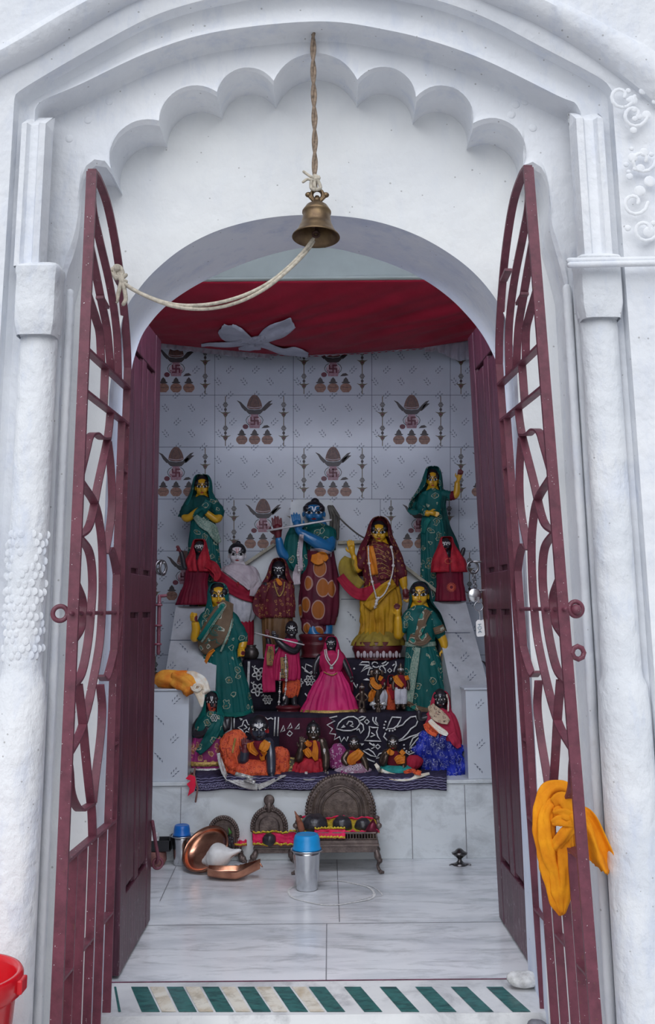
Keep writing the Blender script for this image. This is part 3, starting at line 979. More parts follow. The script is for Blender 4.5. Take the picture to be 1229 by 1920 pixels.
# ------------------------------------------------------------------ wooden door leaves
M['metal_dark'] = mat('dark_steel', (.22, .21, .22), .35, 1, var=.15, vscale=60)
M['steel'] = mat('brushed_steel', (.62, .63, .65), .22, 1, var=.04, vscale=40)
def wood_door(n, top_far, bot_far, near_px, Yn, Yf, side, zt):
    a0, a1 = at(*near_px[0], Yn), at(*near_px[1], Yn)
    b0, b1 = at(*top_far, Yf), at(*bot_far, Yf)
    def X(v, z):
        na = a0.x + (a1.x - a0.x) * (z - a0.z) / (a1.z - a0.z)
        fb = b0.x + (b1.x - b0.x) * (z - b0.z) / (b1.z - b0.z)
        return na + (fb - na) * v
    th = .04
    def P(v, z, d):
        """v from hinge 0 to free edge 1; d = distance from the leaf's inner face outwards into the room's middle"""
        return Vector((X(v, z) - side * d, Yn + (Yf - Yn) * v, z))
    bm = new_bm()
    def slab(v0, v1, z0, z1, d0, d1):
        q = [P(v, z, d) for v in (v0, v1) for z in (z0, z1) for d in (d0, d1)]
        vs = [bm.verts.new(p) for p in q]
        for f in ((0, 1, 3, 2), (4, 6, 7, 5), (0, 4, 5, 1), (2, 3, 7, 6), (0, 2, 6, 4), (1, 5, 7, 3)):
            bm.faces.new([vs[i] for i in f])
    zb = .008
    rails = [(zb, .20), (1.0, 1.12), (zt - .14, zt)]
    slab(0, .16, zb, zt, -th, 0); slab(.84, 1, zb, zt, -th, 0); slab(.44, .56, .2, zt - .14, -th, -.002)
    for z0, z1 in rails: slab(.16, .84, z0, z1, -th, -.001)
    door = struct(obj('door_%d' % n, bm, M['door'], smooth=False, bevel=.003))
    door['category'] = 'door'
    for z0, z1 in zip([r[1] for r in rails], [r[0] for r in rails][1:]):
        for v0, v1 in ((.16, .44), (.56, .84)):
            bm = new_bm()
            slab(v0, v1, z0, z1, -th * .8, -.014)
            m_ = .035
            slab(v0 + m_, v1 - m_, z0 + m_ * .5, z1 - m_ * .5, -.014, -.003)
            for k in range(2):
                mm = .006 + .012 * k
                slab(v0 + mm, v0 + mm + .012, z0, z1, -.015, -.006 - .003 * k); slab(v1 - mm - .012, v1 - mm, z0, z1, -.015, -.006 - .003 * k)
            obj('panel', bm, M['door'], door, smooth=False, bevel=.002)
    return door, P
ztd = 1.98
dL, PdL = wood_door(1, (303, 620), (284, 1600), ((241, 700), (224, 1780)), YR + .02, 3.62, -1, ztd)
dR, PdR = wood_door(2, (877, 620), (930, 1600), ((944, 700), (1002, 1810)), YR + .02, 3.62, 1, ztd)
# ring handle and slide bolts on the door leaf beside the cheek
def ring_pull(door, P, z, R=.026, r=.0045, ang=0.0, v=1.0, mt='metal_dark', nm='ring_handle', d=.03):
    bm = new_bm()
    c = P(v, z, 0)
    ring(bm, P(v, z - R * .6, d), R, r, Matrix.Rotation(ang, 3, 'Z'))
    tube(bm, [P(v, z, -.01), P(v, z + .004, d + .004)], .004, 8)
    return obj(nm, bm, M[mt], door)
zr = at(292, 1058, 3.6).z
for k in range(2):
    ring_pull(dL, PdL, zr + .004 - .002 * k, .024, .004, .9 + .35 * k, 1.0, d=.014 + .008 * k)
bm = new_bm()
za, zb2 = at(290, 1118, 3.6).z, at(288, 1225, 3.6).z
tube(bm, [PdL(.985, za, .012), PdL(.985, zb2, .012)], .0065, 10)
tube(bm, [PdL(.985, za, .012), PdL(.985, za + .002, .034)], .0055, 8)
for z in (za - .03, za - .1, zb2 + .03):
    ring(bm, PdL(.985, z, .010), .010, .004, Matrix.Rotation(0, 3, 'Z') @ Matrix.Rotation(math.pi / 2, 3, 'X'), n=14, k=6)
obj('slide_bolt', bm, M['iron'], dL)
bm = new_bm()
za, zb2 = at(280, 1540, 3.6).z, at(282, 1610, 3.6).z
tube(bm, smooth_path([PdL(.95, za, .006), PdL(.97, (za + zb2) / 2, .014), PdL(1.0, zb2, .022), PdL(1.02, zb2 - .02, .016)], 5), .006, 8)
ring(bm, PdL(1.02, zb2 - .022, .02), .016, .0045, Matrix.Rotation(.4, 3, 'Z'))
obj('hook_bolt', bm, M['iron'], dL)
zr = at(890, 1050, 3.6).z
bm = new_bm()
pc = at(887, 1064, 3.6)
ring(bm, pc, .0205, .0036, Matrix.Rotation(.25, 3, 'Z'))
tube(bm, [pc + Vector((.004, .0, .020)), pc + Vector((.045, .0, .019))], .004, 8)
obj('ring_handle', bm, M['metal_dark'], dR)
# round padlock hanging on its chain from the door ring, with keys and tag
pl = thing('padlock', 'round steel padlock hanging from the ring of the wooden door', 'padlock', at(890, 1116, 3.6))
pc0 = pl.location.copy()
def rel(px, py, Y=3.6, o=pc0): return at(px, py, Y) - o
bm = new_bm()
lathe(bm, [(0, -.012), (.020, -.012), (.0235, -.009), (.0235, .009), (.020, .012), (.006, .013), (0, .013)], 28, (0, 0, 0), Matrix.Rotation(math.pi / 2, 3, 'X') @ Matrix.Rotation(.0, 3, 'Y'))
obj('lock_body', bm, M['steel'], pl)
bm = new_bm()
tube(bm, [rel(890, 1108), rel(908, 1107)], .004, 10)
obj('shackle', bm, M['steel'], pl)
bm = new_bm()
pts = [rel(888 + .9 * i, 1073 + 6.5 * i) for i in range(5)]
for i, p in enumerate(pts):
    ring(bm, p, .0065, .002, Matrix.Rotation(math.pi / 2 * (i % 2) + .4, 3, 'Z'), n=12, k=6)
obj('chain', bm, M['metal_dark'], pl)
ky = thing('key_ring', 'thin key ring with a white tag dangling below the padlock', 'keys', at(898, 1137, 3.585))
o_ = ky.location.copy()
bm = new_bm()
ring(bm, (0, 0, 0), .0155, .0013, Matrix.Rotation(.15, 3, 'Z'), n=30, k=6)
obj('split_ring', bm, M['steel'], ky)
bm = new_bm()
box(bm, *(-.004, .004, -.001, .001), .012, .032)
obj('key', bm, M['steel'], ky, smooth=False)
M['tag'] = mat('white_plastic_tag', inn(205, 210, 208, 2.6), .4, var=.05)
M['tag_ink'] = mat('blue_tag_ink', (.01, .12, .24), .5)
q = [at(x, y, 3.58) - o_ for x, y in ((893, 1166), (897, 1162), (904, 1163), (907, 1161), (908, 1166), (910, 1190), (908, 1193), (896, 1194), (894, 1191))]
bm = new_bm()
fr = [bm.verts.new(p) for p in q]; bk = [bm.verts.new(p + Vector((0, .002, 0))) for p in q]
bm.faces.new(fr); bm.faces.new(bk)
for i in range(len(q)):
    bm.faces.new((fr[i], fr[(i + 1) % len(q)], bk[(i + 1) % len(q)], bk[i]))
tg = obj('tag', bm, M['tag'], ky, smooth=False)
bm = new_bm()
def ink(pts, w=.0016, k=.0009):
    pts = [at(x, y, 3.58) - o_ + Vector((0, -k, 0)) for x, y in pts]
    flat_strip(bm, pts, w, 0, 0, up=Vector((0, 1, 0)))
ink([(896.5, 1171), (903, 1170)]); ink([(899.5, 1170.5), (900, 1174)])
ink([(896.5, 1176), (903, 1175), (903.5, 1178), (900.5, 1180), (897, 1179), (896.5, 1176)])
ink([(897, 1187), (900, 1182), (904, 1186)]); ink([(898.5, 1185), (902.5, 1184.5)])
obj('lettering', bm, M['tag_ink'], ky, smooth=False, recalc=True)
bm = new_bm()
tube(bm, [Vector((.0, 0, -.0155)), Vector((.004, .001, -.03)), q[1].lerp(q[2], .5) + Vector((0, .001, .001))], .0012, 6)
obj('tag_cord', bm, M['steel'], ky)

# ------------------------------------------------------------------ bell and cords
YBELL = 2.66
M['brass_old'] = mat('aged_brass', (.24, .165, .09), .42, .85, var=.2, vscale=26, c2=(.13, .085, .055), bump=.25, bscale=120, bdist=.0015)
M['rope'] = mat('tan_rope', (.36, .27, .20), .9, var=.25, vscale=120, bump=.6, bscale=300, bdist=.002)
M['cord'] = mat('cream_cotton_cord', (.62, .56, .46), .9, var=.2, vscale=90, bump=.6, bscale=260, bdist=.002)
b0 = at(594, 405, YBELL)
bell = thing('temple_bell', 'aged brass bell hanging in the middle of the archway', 'bell', b0)
k = 1 / 1900 * 2.87
tilt = Matrix.Rotation(-.10, 3, 'X') @ Matrix.Rotation(.03, 3, 'Y')
R_ = 44 * k
prof = [(0, .048), (.010, .048), (.0125, .040), (.020, .037), (.030, .030), (.0375, .018), (.0405, .013), (.0405, .009), (.038, .006), (.0385, -.004), (.040, -.012), (.042, -.022), (.0445, -.03), (.046, -.031), (.050, -.042), (.057, -.053), (.0655, -.063), (.0665, -.066), (.065, -.067), (.055, -.056), (.046, -.044), (.040, -.03), (.036, -.008), (.03, .012), (.015, .025), (0, .027)]
bm = new_bm()
lathe(bm, prof, 48, (0, 0, 0), tilt)
bb = obj('bell_body', bm, M['brass_old'], bell)
bm = new_bm()
ring(bm, tilt @ Vector((0, 0, .065)), .016, .006, n=20)
for s_ in (-1, 1):
    ball(bm, tilt @ Vector((s_ * .024, 0, .066)), (.010, .007, .008), 10, 8)
    tube(bm, [tilt @ Vector((s_ * .008, 0, .045)), tilt @ Vector((s_ * .02, 0, .058)), tilt @ Vector((s_ * .016, 0, .072))], .005, 8)
tube(bm, [tilt @ Vector((0, 0, .04)), tilt @ Vector((0, 0, .055))], [.012, .009], 12)
obj('crown_loop', bm, M['brass_old'], bell)
bm = new_bm()
ring(bm, tilt @ Vector((-.004, 0, -.018)), .014, .004, n=16)
tube(bm, [tilt @ Vector((0, 0, -.03)), tilt @ Vector((.002, 0, -.05))], [.004, .005], 8)
ring(bm, tilt @ Vector((0, -.004, -.058)), .008, .0042, n=16)
obj('clapper', bm, mat('rusty_iron', (.14, .075, .06), .7, .5, var=.3), bell)
# hanging rope: two twisted strands from above the frame
rp_ = thing('hanging_rope', 'tan twisted rope the bell hangs from', 'rope', at(590, 340, YBELL))
o_ = rp_.location.copy()
for s_ in (0, 1):
    bm = new_bm()
    pts = []
    for i in range(90):
        t = i / 89
        y = 352 - 470 * t
        x = 590 - 2 * t + 1.2 * math.sin(t * 9)
        p = at(x, y, YBELL - .045 * t) - o_
        a = t * 34 + s_ * math.pi
        pts.append(p + Vector((.0042 * math.cos(a), .0042 * math.sin(a), 0)))
    tube(bm, pts, .0048, 7)
    obj('strand', bm, M['rope'], rp_)
bm = new_bm()
for pts in ([(592, 330), (585, 338), (584, 352), (590, 356)], [(590, 330), (597, 340), (601, 352), (594, 356)], [(593, 330), (590, 345), (592, 355)], [(588, 334), (598, 332), (595, 338), (586, 337)]):
    tube(bm, smooth_path([at(x, y, YBELL - .012) - o_ for x, y in pts], 5), .0052, 8)
for pts in ([(588, 334), (578, 328), (570, 322)], [(587, 338), (577, 336), (569, 341)], [(592, 336), (597, 335)]):
    tube(bm, smooth_path([at(x, y, YBELL - .014) - o_ for x, y in pts], 4), .0042, 8)
obj('knot', bm, M['cord'], rp_)
# pull cord from the clapper to the gate
pcd = thing('bell_pull_cord', 'cream doubled cord slung from the bell clapper to the gate', 'cord', at(588, 455, YBELL - .0))
o_ = pcd.location.copy()
path = [(588, 450, 2.66), (572, 472, 2.655), (545, 500, 2.65), (505, 533, 2.64), (460, 557, 2.63), (410, 572, 2.64), (360, 576, 2.65), (315, 570, 2.655), (270, 553, 2.66), (238, 535, 2.665), (222, 515, 2.67)]
for s_ in (0, 1):
    bm = new_bm()
    pts = []
    for i, p in enumerate(smooth_path([at(*p) for p in path], 8)):
        a = i * .16 + s_ * math.pi
        sp = .006 * min(1, (80 - i) / 25) if i > 50 else .006
        pts.append(p - o_ + Vector((0, .004 * math.cos(a), sp * math.sin(.6 + i * .035) * (1 if s_ else -1))))
    tube(bm, pts, .0052, 8)
    obj('strand', bm, M['cord'], pcd)
bm = new_bm()
for pts in ([(206, 508), (214, 503), (222, 508), (228, 518), (233, 530)], [(208, 512), (218, 518), (230, 520), (236, 516)], [(216, 520), (216, 500), (226, 502), (230, 516), (218, 522)], [(228, 520), (226, 535), (222, 550), (219, 565)], [(230, 522), (233, 540), (236, 560), (232, 570)], [(222, 512), (226, 524), (236, 528)]):
    tube(bm, smooth_path([at(x, y, 2.665) - o_ for x, y in pts], 5), .006, 8)
ball(bm, at(220, 503, 2.66) - o_, .010, 10, 8)
obj('knot', bm, M['cord'], pcd)

# ------------------------------------------------------------------ canopy
def cloth_mat(name, c, c2=None, vs_=14, sheen=.15, rough=.75, bump=.35, bs=(60, 60, 60), streak=None):
    s = Nodes(name)
    c2 = c2 or tuple(v * .72 for v in c)
    f = s.noise(vs_, 4, .6)
    s.color(s.ramp(f, [(.32, c2), (.62, c)]))
    s.set(Roughness=rough, Specular_IOR_Level=.22)
    s.bump(s.noise(1.0, 4, .6, vec=s.mapping(bs)), bump, .004)
    return s.m
M['canopy'] = cloth_mat('crimson_cloth', (.43, .016, .042), (.31, .009, .027), 4, .25, .6, .3, (30, 8, 30))
M['frill'] = cloth_mat('pale_grey_satin', (.52, .52, .58), (.36, .36, .42), 12)
M['ribbon'] = cloth_mat('white_ribbon', (.66, .67, .76), (.5, .51, .6), 10)
Yc0, Yc1 = YL + .02, 5.28
cz0 = at(600, 524, YL).z
can = thing('cloth_canopy', 'crimson cloth canopy stretched under the ceiling behind the green beam', 'canopy', (0, YL, cz0))
o_ = can.location.copy()
NX, NY = 120, 60
def canopy_pt(i, j, dz=0):
    u, v = i / NX, j / NY
    x = -.98 + 1.96 * u
    far = [(250, 640), (310, 645), (400, 655), (500, 664), (580, 667), (690, 661), (790, 653), (872, 640), (960, 622)]
    y = Yc0 + (Yc1 - Yc0) * v
    # the far edge follows the sagging hem seen against the tiles
    pxx = CX + x / (Yc1 * .985 + .25) * F
    for (xa, ya), (xb, yb) in zip(far, far[1:]):
        if xa <= pxx <= xb:
            t = (pxx - xa) / (xb - xa); py = ya + (yb - ya) * t; break
    else:
        py = 640 if pxx < 300 else 622
    zf = at(pxx, py, Yc1).z
    z = cz0 + (zf - cz0) * v - .05 * math.sin(math.pi * v) * (1 - .5 * (2 * u - 1) ** 2)
    d = (u * 1.0 + v * .75)
    w = math.sin(d * 62 + 4 * noise.noise(Vector((u * 3, v * 3, 1)))) * .0075 * math.sin(math.pi * min(1, v * 1.05)) * (.25 + u)
    w += .010 * noise.noise(Vector((u * 3 + v * 5, u * 9 - v * 3, 2)))* math.sin(math.pi * v)
    w += math.sin(d * 27 + 1.3 + 2 * noise.noise(Vector((u * 4, v * 2, 5)))) * .011 * (.2 + u) * math.sin(math.pi * v)
    return Vector((x, y, z + w + dz)) - o_
bm = new_bm()
loft(bm, [[canopy_pt(i, j) for i in range(NX + 1)] for j in range(NY + 1)])
obj('canopy_sheet', bm, M['canopy'], can, solid=.002)
# rolled hem at the far edge
bm = new_bm()
tube(bm, [canopy_pt(i, NY) + Vector((0, -.004, 0)) for i in range(NX + 1)], .007, 8)
obj('hem', bm, M['canopy'], can)
bm = new_bm()
rows = []
for j in range(7):
    row = []
    for i in range(301):
        u = i / 300
        p = canopy_pt(u * NX, NY - 1)
        x = p.x
        ln = .035 + .006 * noise.noise(Vector((u * 14, 0, 3)))
        px_ = CX + x / 5.4 * F
        if px_ > 820: ln = .035 + .075 * min(1, (px_ - 820) / 40)
        if 505 < px_ < 800: ln = .012
        row.append(p + Vector((.003 * math.sin(u * 300 + j), -.002 + .010 * math.sin(u * 330 + 2 * noise.noise(Vector((u * 40, 1, 0)))) * (.3 + j / 7), .005 - ln * j / 6 )))
    rows.append(row)
loft(bm, rows)
obj('frill', bm, M['frill'], can, solid=.0015)
# white ribbon bow stitched under the cloth
bmr = new_bm()
def canopy_at(px, py):
    """where the line of sight meets the cloth, a little below it"""
    lo, hi = 0.0, 1.0
    best = None
    for j in range(0, NY * 4 + 1):
        v = j / (NY * 4)
        y = Yc0 + (Yc1 - Yc0) * v
        p = at(px, py, y)
        u = (p.x + .98) / 1.96
        q = canopy_pt(u * NX, v * NY) + o_
        if best is None or abs(q.z - p.z) < best[0]:
            best = (abs(q.z - p.z), q)
    return best[1] - o_ + Vector((0, -.004, -.006))
def ribbon(path, widths, seed):
    pts = smooth_path([Vector((x, y, 0)) for x, y in path], 7)
    ws = [Vector((w, 0, 0)) for w in widths]
    ws = [p.x for p in smooth_path(ws, 7)]
    A, C_, B, = [], [], []
    rows = []
    K_ = 6
    for i, p in enumerate(pts):
        a, b = pts[max(i - 1, 0)], pts[min(i + 1, len(pts) - 1)]
        d = (b - a).normalized(); nx, ny = -d.y, d.x
        row = []
        for k_ in range(K_ + 1):
            t = k_ / K_ - .5
            q = canopy_at(p.x + nx * ws[i] * t, p.y + ny * ws[i] * t)
            q.z -= .003 + .004 * math.sin(k_ * 2.2 + i * .4 + seed)
            row.append(q)
        rows.append(row)
    loft(bmr, rows)
ribbon([(478, 640), (450, 626), (430, 622), (415, 612)], [8, 26, 34, 20], 0)
ribbon([(478, 640), (500, 628), (525, 615), (550, 602)], [8, 26, 30, 22], 1)
ribbon([(482, 636), (505, 648), (530, 655), (552, 658), (578, 664)], [22, 12, 12, 18, 12], 2)
ribbon([(490, 634), (450, 641), (410, 643), (378, 645)], [14, 12, 8, 4], 3)
ribbon([(460, 643), (480, 637), (498, 631)], [14, 18, 14], 4)
ribbon([(448, 652), (470, 648), (490, 650)], [4, 12, 6], 5)
obj('ribbon_bow', bmr, M['ribbon'], can, solid=.0015)

# ------------------------------------------------------------------ printed cloths on the altar steps
M['black_cloth'] = cloth_mat('black_cotton', (.022, .018, .034), (.012, .010, .02), 18, .15, .8, .35, (70, 70, 70))
M['maroon_cloth'] = cloth_mat('dark_maroon_cotton', (.075, .012, .03), (.04, .008, .02), 18, .15, .8, .3, (120, 20, 20))
M['white_print'] = mat('white_cotton_print', inn(165, 165, 185, 3.2), .8, var=.2, vscale=60)
M['mat_cloth'] = cloth_mat('purple_black_weave', (.055, .045, .10), (.02, .018, .04), 60, .1, .85, .5, (40, 40, 160))
M['mat_pale'] = mat('lilac_weave_lines', (.30, .28, .46), .85, var=.25, vscale=80)

def step_cloth(label, Yf, x0, x1, ytop, ybot, depth, red=()):
    """cloth over the top and front of one altar step, with its printed lines"""
    a, b = at(x0, ytop, Yf), at(x1, ytop, Yf)
    zlow = at(x0, ybot, Yf).z
    root = thing('printed_cloth', label, 'cloth', ((a.x + b.x) / 2, Yf, a.z))
    o = root.location.copy()
    n = 70
    def row(y, z, k):
        out = []
        for i in range(n + 1):
            x = a.x + (b.x - a.x) * i / n
            w = .0022 * math.sin(i * .55) + .004 * noise.noise(Vector((x * 9, z * 5, k)))
            out.append(Vector((x, y - max(0, w) * (1 if k else .0), z + (w * .5 if not k else 0))) - o)
        return out
    bm = new_bm()
    rows = [row(Yf + depth, a.z + .002, 0), row(Yf + depth * .5, a.z + .003, 0), row(Yf + .012, a.z + .003, 0), row(Yf + .001, a.z - .001, 0), row(Yf - .003, a.z - .014, 1)]
    for t in (.25, .5, .75, 1): rows.append(row(Yf - .003, a.z + (zlow - a.z) * t, 1))
    loft(bm, rows)
    return root, o, bm

def on(Yf, o, k=.0075):
    return lambda x, y: at(x, y, Yf - k) - o

def draw(bm, o, Yf, lines, w=1.7, k=.0105):
    f = on(Yf, o, k)
    for ln in lines:
        closed = ln[0] == ln[-1] and len(ln) > 3
        if len(ln) == 1:
            (x, y), = ln
            bm.faces.new([bm.verts.new(f(x + 1.9 * math.cos(t), y + 1.9 * math.sin(t))) for t in (i * math.pi / 5 for i in range(10))]).material_index = 1
            continue
        pts = [f(x, y) for x, y in ln]
        n = len(pts)
        wm = w * .00265
        A, B = [], []
        for i in range(n):
            if closed: t = pts[(i + 1) % (n - 1)] - pts[(i - 1) % (n - 1)]
            else: t = pts[min(i + 1, n - 1)] - pts[max(i - 1, 0)]
            s = t.cross(Vector((0, 1, 0))).normalized()
            A.append(pts[i] + s * wm / 2); B.append(pts[i] - s * wm / 2)
        loft(bm, [A, B], mi=1)

def Z(lines, x0, y0, s):
    return [[(x0 + x / s, y0 + y / s) for x, y in l] for l in lines]

def blob(cx, cy, r, n, amp, ph=0):
    p = [(cx + r * (1 + amp * math.cos(n * t)) * math.cos(t + ph), cy + r * (1 + amp * math.cos(n * t)) * math.sin(t + ph)) for t in (2 * math.pi * i / 40 for i in range(40))]
    return p + [p[0]]

r1_, o1_, bm = step_cloth('black cloth printed with large white leaves on the lower altar step', Y2, 436, 835, 1341, 1462, Y3 - Y2 - .004)
lines = Z([
    [(180, 420), (130, 430), (165, 450), (115, 475), (150, 500), (130, 530), (170, 535), (160, 570), (195, 550), (205, 585), (225, 555), (240, 580), (250, 550)],
    [(175, 500), (190, 465), (215, 440), (250, 424), (285, 422), (315, 440), (325, 468), (305, 498), (270, 512), (220, 512), (175, 500)],
    [(240, 475), (255, 452), (275, 455), (280, 470), (262, 480), (285, 488)], [(205, 492), (222, 478), (232, 486), (205, 492)],
    [(318, 432), (340, 422), (362, 425), (345, 440), (322, 450)], [(322, 455), (345, 475), (350, 505), (330, 530), (318, 500), (305, 510)],
    [(370, 440), (385, 455), (370, 470), (355, 455), (370, 440)], [(410, 425), (408, 445), (420, 465), (445, 480)], [(430, 425), (425, 450), (440, 470)],
    [(385, 485), (405, 492), (442, 492), (432, 520), (440, 550), (462, 580), (400, 578), (355, 575), (380, 545), (388, 510), (385, 485)],
    [(393, 552), (422, 540), (398, 525)], [(385, 590), (425, 615), (398, 628)], [(410, 596), (425, 615)], [(440, 600), (456, 615), (440, 630), (424, 615), (440, 600)],
    [(490, 455)], [(482, 475)], [(480, 495)], [(495, 507)], [(515, 513)], [(535, 513)], [(550, 505)],
    [(500, 500), (515, 460), (532, 425), (590, 428), (580, 455), (565, 480), (540, 498), (500, 500)],
    [(560, 490), (600, 475), (620, 450), (650, 425), (682, 420), (697, 448), (684, 480), (652, 500), (630, 530), (600, 560), (565, 580)],
    [(490, 525), (478, 550), (500, 575), (560, 582), (610, 570), (650, 550), (690, 538), (730, 515)],
    [(640, 632), (650, 595), (665, 560), (720, 530), (690, 570), (640, 632)], [(608, 605)], [(610, 627)], [(624, 643)], [(640, 650)], [(656, 642)], [(657, 624)],
    [(345, 640), (380, 630), (410, 650), (430, 680), (395, 672), (345, 640)], [(430, 690), (450, 660), (480, 650), (465, 680), (430, 690)],
    [(350, 680), (385, 700), (420, 712)], [(325, 597), (350, 598), (338, 606), (325, 597)], [(195, 604)], [(600, 640), (640, 665), (700, 640)]], 580, 1220, 3.414)
lines += Z([[(680, 390), (700, 440), (735, 445), (705, 490), (720, 520), (680, 510), (660, 535), (640, 500), (595, 470), (640, 450), (655, 400), (680, 390)], [(660, 440), (690, 470), (655, 490)],
            [(556, 370), (552, 480)], [(985, 360), (975, 560)], [(1020, 360), (1010, 560)], [(880, 365), (905, 385), (940, 370), (965, 385)], [(610, 375), (640, 385), (620, 395)],
            [(1040, 520), (1075, 450), (1085, 500), (1040, 520)], [(1110, 490), (1150, 425), (1160, 470), (1110, 490)], [(1190, 490), (1240, 430), (1235, 480), (1190, 490)],
            [(1110, 540), (1135, 505), (1165, 530), (1140, 560), (1110, 540)]], 340, 1280, 5.586)
draw(bm, o1_, Y2, lines, w=2.2)
f_ = on(Y2, o1_, .0085)
for q in (((524, 1346), (596, 1346), (600, 1455), (524, 1455)), ((596, 1346), (620, 1344), (640, 1400), (600, 1430))):
    bm.faces.new([bm.verts.new(f_(*p)) for p in q]).material_index = 2
obj('cloth', bm, [M['black_cloth'], M['white_print'], M['maroon_cloth']], r1_, solid=.002)
r2_, o2_, bm = step_cloth('black cloth printed with white stars and flowers on the upper altar step', Y3, 455, 772, 1239, 1341, .15)
lines = []
for cx, cy, r in ((485, 1263, 9.5), (483, 1293, 9.5)):
    lines += [blob(cx, cy, r, 5, .28, .3), blob(cx, cy, r * .45, 5, .3, .9)]
    lines += [[(cx - 12, cy - 14), (cx - 9, cy - 11), (cx - 6, cy - 15)], [(cx + 8, cy + 13), (cx + 11, cy + 9), (cx + 13, cy + 14)]]
for cx, cy, r in ((502, 1312, 7), (549, 1257, 3), (560, 1280, 7), (581, 1276, 8), (508, 1290, 3)):
    lines += [blob(cx, cy, r, 6, .25), blob(cx, cy, r * .4, 6, .1)]
lines += [[(466, 1240), (463, 1335)], [(468, 1240), (465, 1335)], [(566, 1250), (580, 1262), (592, 1255)], [(572, 1300), (582, 1312), (588, 1302)], [(574, 1245), (590, 1252), (584, 1264), (572, 1258), (574, 1245)]]
lines += Z([[(390, 215), (400, 180), (440, 165), (480, 175), (500, 200)], [(400, 240), (440, 268), (490, 270), (530, 245)],
            [(340, 230), (330, 165), (200, 165), (140, 215), (340, 230)], [(370, 265), (330, 235), (250, 260), (180, 355), (280, 290), (370, 265)],
            [(400, 285), (340, 300), (305, 415), (370, 410), (420, 340)], [(560, 240), (530, 290), (570, 350), (655, 375), (640, 300), (600, 250), (560, 240)],
            [(575, 200), (620, 185), (665, 150)], [(590, 230), (650, 230), (705, 170)], [(730, 290), (770, 330), (730, 370), (690, 330), (730, 290)],
            [(780, 245), (825, 205)], [(845, 150), (855, 230), (820, 300), (810, 360)], [(45, 295)], [(225, 510), (290, 490), (350, 520), (290, 510), (225, 510)],
            [(30, 560), (90, 670), (110, 590)]], 660, 1225, 10.24)
draw(bm, o2_, Y3, lines, w=2.2)
obj('cloth', bm, [M['black_cloth'], M['white_print']], r2_, solid=.002)

# folded mat along the front of the ledge
mr = thing('floor_mat', 'dark purple woven mat folded along the front edge of the marble ledge', 'mat', at(600, 1463, Y1 + .01))
o_ = mr.location.copy()
bm = new_bm()
n = 90
def matrow(y, dy, k):
    out = []
    for i in range(n + 1):
        px = 366 + (838 - 366) * i / n
        wv = 1.6 * math.sin(i * .35 + k) + 2.2 * noise.noise(Vector((i * .09, k, 0)))
        out.append(at(px, y + wv * (1 if k else 0), Y1 + dy) - o_)
    return out
rows = [matrow(1440, .14, 0), matrow(1452, .04, 0), matrow(1456, -.006, 0), matrow(1459, -.016, 1), matrow(1464, -.020, 1), matrow(1470, -.022, 1), matrow(1476, -.020, 1), matrow(1481, -.016, 1)]
loft(bm, rows)
obj('cloth', bm, M['mat_cloth'], mr, solid=.004)
bm = new_bm()
for y, dy in ((1458, -.0205), (1463, -.0245), (1468, -.0265), (1473, -.0265), (1478, -.0235)):
    r_ = matrow(y, dy, 1)
    flat_strip(bm, [p + Vector((0, 0, .002 * math.sin(i * 2.1 + y))) for i, p in enumerate(r_)], .0026, 0, 0, up=Vector((0, 1, 0)))
obj('woven_lines', bm, M['mat_pale'], mr, smooth=False)
bm = new_bm()
for y, dy, ph in ((1470.5, -.0272, 0), (1476, -.0258, 1)):
    r_ = matrow(y, dy, 1)
    rr = resample(r_, 190)
    flat_strip(bm, [p + Vector((0, -.0005, .0045 * (1 if (i + ph) % 2 else -1))) for i, p in enumerate(rr[:96 if ph else 100])], .0026, 0, 0, up=Vector((0, 1, 0)))
obj('zigzag_border', bm, M['mat_pale'], mr, smooth=False)

# ------------------------------------------------------------------ metal ware on the floor
M['copper'] = mat('polished_copper', (.62, .30, .19), .25, 1, var=.18, vscale=18, c2=(.36, .15, .10))
M['blue_lid'] = mat('blue_plastic', (.012, .30, .68), .3, var=.06)
M['blue_lid_dark'] = mat('deep_blue_plastic', (.008, .14, .52), .3, var=.06)
M['conch'] = mat('white_conch', (.80, .79, .78), .35, var=.08, vscale=30)
M['brass_dark'] = mat('dark_cast_brass', (.19, .145, .13), .42, .5, var=.25, vscale=34, c2=(.075, .055, .052), bump=.5, bscale=140, bdist=.003)
M['stone_black'] = mat('black_sacred_stone', (.045, .042, .05), .28, var=.3, vscale=60, bump=.5, bscale=50, bdist=.004)

def tumbler(label, px, py, hpx, rt_px, rb_px, lid_mt, lid_r, rim_r, lidh):
    p = at_z(px, py, 0)
    k = (at(px + 1, py, p.y) - at(px, py, p.y)).length
    root = thing('steel_tumbler', label, 'tumbler', p)
    h = hpx * k; rt, rb = rt_px * k, rb_px * k
    bm = new_bm()
    lathe(bm, [(0, .002), (rb * .9, 0), (rb, .004), (rb + (rt - rb) * .5, h * .5), (rt, h * .93), (rt * 1.03, h), (rt * .97, h), (rt * .95, h * .93), (rb * .93, .01), (0, .008)], 40)
    obj('cup', bm, M['steel'], root)
    bm = new_bm()
    lathe(bm, [(0, h + .001), (rim_r * k * .9, h + .001), (rim_r * k, h + .004), (rim_r * k, h + .007), (rim_r * k * .93, h + .006), (0, h + .006)], 40)
    obj('saucer_rim', bm, M['steel'], root)
    lr, lh = lid_r * k, lidh * k
    bm = new_bm()
    lathe(bm, [(0, h + .0065), (lr * 1.08, h + .0065), (lr * 1.08, h + .011), (lr, h + .013), (lr * .97, h + lh * .7), (lr * .88, h + lh * .93), (lr * .78, h + lh), (lr * .70, h + lh * .97), (lr * .4, h + lh * .96), (0, h + lh * .96)], 40)
    obj('lid', bm, M[lid_mt], root)
    return root
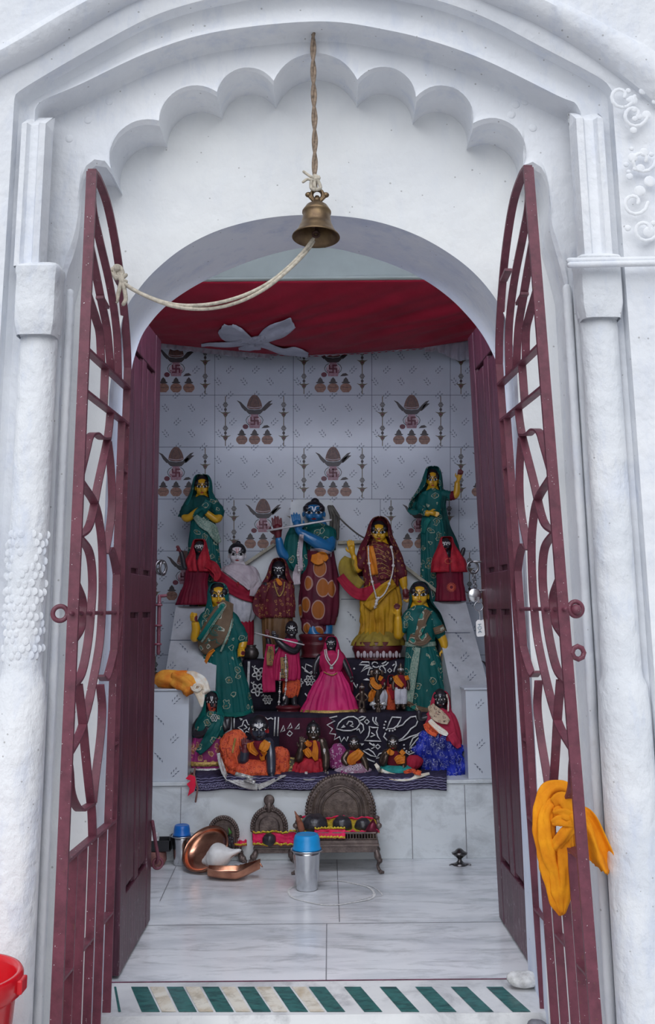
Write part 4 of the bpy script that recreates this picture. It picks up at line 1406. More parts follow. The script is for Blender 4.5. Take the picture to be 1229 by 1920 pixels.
tumbler('steel tumbler with a bright blue lid standing in the chalk ring', 576, 1668, 68, 26, 20, 'blue_lid', 25.5, 31, 30)
tumbler('steel tumbler with a deep blue lid at the foot of the ledge', 340, 1621, 49, 17.5, 14.5, 'blue_lid_dark', 15.5, 24, 21)

def px_lathe(prof, n=40):
    bm = new_bm(); lathe(bm, prof, n); return bm
# copper bowl tipped on its rim, conch shell in it
pb = at_z(382, 1634, 0)
cb = thing('copper_bowl', 'copper bowl tipped up on its rim with the conch lying in it', 'bowl', pb)
Rb = .096
tr = Matrix.Translation((.008, .015, .052)) @ Matrix.Rotation(math.radians(28), 4, 'Y').inverted() @ Matrix.Rotation(math.radians(38), 4, 'X')
bm = new_bm()
lathe(bm, [(0, -.026), (Rb * .6, -.026), (Rb * .9, -.018), (Rb * .98, -.002), (Rb, .008), (Rb * 1.04, .010), (Rb * 1.04, .013), (Rb * .97, .012), (Rb * .94, -.002), (Rb * .85, -.016), (Rb * .55, -.022), (0, -.022)], 48)
bmesh.ops.transform(bm, matrix=tr, verts=bm.verts)
mn = min(v.co.z for v in bm.verts)
bmesh.ops.translate(bm, vec=(0, 0, -mn + .001), verts=bm.verts)
obj('bowl', bm, M['copper'], cb)
# boat-shaped copper spoon dish in front
pk = at_z(440, 1648, 0)
ck = thing('copper_dish', 'boat-shaped copper offering dish with a raised spout, lying in front of the conch', 'dish', pk)
kk = (at(441, 1648, pk.y) - at(440, 1648, pk.y)).length
bm = new_bm()
def boat(s, inn_):
    rows = []
    for i in range(25):
        t = i / 24
        cx = (-50 + 98 * t) * kk
        w = (math.sin(math.pi * (t * .86 + .07)) ** .7) * 24 * kk * (1 if t < .7 else 1 - (t - .7) * 2.2) + .006
        lift = (.030 * max(0, t - .55) ** 1.2 * 3 + .010 * (1 - t) ** 4)
        d = 17 * kk
        row = []
        for j in range(13):
            a = math.pi * j / 12
            row.append(Vector((cx, -math.cos(a) * w * (.93 if inn_ else 1), lift + d - math.sin(a) ** .8 * (d - (.004 if inn_ else 0)))))
        rows.append(row)
    return rows
A, B = boat(1, False), boat(1, True)
loft(bm, A); loft(bm, B)
for s_ in (0, 12):
    loft(bm, [[r[s_] for r in A], [r[s_] for r in B]])
for s_ in (0, 24):
    loft(bm, [A[s_], B[s_]])
bmesh.ops.remove_doubles(bm, verts=bm.verts, dist=1e-5)
mn = min(v.co.z for v in bm.verts); bmesh.ops.translate(bm, vec=(0, 0, -mn + .0005), verts=bm.verts)
obj('dish', bm, M['copper'], ck, autos=50)
bm = new_bm()
tube(bm, [(Vector((30, 0, 22)) * kk), Vector((46, -2, 30)) * kk, Vector((52, -4, 22)) * kk], .003, 8)
obj('handle', bm, M['copper'], ck)
# crumpled foil scrap in the dish
sf = thing('metal_clip', 'small shiny steel clip lying behind the boat-shaped copper dish', 'clip', at_z(448, 1634, 0))
bm = new_bm()
for a in range(4):
    tube(bm, [Vector((.018 * math.cos(a + .2 * i), .012 * math.sin(a * 1.7 + .5 * i), .012 + .010 * math.sin(i + a))) for i in range(5)], .004, 8)
obj('clip', bm, M['steel'], sf)
# conch
cp = at(412, 1606, pb.y - .03)
co = thing('conch_shell', 'white conch shell with a ridged spire resting in the tipped copper bowl', 'shell', cp)
bm = new_bm()
ax = Vector((1, -.12, .30)).normalized()
q = ax.to_track_quat('X', 'Z').to_matrix()
rows = []
N = 60
prof = [(-36, 1), (-33, 6), (-31, 5.6), (-27, 11), (-25, 10.4), (-20, 18), (-17.5, 17.5), (-10, 25), (-2, 26), (6, 24), (14, 18), (22, 12), (30, 8), (38, 5.5), (44, 2)]
for x, r in prof:
    row = []
    for i in range(28):
        a = 2 * math.pi * i / 28
        rr = r * (1 + .07 * math.sin(a + x * .12)) * kk
        row.append(q @ Vector((x * kk * 1.02, rr * math.cos(a), rr * math.sin(a) * (.95 if x < 15 else .7))))
    rows.append(row)
loft(bm, rows, closed=True, cap=True)
obj('shell', bm, M['conch'], co, sub=1)
bm = new_bm()
loft(bm, [[q @ (Vector((x, -r * .9 - 1.0, -r * .35 + z)) * kk) for x, r, z in ((2, 20, 3), (10, 17, 2), (20, 11, 1), (32, 6, 0), (40, 4, 0))], [q @ (Vector((x, -r * .8 - 1.0, -r * .75 + z)) * kk) for x, r, z in ((2, 19, 1), (10, 16, 1), (20, 10, 0), (32, 6, 0), (40, 4, 0))]])
obj('lip', bm, mat('conch_lip_shadowed', (.45, .30, .25), .4), co, solid=.002)

# three cast brass thrones
def throne(label, Yf, Yb, xl, xr, yseat_top, yseat_bot, yfoot, back, finial=None, teeth=26, rails=True, arms=True):
    p0 = at_z((xl + xr) / 2, yfoot, 0)
    root = thing('brass_throne', label, 'throne', (p0.x, p0.y, 0))
    o = root.location.copy()
    def q(x, y, Y=Yf): return at(x, y, Y) - o
    zt, zb_ = q(xl, yseat_top).z, q(xl, yseat_bot).z
    xa, xb = q(xl, yseat_top).x, q(xr, yseat_top).x
    ya, yb = Yf - o.y, Yb - o.y
    bm = new_bm()
    h = zt - zb_
    for z0, z1, e in ((zb_, zb_ + h * .30, .004), (zb_ + h * .30, zb_ + h * .42, .010), (zb_ + h * .42, zb_ + h * .6, .006)):
        box(bm, xa - e, xb + e, ya - e, yb, z0, z1)
    # pierced gallery
    box(bm, xa, xb, ya + .004, yb, zb_ + h * .6, zb_ + h * .66)
    n = max(8, int((xb - xa) / .011))
    for i in range(n + 1):
        x = xa + (xb - xa) * i / n
        box(bm, x - .0022, x + .0022, ya, ya + .006, zb_ + h * .6, zt - h * .08)
    box(bm, xa, xb, ya - .002, ya + .008, zt - h * .1, zt)
    obj('seat', bm, M['brass_dark'], root, smooth=False, bevel=.0015)
    for i, (x, s_) in enumerate(((xa, -1), (xb, 1), (xa, -1), (xb, 1))):
        y = ya + .004 if i < 2 else yb - .012
        bm = new_bm()
        L = zb_
        pts = [Vector((x, y, L + .004)), Vector((x + s_ * .004, y - .006, L * .8)), Vector((x + s_ * .010, y - .010, L * .62)), Vector((x + s_ * .004, y - .004, L * .36)), Vector((x + s_ * .010, y - .008, L * .14)), Vector((x + s_ * .016, y - .016, .007))]
        tube(bm, smooth_path(pts, 4), [.011, .012, .012, .013, .0135, .013, .012, .010, .0085, .0075, .007, .0065, .0065, .0065, .0065, .0065, .0065, .007, .007, .007, .007], 10)
        for d in (-.006, 0, .006):
            ball(bm, (x + s_ * .018 + d, y - .020, .006), (.0045, .008, .0055), 8, 6)
        ball(bm, (x + s_ * .011, y - .010, L * .62), (.012, .010, .012), 8, 6)
        obj('leg', bm, M['brass_dark'], root)
    # back: plate with beaded scalloped rim
    cx, cy, rx, ry, ybase = back
    Yq = Yb - .008
    out = []
    for i in range(61):
        t = math.pi * i / 60
        out.append((cx + rx * math.cos(t), cy - ry * math.sin(t) ** .92))
    def plate(k, Y, extra=0):
        pts = [(cx + (x - cx) * k, cy + (y - cy) * k) for x, y in out]
        pts = [(cx + rx * k, ybase)] + pts + [(cx - rx * k, ybase)]
        return [q(x, y, Y) for x, y in pts]
    bm = new_bm()
    P0, P1 = plate(1, Yq), plate(1, Yq + .008)
    Pm, Pi, Pj, Pk = plate(.86, Yq - .004), plate(.80, Yq + .001), plate(.62, Yq + .001), plate(.56, Yq - .003)
    loft(bm, [P1, P0, Pm, Pi, Pj, Pk])
    f = bm.faces.new([bm.verts.new(v) for v in plate(.55, Yq - .002)])
    f = bm.faces.new([bm.verts.new(v) for v in plate(1, Yq + .0085)])
    obj('backrest', bm, M['brass_dark'], root, autos=40)
    bm = new_bm()
    for i in range(teeth + 1):
        t = math.pi * (-.06 + 1.12 * i / teeth)
        x, y = cx + rx * 1.02 * math.cos(t), cy - ry * 1.02 * (math.sin(t) if math.sin(t) > 0 else math.sin(t) * .9)
        if y > ybase: continue
        ball(bm, q(x, y, Yq), (.0068, .006, .0068), 8, 6)
    for i in range(int(teeth * .8) + 1):
        t = math.pi * i / int(teeth * .8)
        ball(bm, q(cx + rx * .91 * math.cos(t), cy - ry * .91 * math.sin(t), Yq - .003), .0042, 8, 6)
    obj('beaded_rim', bm, M['brass_dark'], root)
    if finial:
        fx, fy, fr = finial
        bm = new_bm()
        k = .00235
        lathe(bm, [(0, -.004), (fr * k, -.002), (fr * k * 1.05, .004), (fr * k * .75, .006), (fr * k * .4, .007), (0, .010)], 20, q(fx, fy, Yq), Matrix.Rotation(math.pi / 2, 3, 'X'))
        tube(bm, [q(fx, fy + fr * .8, Yq), q(fx, cy - ry * .92, Yq)], [.010, .013], 10)
        for s_ in (-1, 1):
            tube(bm, [q(fx + s_ * 7, fy + fr * 1.2, Yq - .002), q(fx + s_ * 9, fy + fr * 1.9, Yq - .002), q(fx + s_ * 12, fy + fr * 2.4, Yq - .002)], .005, 8)
        obj('finial', bm, M['brass_dark'], root)
    if arms:
        for s_, x in ((-1, xl), (1, xr)):
            bm = new_bm()
            pts = [q(x, yseat_top, Yf + .01), q(x + s_ * 4, yseat_top - 12, Yf + .012), q(x + s_ * 2, yseat_top - 24, Yf + .02), q(x - s_ * 4, yseat_top - 30, Yf + .05)]
            tube(bm, smooth_path(pts, 4), .0065, 8)
            ball(bm, q(x + s_ * 5, yseat_top - 13, Yf + .005), (.012, .010, .011), 10, 8)
            ball(bm, q(x + s_ * 1, yseat_top - 28, Yf + .02), (.010, .009, .009), 10, 8)
            obj('arm', bm, M['brass_dark'], root)
    return root
Yt = at_z(635, 1640, 0).y
big = throne('largest brass throne, with a wide arched back, behind the tumbler with the bright blue lid', Yt + .02, Y1 - .02, 560, 706, 1561, 1599, 1636, (639, 1524, 63, 70, 1565), teeth=40)
Yt2 = at_z(510, 1616, 0).y
mid_t = throne('middle-sized brass throne with a round knob finial on its back', Yt2 + .01, Y1 - .012, 480, 545, 1573, 1600, 1616, (505, 1551, 32, 36, 1576), finial=(505, 1500, 9), teeth=26, arms=False)
small_t = throne('smallest brass throne, behind the conch shell, without a finial', Yt2 + .01, Y1 - .012, 392, 452, 1586, 1606, 1616, (419, 1563, 27, 31, 1590), teeth=24, arms=False)
# arched moulding on the largest back
bm = new_bm()
o_ = big.location
for k in (1.0, .80):
    pts = []
    for i in range(41):
        t = i / 40
        a = math.pi * t
        x = 639 + 43 * k * math.cos(a)
        y = 1524 - (48 * k * math.sin(a) ** .8 + (9 * k if k < .9 else 3) * max(0, 1 - abs(t - .5) * 5))
        pts.append(at(x, y, Y1 - .034) - o_)
    pts = [at(639 + 43 * k, 1562, Y1 - .034) - o_] + pts + [at(639 - 43 * k, 1562, Y1 - .034) - o_]
    tube(bm, pts, .0035, 6)
obj('arch_moulding', bm, M['brass_dark'], big)

# cloths and stones laid on the thrones
M['red_satin'] = cloth_mat('red_satin', inn(175, 22, 62, 2.6), inn(120, 12, 40, 2.6), 30, .2, .5, .4, (60, 60, 60))
M['gold_lace'] = mat('gold_lace', inn(200, 150, 40, 2.6), .45, .3, var=.3, vscale=160, c2=inn(110, 50, 20, 2.6), bump=.6, bscale=240)
M['leaf'] = mat('green_leaf', (.08, .26, .05), .5)
def crumple(name, label, cat, px0, px1, y0, y1, Yf, Yb, mt, edge=None, seed=0, amp=.008, group=None, sag=0):
    """small cloth spread over a seat: a crumpled sheet, raised at the back"""
    root = thing(name, label, cat, at((px0 + px1) / 2, y1, (Yf + Yb) / 2), group)
    o = root.location.copy()
    bm = new_bm()
    nx, ny = 26, 14
    def pt(i, j, lift=0):
        u, v = i / nx, j / ny
        y = y1 + (y0 - y1) * v + sag * math.sin(math.pi * u)
        Y = Yf + (Yb - Yf) * v
        p = at(px0 + (px1 - px0) * u, y, Y) - o
        n_ = noise.noise(Vector((u * 5 + seed, v * 3, seed))) + .5 * noise.noise(Vector((u * 13, v * 7 + seed, 2)))
        return p + Vector((0, -amp * abs(n_), amp * n_ + lift))
    loft(bm, [[pt(i, j) for i in range(nx + 1)] for j in range(ny + 1)])
    ob = obj('cloth', bm, mt, root, solid=.002)
    if edge:
        bm = new_bm()
        for j0 in (0, ny):
            a = [pt(i, j0, .002) + Vector((0, -.003, 0)) for i in range(nx + 1)]
            b = [p + Vector((0, -.001, .007 + .003 * math.sin(i * 2.3))) for i, p in enumerate(a)]
            loft(bm, [a, b])
        obj('lace_edge', bm, edge, root, solid=.0015)
    return root
crumple('seat_cloth', 'crimson satin cloth with gold lace on the middle-sized throne', 'cloth', 474, 556, 1562, 1585, Yt2 - .006, Y1 - .03, M['red_satin'], M['gold_lace'], 3)
crumple('seat_cloth', 'crimson cloth roll with a cream edge beside the dark stone on the smallest throne', 'cloth', 440, 463, 1572, 1586, Yt2 - .02, Yt2 + .05, M['red_satin'], M['gold_lace'], 9)
crumple('seat_cloth', 'golden yellow and crimson cloth crumpled across the largest throne', 'cloth', 566, 712, 1535, 1562, Yt + .03, Y1 - .05, M['gold_lace'], M['red_satin'], 5, .012)
crumple('seat_cloth', 'crimson strip of cloth hanging over the front gallery of the largest throne', 'cloth', 590, 648, 1555, 1572, Yt + .006, Yt + .03, M['red_satin'], M['gold_lace'], 15, .004)
def stone_(label, px, py, Y, r, seed, leafy=False, squash=.85):
    root = thing('sacred_stone', label, 'stone', at(px, py, Y), 'black stones on the brass thrones')
    bm = new_bm()
    ball(bm, (0, 0, 0), (r, r * .9, r * squash), 24, 16)
    for v in bm.verts:
        n_ = noise.noise(v.co * 60 + Vector((seed, 0, 0)))
        v.co *= 1 + .10 * n_
    obj('stone', bm, M['stone_black'], root)
    return root
stone_('large domed grey-black stone at the front corner of the largest throne', 590, 1548, Yt + .085, .055, 1, squash=.8)
stone_('lumpy black stone in the middle of the largest throne', 642, 1547, Yt + .085, .040, 2)
stone_('smooth black stone beside the dark red cup on the largest throne', 681, 1548, Yt + .085, .034, 3)
stone_('single small black stone on the crimson satin of the middle throne', 505, 1574, Yt2 - .01, .028, 4)
sr = thing('sacred_stone', 'cluster-like knobbly black stone with a green leaf on the smallest throne', 'stone', at(423, 1578, Yt2 - .005), 'black stones on the brass thrones')
bm = new_bm()
ball(bm, (0, 0, 0), (.030, .026, .028), 14, 10)
for k in range(26):
    t = k * 2.4; ph = math.acos(1 - 2 * (k + .5) / 26)
    ball(bm, (.028 * math.sin(ph) * math.cos(t), .024 * math.sin(ph) * math.sin(t), .026 * math.cos(ph)), .0085, 8, 6)
obj('stone', bm, M['stone_black'], sr)
bm = new_bm()
loft(bm, [[Vector((.010, -.01, .024)), Vector((.016, -.016, .04)), Vector((.012, -.012, .058))], [Vector((.012, -.012, .024)), Vector((.028, -.012, .036)), Vector((.012, -.012, .058))]])
obj('leaf', bm, M['leaf'], sr, solid=.001)
bm = new_bm()
ck2 = thing('metal_cup', 'small dark red tipped cup at the end of the largest throne', 'cup', at(700, 1553, Yt + .035))
lathe(bm, [(0, -.02), (.014, -.02), (.020, 0), (.028, .018), (.026, .018), (.017, -.002), (.011, -.014), (0, -.014)], 24, (0, 0, 0), Matrix.Rotation(-.9, 3, 'Y'))
obj('cup', bm, mat('dark_red_metal', inn(75, 20, 35, 2.6), .4, .5), ck2)
bm = new_bm()
hn = thing('curved_horn', 'brown pointed curved horn at the end of the largest throne', 'horn', at(563, 1548, Yt + .02))
o_ = hn.location.copy()
tube(bm, smooth_path([at(566, 1556, Yt + .02) - o_, at(562, 1542, Yt + .015) - o_, at(558, 1532, Yt + .01) - o_, at(553, 1521, Yt + .012) - o_], 5), [.013] * 5 + [.011] * 4 + [.007] * 3 + [.004] * 2 + [.003, .0015], 10)
obj('horn', bm, mat('brown_horn', inn(95, 55, 40, 2.6), .5), hn)

# oil lamp of turned brass near the door leaf
pl_ = at_z(863, 1622, 0)
lm = thing('oil_lamp', 'small turned metal oil lamp on the bare marble floor', 'lamp', pl_)
k = .0023
lathe_p = [(0, 0), (13 * k, 0), (13 * k, 1.5 * k), (7 * k, 4 * k), (3.5 * k, 8 * k), (4 * k, 11 * k), (9 * k, 15 * k), (13 * k, 18 * k), (14 * k, 20 * k), (9 * k, 22 * k), (6 * k, 25 * k), (3 * k, 27 * k), (0, 27.5 * k)]
bm = new_bm(); lathe(bm, lathe_p, 28); obj('lamp_body', bm, mat('oily_dark_metal', (.16, .15, .15), .25, .9, var=.2), lm)
bm = new_bm()
for s_ in (-1, 1):
    tube(bm, [(s_ * 11 * k, 0, 1.2 * k), (s_ * 15 * k, -.006, 2 * k), (s_ * 18 * k, -.008, 1.2 * k)], .003, 6)
obj('foot', bm, M['metal_dark'], lm)

# clay pot, dark tin and crumpled paper in the corner behind the door leaf
pt_ = at_z(293, 1622, 0)
tn = thing('clay_pot', 'brown clay pot half hidden behind the edge of the wooden door', 'pot', pt_)
bm = new_bm(); lathe(bm, [(0, 0), (.032, 0), (.042, .02), (.040, .045), (.034, .055), (.030, .055), (.034, .04), (.034, .01), (0, .008)], 28)
obj('pot', bm, mat('brown_clay', inn(95, 62, 58, 2.6), .7, var=.25), tn)
tn = thing('tin_box', 'small black open tin resting on the clay pot in the corner', 'tin', pt_ + Vector((.01, 0, .057)))
bm = new_bm()
box(bm, -.045, .050, -.03, .03, 0, .006); box(bm, -.045, -.04, -.03, .03, .0055, .05); box(bm, .045, .050, -.03, .03, .0055, .055); box(bm, -.045, .05, .026, .03, .0055, .045); box(bm, -.045, .05, -.03, -.026, .0055, .04)
obj('tin', bm, mat('black_tin', (.02, .02, .024), .5), tn, smooth=False)
pp = thing('crumpled_paper', 'crumpled white paper stuffed in the black tin', 'paper', pt_ + Vector((-.012, 0, .095)))
bm = new_bm(); ball(bm, (0, 0, 0), (.028, .022, .028), 14, 10)
for v in bm.verts: v.co *= 1 + .55 * noise.noise(v.co * 60)
obj('paper', bm, mat('white_paper', (.7, .7, .72), .8), pp, smooth=False)

# pebble on the threshold
ps = at_z(984, 1853, 0)
st = thing('white_stone', 'rounded whitewashed stone on the end of the striped threshold', 'stone', ps)
bm = new_bm(); ball(bm, (0, 0, .0), (.050, .032, .020), 28, 18)
for v in bm.verts:
    v.co *= 1 + .14 * noise.noise(v.co * 30 + Vector((3, 1, 0))) + .05 * noise.noise(v.co * 90)
mn = min(v.co.z for v in bm.verts); bmesh.ops.translate(bm, vec=(0, 0, -mn + .002), verts=bm.verts)
obj('stone', bm, mat('whitewashed_rock', (.72, .72, .71), .85, var=.25, vscale=30, c2=(.40, .39, .38), bump=.8, bscale=70, bdist=.006), st)
ps = at_z(1030, 1925, 0); ps.y = 2.80
st2 = thing('grey_stone', 'dark grey weathered stone against the corner of the threshold under the gate', 'stone', (ps.x - .02, 2.775, -.12))
bm = new_bm(); ball(bm, (0, 0, .05), (.042, .035, .062), 24, 16)
for v in bm.verts: v.co *= 1 + .2 * noise.noise(v.co * 22)
mn = min(v.co.z for v in bm.verts); bmesh.ops.translate(bm, vec=(0, 0, -mn), verts=bm.verts)
obj('stone', bm, mat('grey_rock', (.22, .22, .25), .85, var=.35, vscale=40, c2=(.08, .08, .09), bump=.8, bscale=60, bdist=.006), st2)

# red bucket
pbk = at(-88, 1826, 2.28)
hb = pbk.z + .12
bk = thing('bucket', 'glossy red plastic bucket beside the white column', 'bucket', (pbk.x, pbk.y, -.12))
Rr = (at(40, 1826, 2.28) - pbk).length
bm = new_bm()
lathe(bm, [(0, 0), (Rr * .70, 0), (Rr * .72, .01), (Rr * .90, hb - .05), (Rr * .93, hb - .045), (Rr * 1.0, hb - .04), (Rr * 1.0, hb - .006), (Rr * .97, hb), (Rr * .92, hb), (Rr * .88, hb - .01), (Rr * .69, .012), (0, .012)], 64)
M['red_plastic'] = mat('red_plastic', (.62, .004, .012), .22, var=.04)
obj('pail', bm, M['red_plastic'], bk)
bm = new_bm()
for s_ in (-1, 1):
    box(bm, s_ * Rr * 1.0 - .008, s_ * Rr * 1.0 + .008, -.02, .02, hb - .035, hb - .008)
obj('handle_lug', bm, M['red_plastic'], bk, smooth=False, bevel=.003)

# ------------------------------------------------------------------ loose cloths
def bundle(bm, path, radii, o, pleat=7, amp=.18, seed=0, flat=.6, n=28, steps=7, mi=0):
    """gathered cloth: a tube whose section is pleated and drifts along the path"""
    pts = smooth_path([at(*p) - o for p in path], steps)
    rr = [p.x for p in smooth_path([Vector((r, 0, 0)) for r in radii], steps)]
    T, fr = frame_along(pts)
    rings = []
    N_ = len(pts)
    for i, (p, (u, v)) in enumerate(zip(pts, fr)):
        # u across the view, v towards the depth
        ux = Vector((0, -1, 0)).cross(T[i]); ux = ux.normalized() if ux.length > .1 else u
        vy = T[i].cross(ux)
        row = []
        for k in range(n):
            a = 2 * math.pi * k / n
            w = 1 + amp * math.sin(pleat * a + seed + .9 * math.sin(i * .25 + seed)) + amp * .9 * noise.noise(Vector((math.cos(a) * 1.4 + seed, math.sin(a) * 1.4, i * .11))) + amp * .55 * noise.noise(Vector((math.cos(a) * 3.5 + seed, math.sin(a) * 3.5, i * .34)))
            row.append(p + (ux * math.cos(a) + vy * math.sin(a) * flat) * rr[i] * w)
        rings.append(row)
    end = [sum(rings[0], Vector()) / n] ; 
    loft(bm, rings, closed=True, cap=True, mi=mi)
M['marigold'] = cloth_mat('marigold_cotton', (.84, .33, .010), (.66, .20, .006), 14, .3, .8, .8, (55, 55, 30))
oc = thing('orange_cloth', 'marigold orange cloth knotted and hanging on the iron gate', 'cloth', at(1050, 1560, 2.56))
o_ = oc.location.copy()
def G(x, y, Y=2.55): return (900 + x / 3.735, 1420 + y / 3.735, Y)
k = .00143
bm = new_bm()
u_ = k / 3.735
# the long loop hanging at the left, in three overlapping strands
bundle(bm, [G(640, 420), G(640, 300, 2.535), G(585, 225, 2.525), G(490, 245, 2.515), G(440, 340, 2.51), G(428, 480, 2.51), G(445, 610, 2.515), G(478, 740, 2.52), G(510, 860, 2.525), G(545, 1000, 2.53), G(572, 1105, 2.535)], [x * u_ for x in (36, 58, 48, 52, 52, 50, 46, 52, 50, 44, 14)], o_, 5, .20, 0)
bundle(bm, [G(560, 330, 2.505), G(500, 340, 2.50), G(470, 430, 2.498), G(470, 560, 2.50), G(500, 690, 2.505), G(540, 800, 2.51), G(560, 940, 2.518), G(575, 1090, 2.528)], [x * u_ for x in (28, 38, 44, 46, 46, 42, 40, 12)], o_, 4, .22, 2)
bundle(bm, [G(620, 520, 2.50), G(600, 620, 2.50), G(590, 740, 2.505), G(600, 860, 2.51), G(592, 980, 2.52), G(580, 1095, 2.53)], [x * u_ for x in (26, 48, 56, 48, 40, 14)], o_, 5, .22, 3)
# the knot and the folds that run into it
bundle(bm, [G(520, 320, 2.495), G(570, 300, 2.485), G(620, 350, 2.478), G(668, 425, 2.478)], [x * u_ for x in (30, 44, 40, 26)], o_, 4, .24, 6)
bundle(bm, [G(520, 390, 2.49), G(570, 385, 2.48), G(625, 405, 2.474), G(675, 435, 2.476)], [x * u_ for x in (24, 34, 34, 26)], o_, 4, .24, 4)
bundle(bm, [G(505, 455, 2.49), G(560, 445, 2.48), G(625, 450, 2.474), G(675, 450, 2.476)], [x * u_ for x in (18, 32, 34, 26)], o_, 4, .24, 5)
bundle(bm, [G(520, 645, 2.50), G(550, 600, 2.488), G(600, 530, 2.478), G(665, 465, 2.476)], [x * u_ for x in (22, 34, 36, 26)], o_, 4, .22, 8)
bundle(bm, [G(640, 380, 2.50), G(672, 440, 2.47), G(690, 480, 2.50)], [x * u_ for x in (44, 50, 34)], o_, 5, .2, 5)
bundle(bm, [G(690, 440, 2.52), G(664, 540, 2.58), G(694, 620, 2.60)], [x * u_ for x in (26, 36, 30)], o_, 4, .2, 11)
bundle(bm, [G(700, 640, 2.60), G(720, 900, 2.60), G(742, 1200, 2.60), G(770, 1430, 2.6)], [x * u_ for x in (20, 16, 12, 7)], o_, 3, .2, 12)
obj('cloth', bm, M['marigold'], oc)
bm = new_bm()
L_ = smooth_path([Vector((x, y, 0)) for x, y in ((690, 400), (712, 520), (735, 640), (775, 720), (800, 745))], 6)
R_ = smooth_path([Vector((x, y, 0)) for x, y in ((700, 330), (790, 380), (860, 500), (920, 640), (985, 790))], 6)
rows = []
for i, (a, b) in enumerate(zip(L_, R_)):
    t = i / (len(L_) - 1)
    row = []
    for j in range(25):
        v = j / 24
        p = a.lerp(b, v)
        bow = 40 * t * math.sin(math.pi * v)
        fr_ = (10 * math.sin(j * 2.4) + (46 if j == 24 else 0)) if i == len(L_) - 1 else 0
        row.append(at(*G(p.x, p.y + bow + fr_, 2.555)) - o_ + Vector((0, .020 * math.sin(v * 9 + 1.2 * t) * (.3 + .7 * t) + .010 * noise.noise(Vector((v * 5, t * 4, 0))), 0)))
    rows.append(row)
loft(bm, rows)
obj('loose_end', bm, M['marigold'], oc, solid=.002)

# ochre and cream cloth folded on the low pier
Yp = Y1 + .07
fc = thing('folded_cloth', 'ochre and cream cloth rolled up on the tiled pier', 'cloth', at(345, 1290, Yp))
o_ = fc.location.copy()
M['ochre'] = cloth_mat('ochre_cotton', inn(190, 112, 42, 2.4), inn(150, 75, 22, 2.4), 18, .2, .8, .5)
M['cream'] = cloth_mat('cream_cotton', inn(175, 160, 140, 3.0), inn(135, 115, 90, 3.0), 18, .2, .8, .5)
bm = new_bm()
k = .00245
bundle(bm, [(296, 1276, Yp + .02), (310, 1273, Yp), (330, 1274, Yp - .01), (350, 1276, Yp - .02)], [x * k for x in (11, 14, 15, 15)], o_, 4, .14, 1, .9)
bundle(bm, [(325, 1272, Yp - .02), (345, 1280, Yp - .05), (358, 1294, Yp - .085)], [x * k for x in (13, 15, 13)], o_, 5, .16, 3, .7)
obj('cloth', bm, M['ochre'], fc)
bm = new_bm()
bundle(bm, [(345, 1268, Yp), (365, 1273, Yp - .04), (380, 1284, Yp - .07), (388, 1298, Yp - .09)], [x * k for x in (9, 12, 11, 7)], o_, 4, .18, 5, .7)
bundle(bm, [(372, 1288, Yp - .08), (376, 1305, Yp - .09), (379, 1326, Yp - .09)], [x * k for x in (10, 7, 1.5)], o_, 3, .18, 6, .5)
for t0 in (0, 1):
    pts = [at(370 + (4 + i * .55) * math.cos(i * .5 + t0 * 3), 1289 + (3 + i * .4) * math.sin(i * .5 + t0 * 3), Yp - .10) - o_ for i in range(14)]
    tube(bm, pts, .0045, 6)
obj('cream_end', bm, M['cream'], fc)
# torn red flag on a stick hanging over the ledge
rf = thing('red_flag', 'torn red cloth flag on a thin stick hanging over the ledge', 'flag', at(362, 1462, Y1 + .01))
o_ = rf.location.copy()
bm = new_bm()
out_ = [(356, 1452), (366, 1456), (368, 1470), (364, 1484), (352, 1493), (356, 1478), (350, 1470), (358, 1464), (348, 1460)]
vs_ = [bm.verts.new(at(x, y, Y1 - .028) - o_) for x, y in out_]
bm.faces.new(vs_)
obj('cloth', bm, cloth_mat('red_flag_cloth', inn(150, 22, 45, 2.6)), rf, smooth=False, solid=.002)
bm = new_bm(); tube(bm, [at(366, 1440, Y1 + .05) - o_, at(364, 1452, Y1 - .022) - o_, at(371, 1478, Y1 - .03) - o_, at(367, 1503, Y1 - .034) - o_], .004, 8)
obj('stick', bm, mat('brown_stick', inn(85, 60, 55, 2.6), .7), rf)

# ------------------------------------------------------------------ figurines: tools
def skin(name, c, rough=.32, coat=.3):
    return mat(name, c, rough, 0, var=.05, vscale=12, coat=coat)
M['skin_yellow'] = skin('yellow_enamel', (.62, .33, .012))
M['skin_blue'] = skin('blue_enamel', (.012, .14, .34))
M['skin_white'] = skin('ivory_enamel', (.66, .62, .64))
M['skin_black'] = skin('black_enamel', (.022, .020, .026), .3)
M['skin_slate'] = skin('slate_black_enamel', (.028, .034, .055), .3)
M['skin_bronze'] = mat('dark_bronze', (.13, .095, .075), .32, .75, var=.2, vscale=40)
M['paint_black'] = mat('black_paint', (.008, .007, .008), .35)
M['paint_white'] = mat('white_paint', (.82, .80, .78), .4)
M['paint_red'] = mat('red_paint', (.42, .03, .03), .4)
M['paint_maroon'] = mat('maroon_paint', (.14, .018, .025), .4)
M['paint_vermilion'] = mat('vermilion_paint', (.55, .07, .03), .5)
M['hair'] = mat('black_hair', (.012, .011, .016), .4)
M['gold'] = mat('gold_thread', (.62, .42, .12), .4, .35, var=.35, vscale=220, c2=(.22, .12, .04), bump=.7, bscale=260, bdist=.002)
M['silver'] = mat('silver_thread', (.62, .62, .60), .35, .5, var=.35, vscale=200, c2=(.2, .2, .2), bump=.6, bscale=260, bdist=.002)
M['pearl'] = mat('white_beads', (.74, .70, .68), .3)
M['flute'] = mat('pale_flute', (.62, .60, .60), .3, .3)

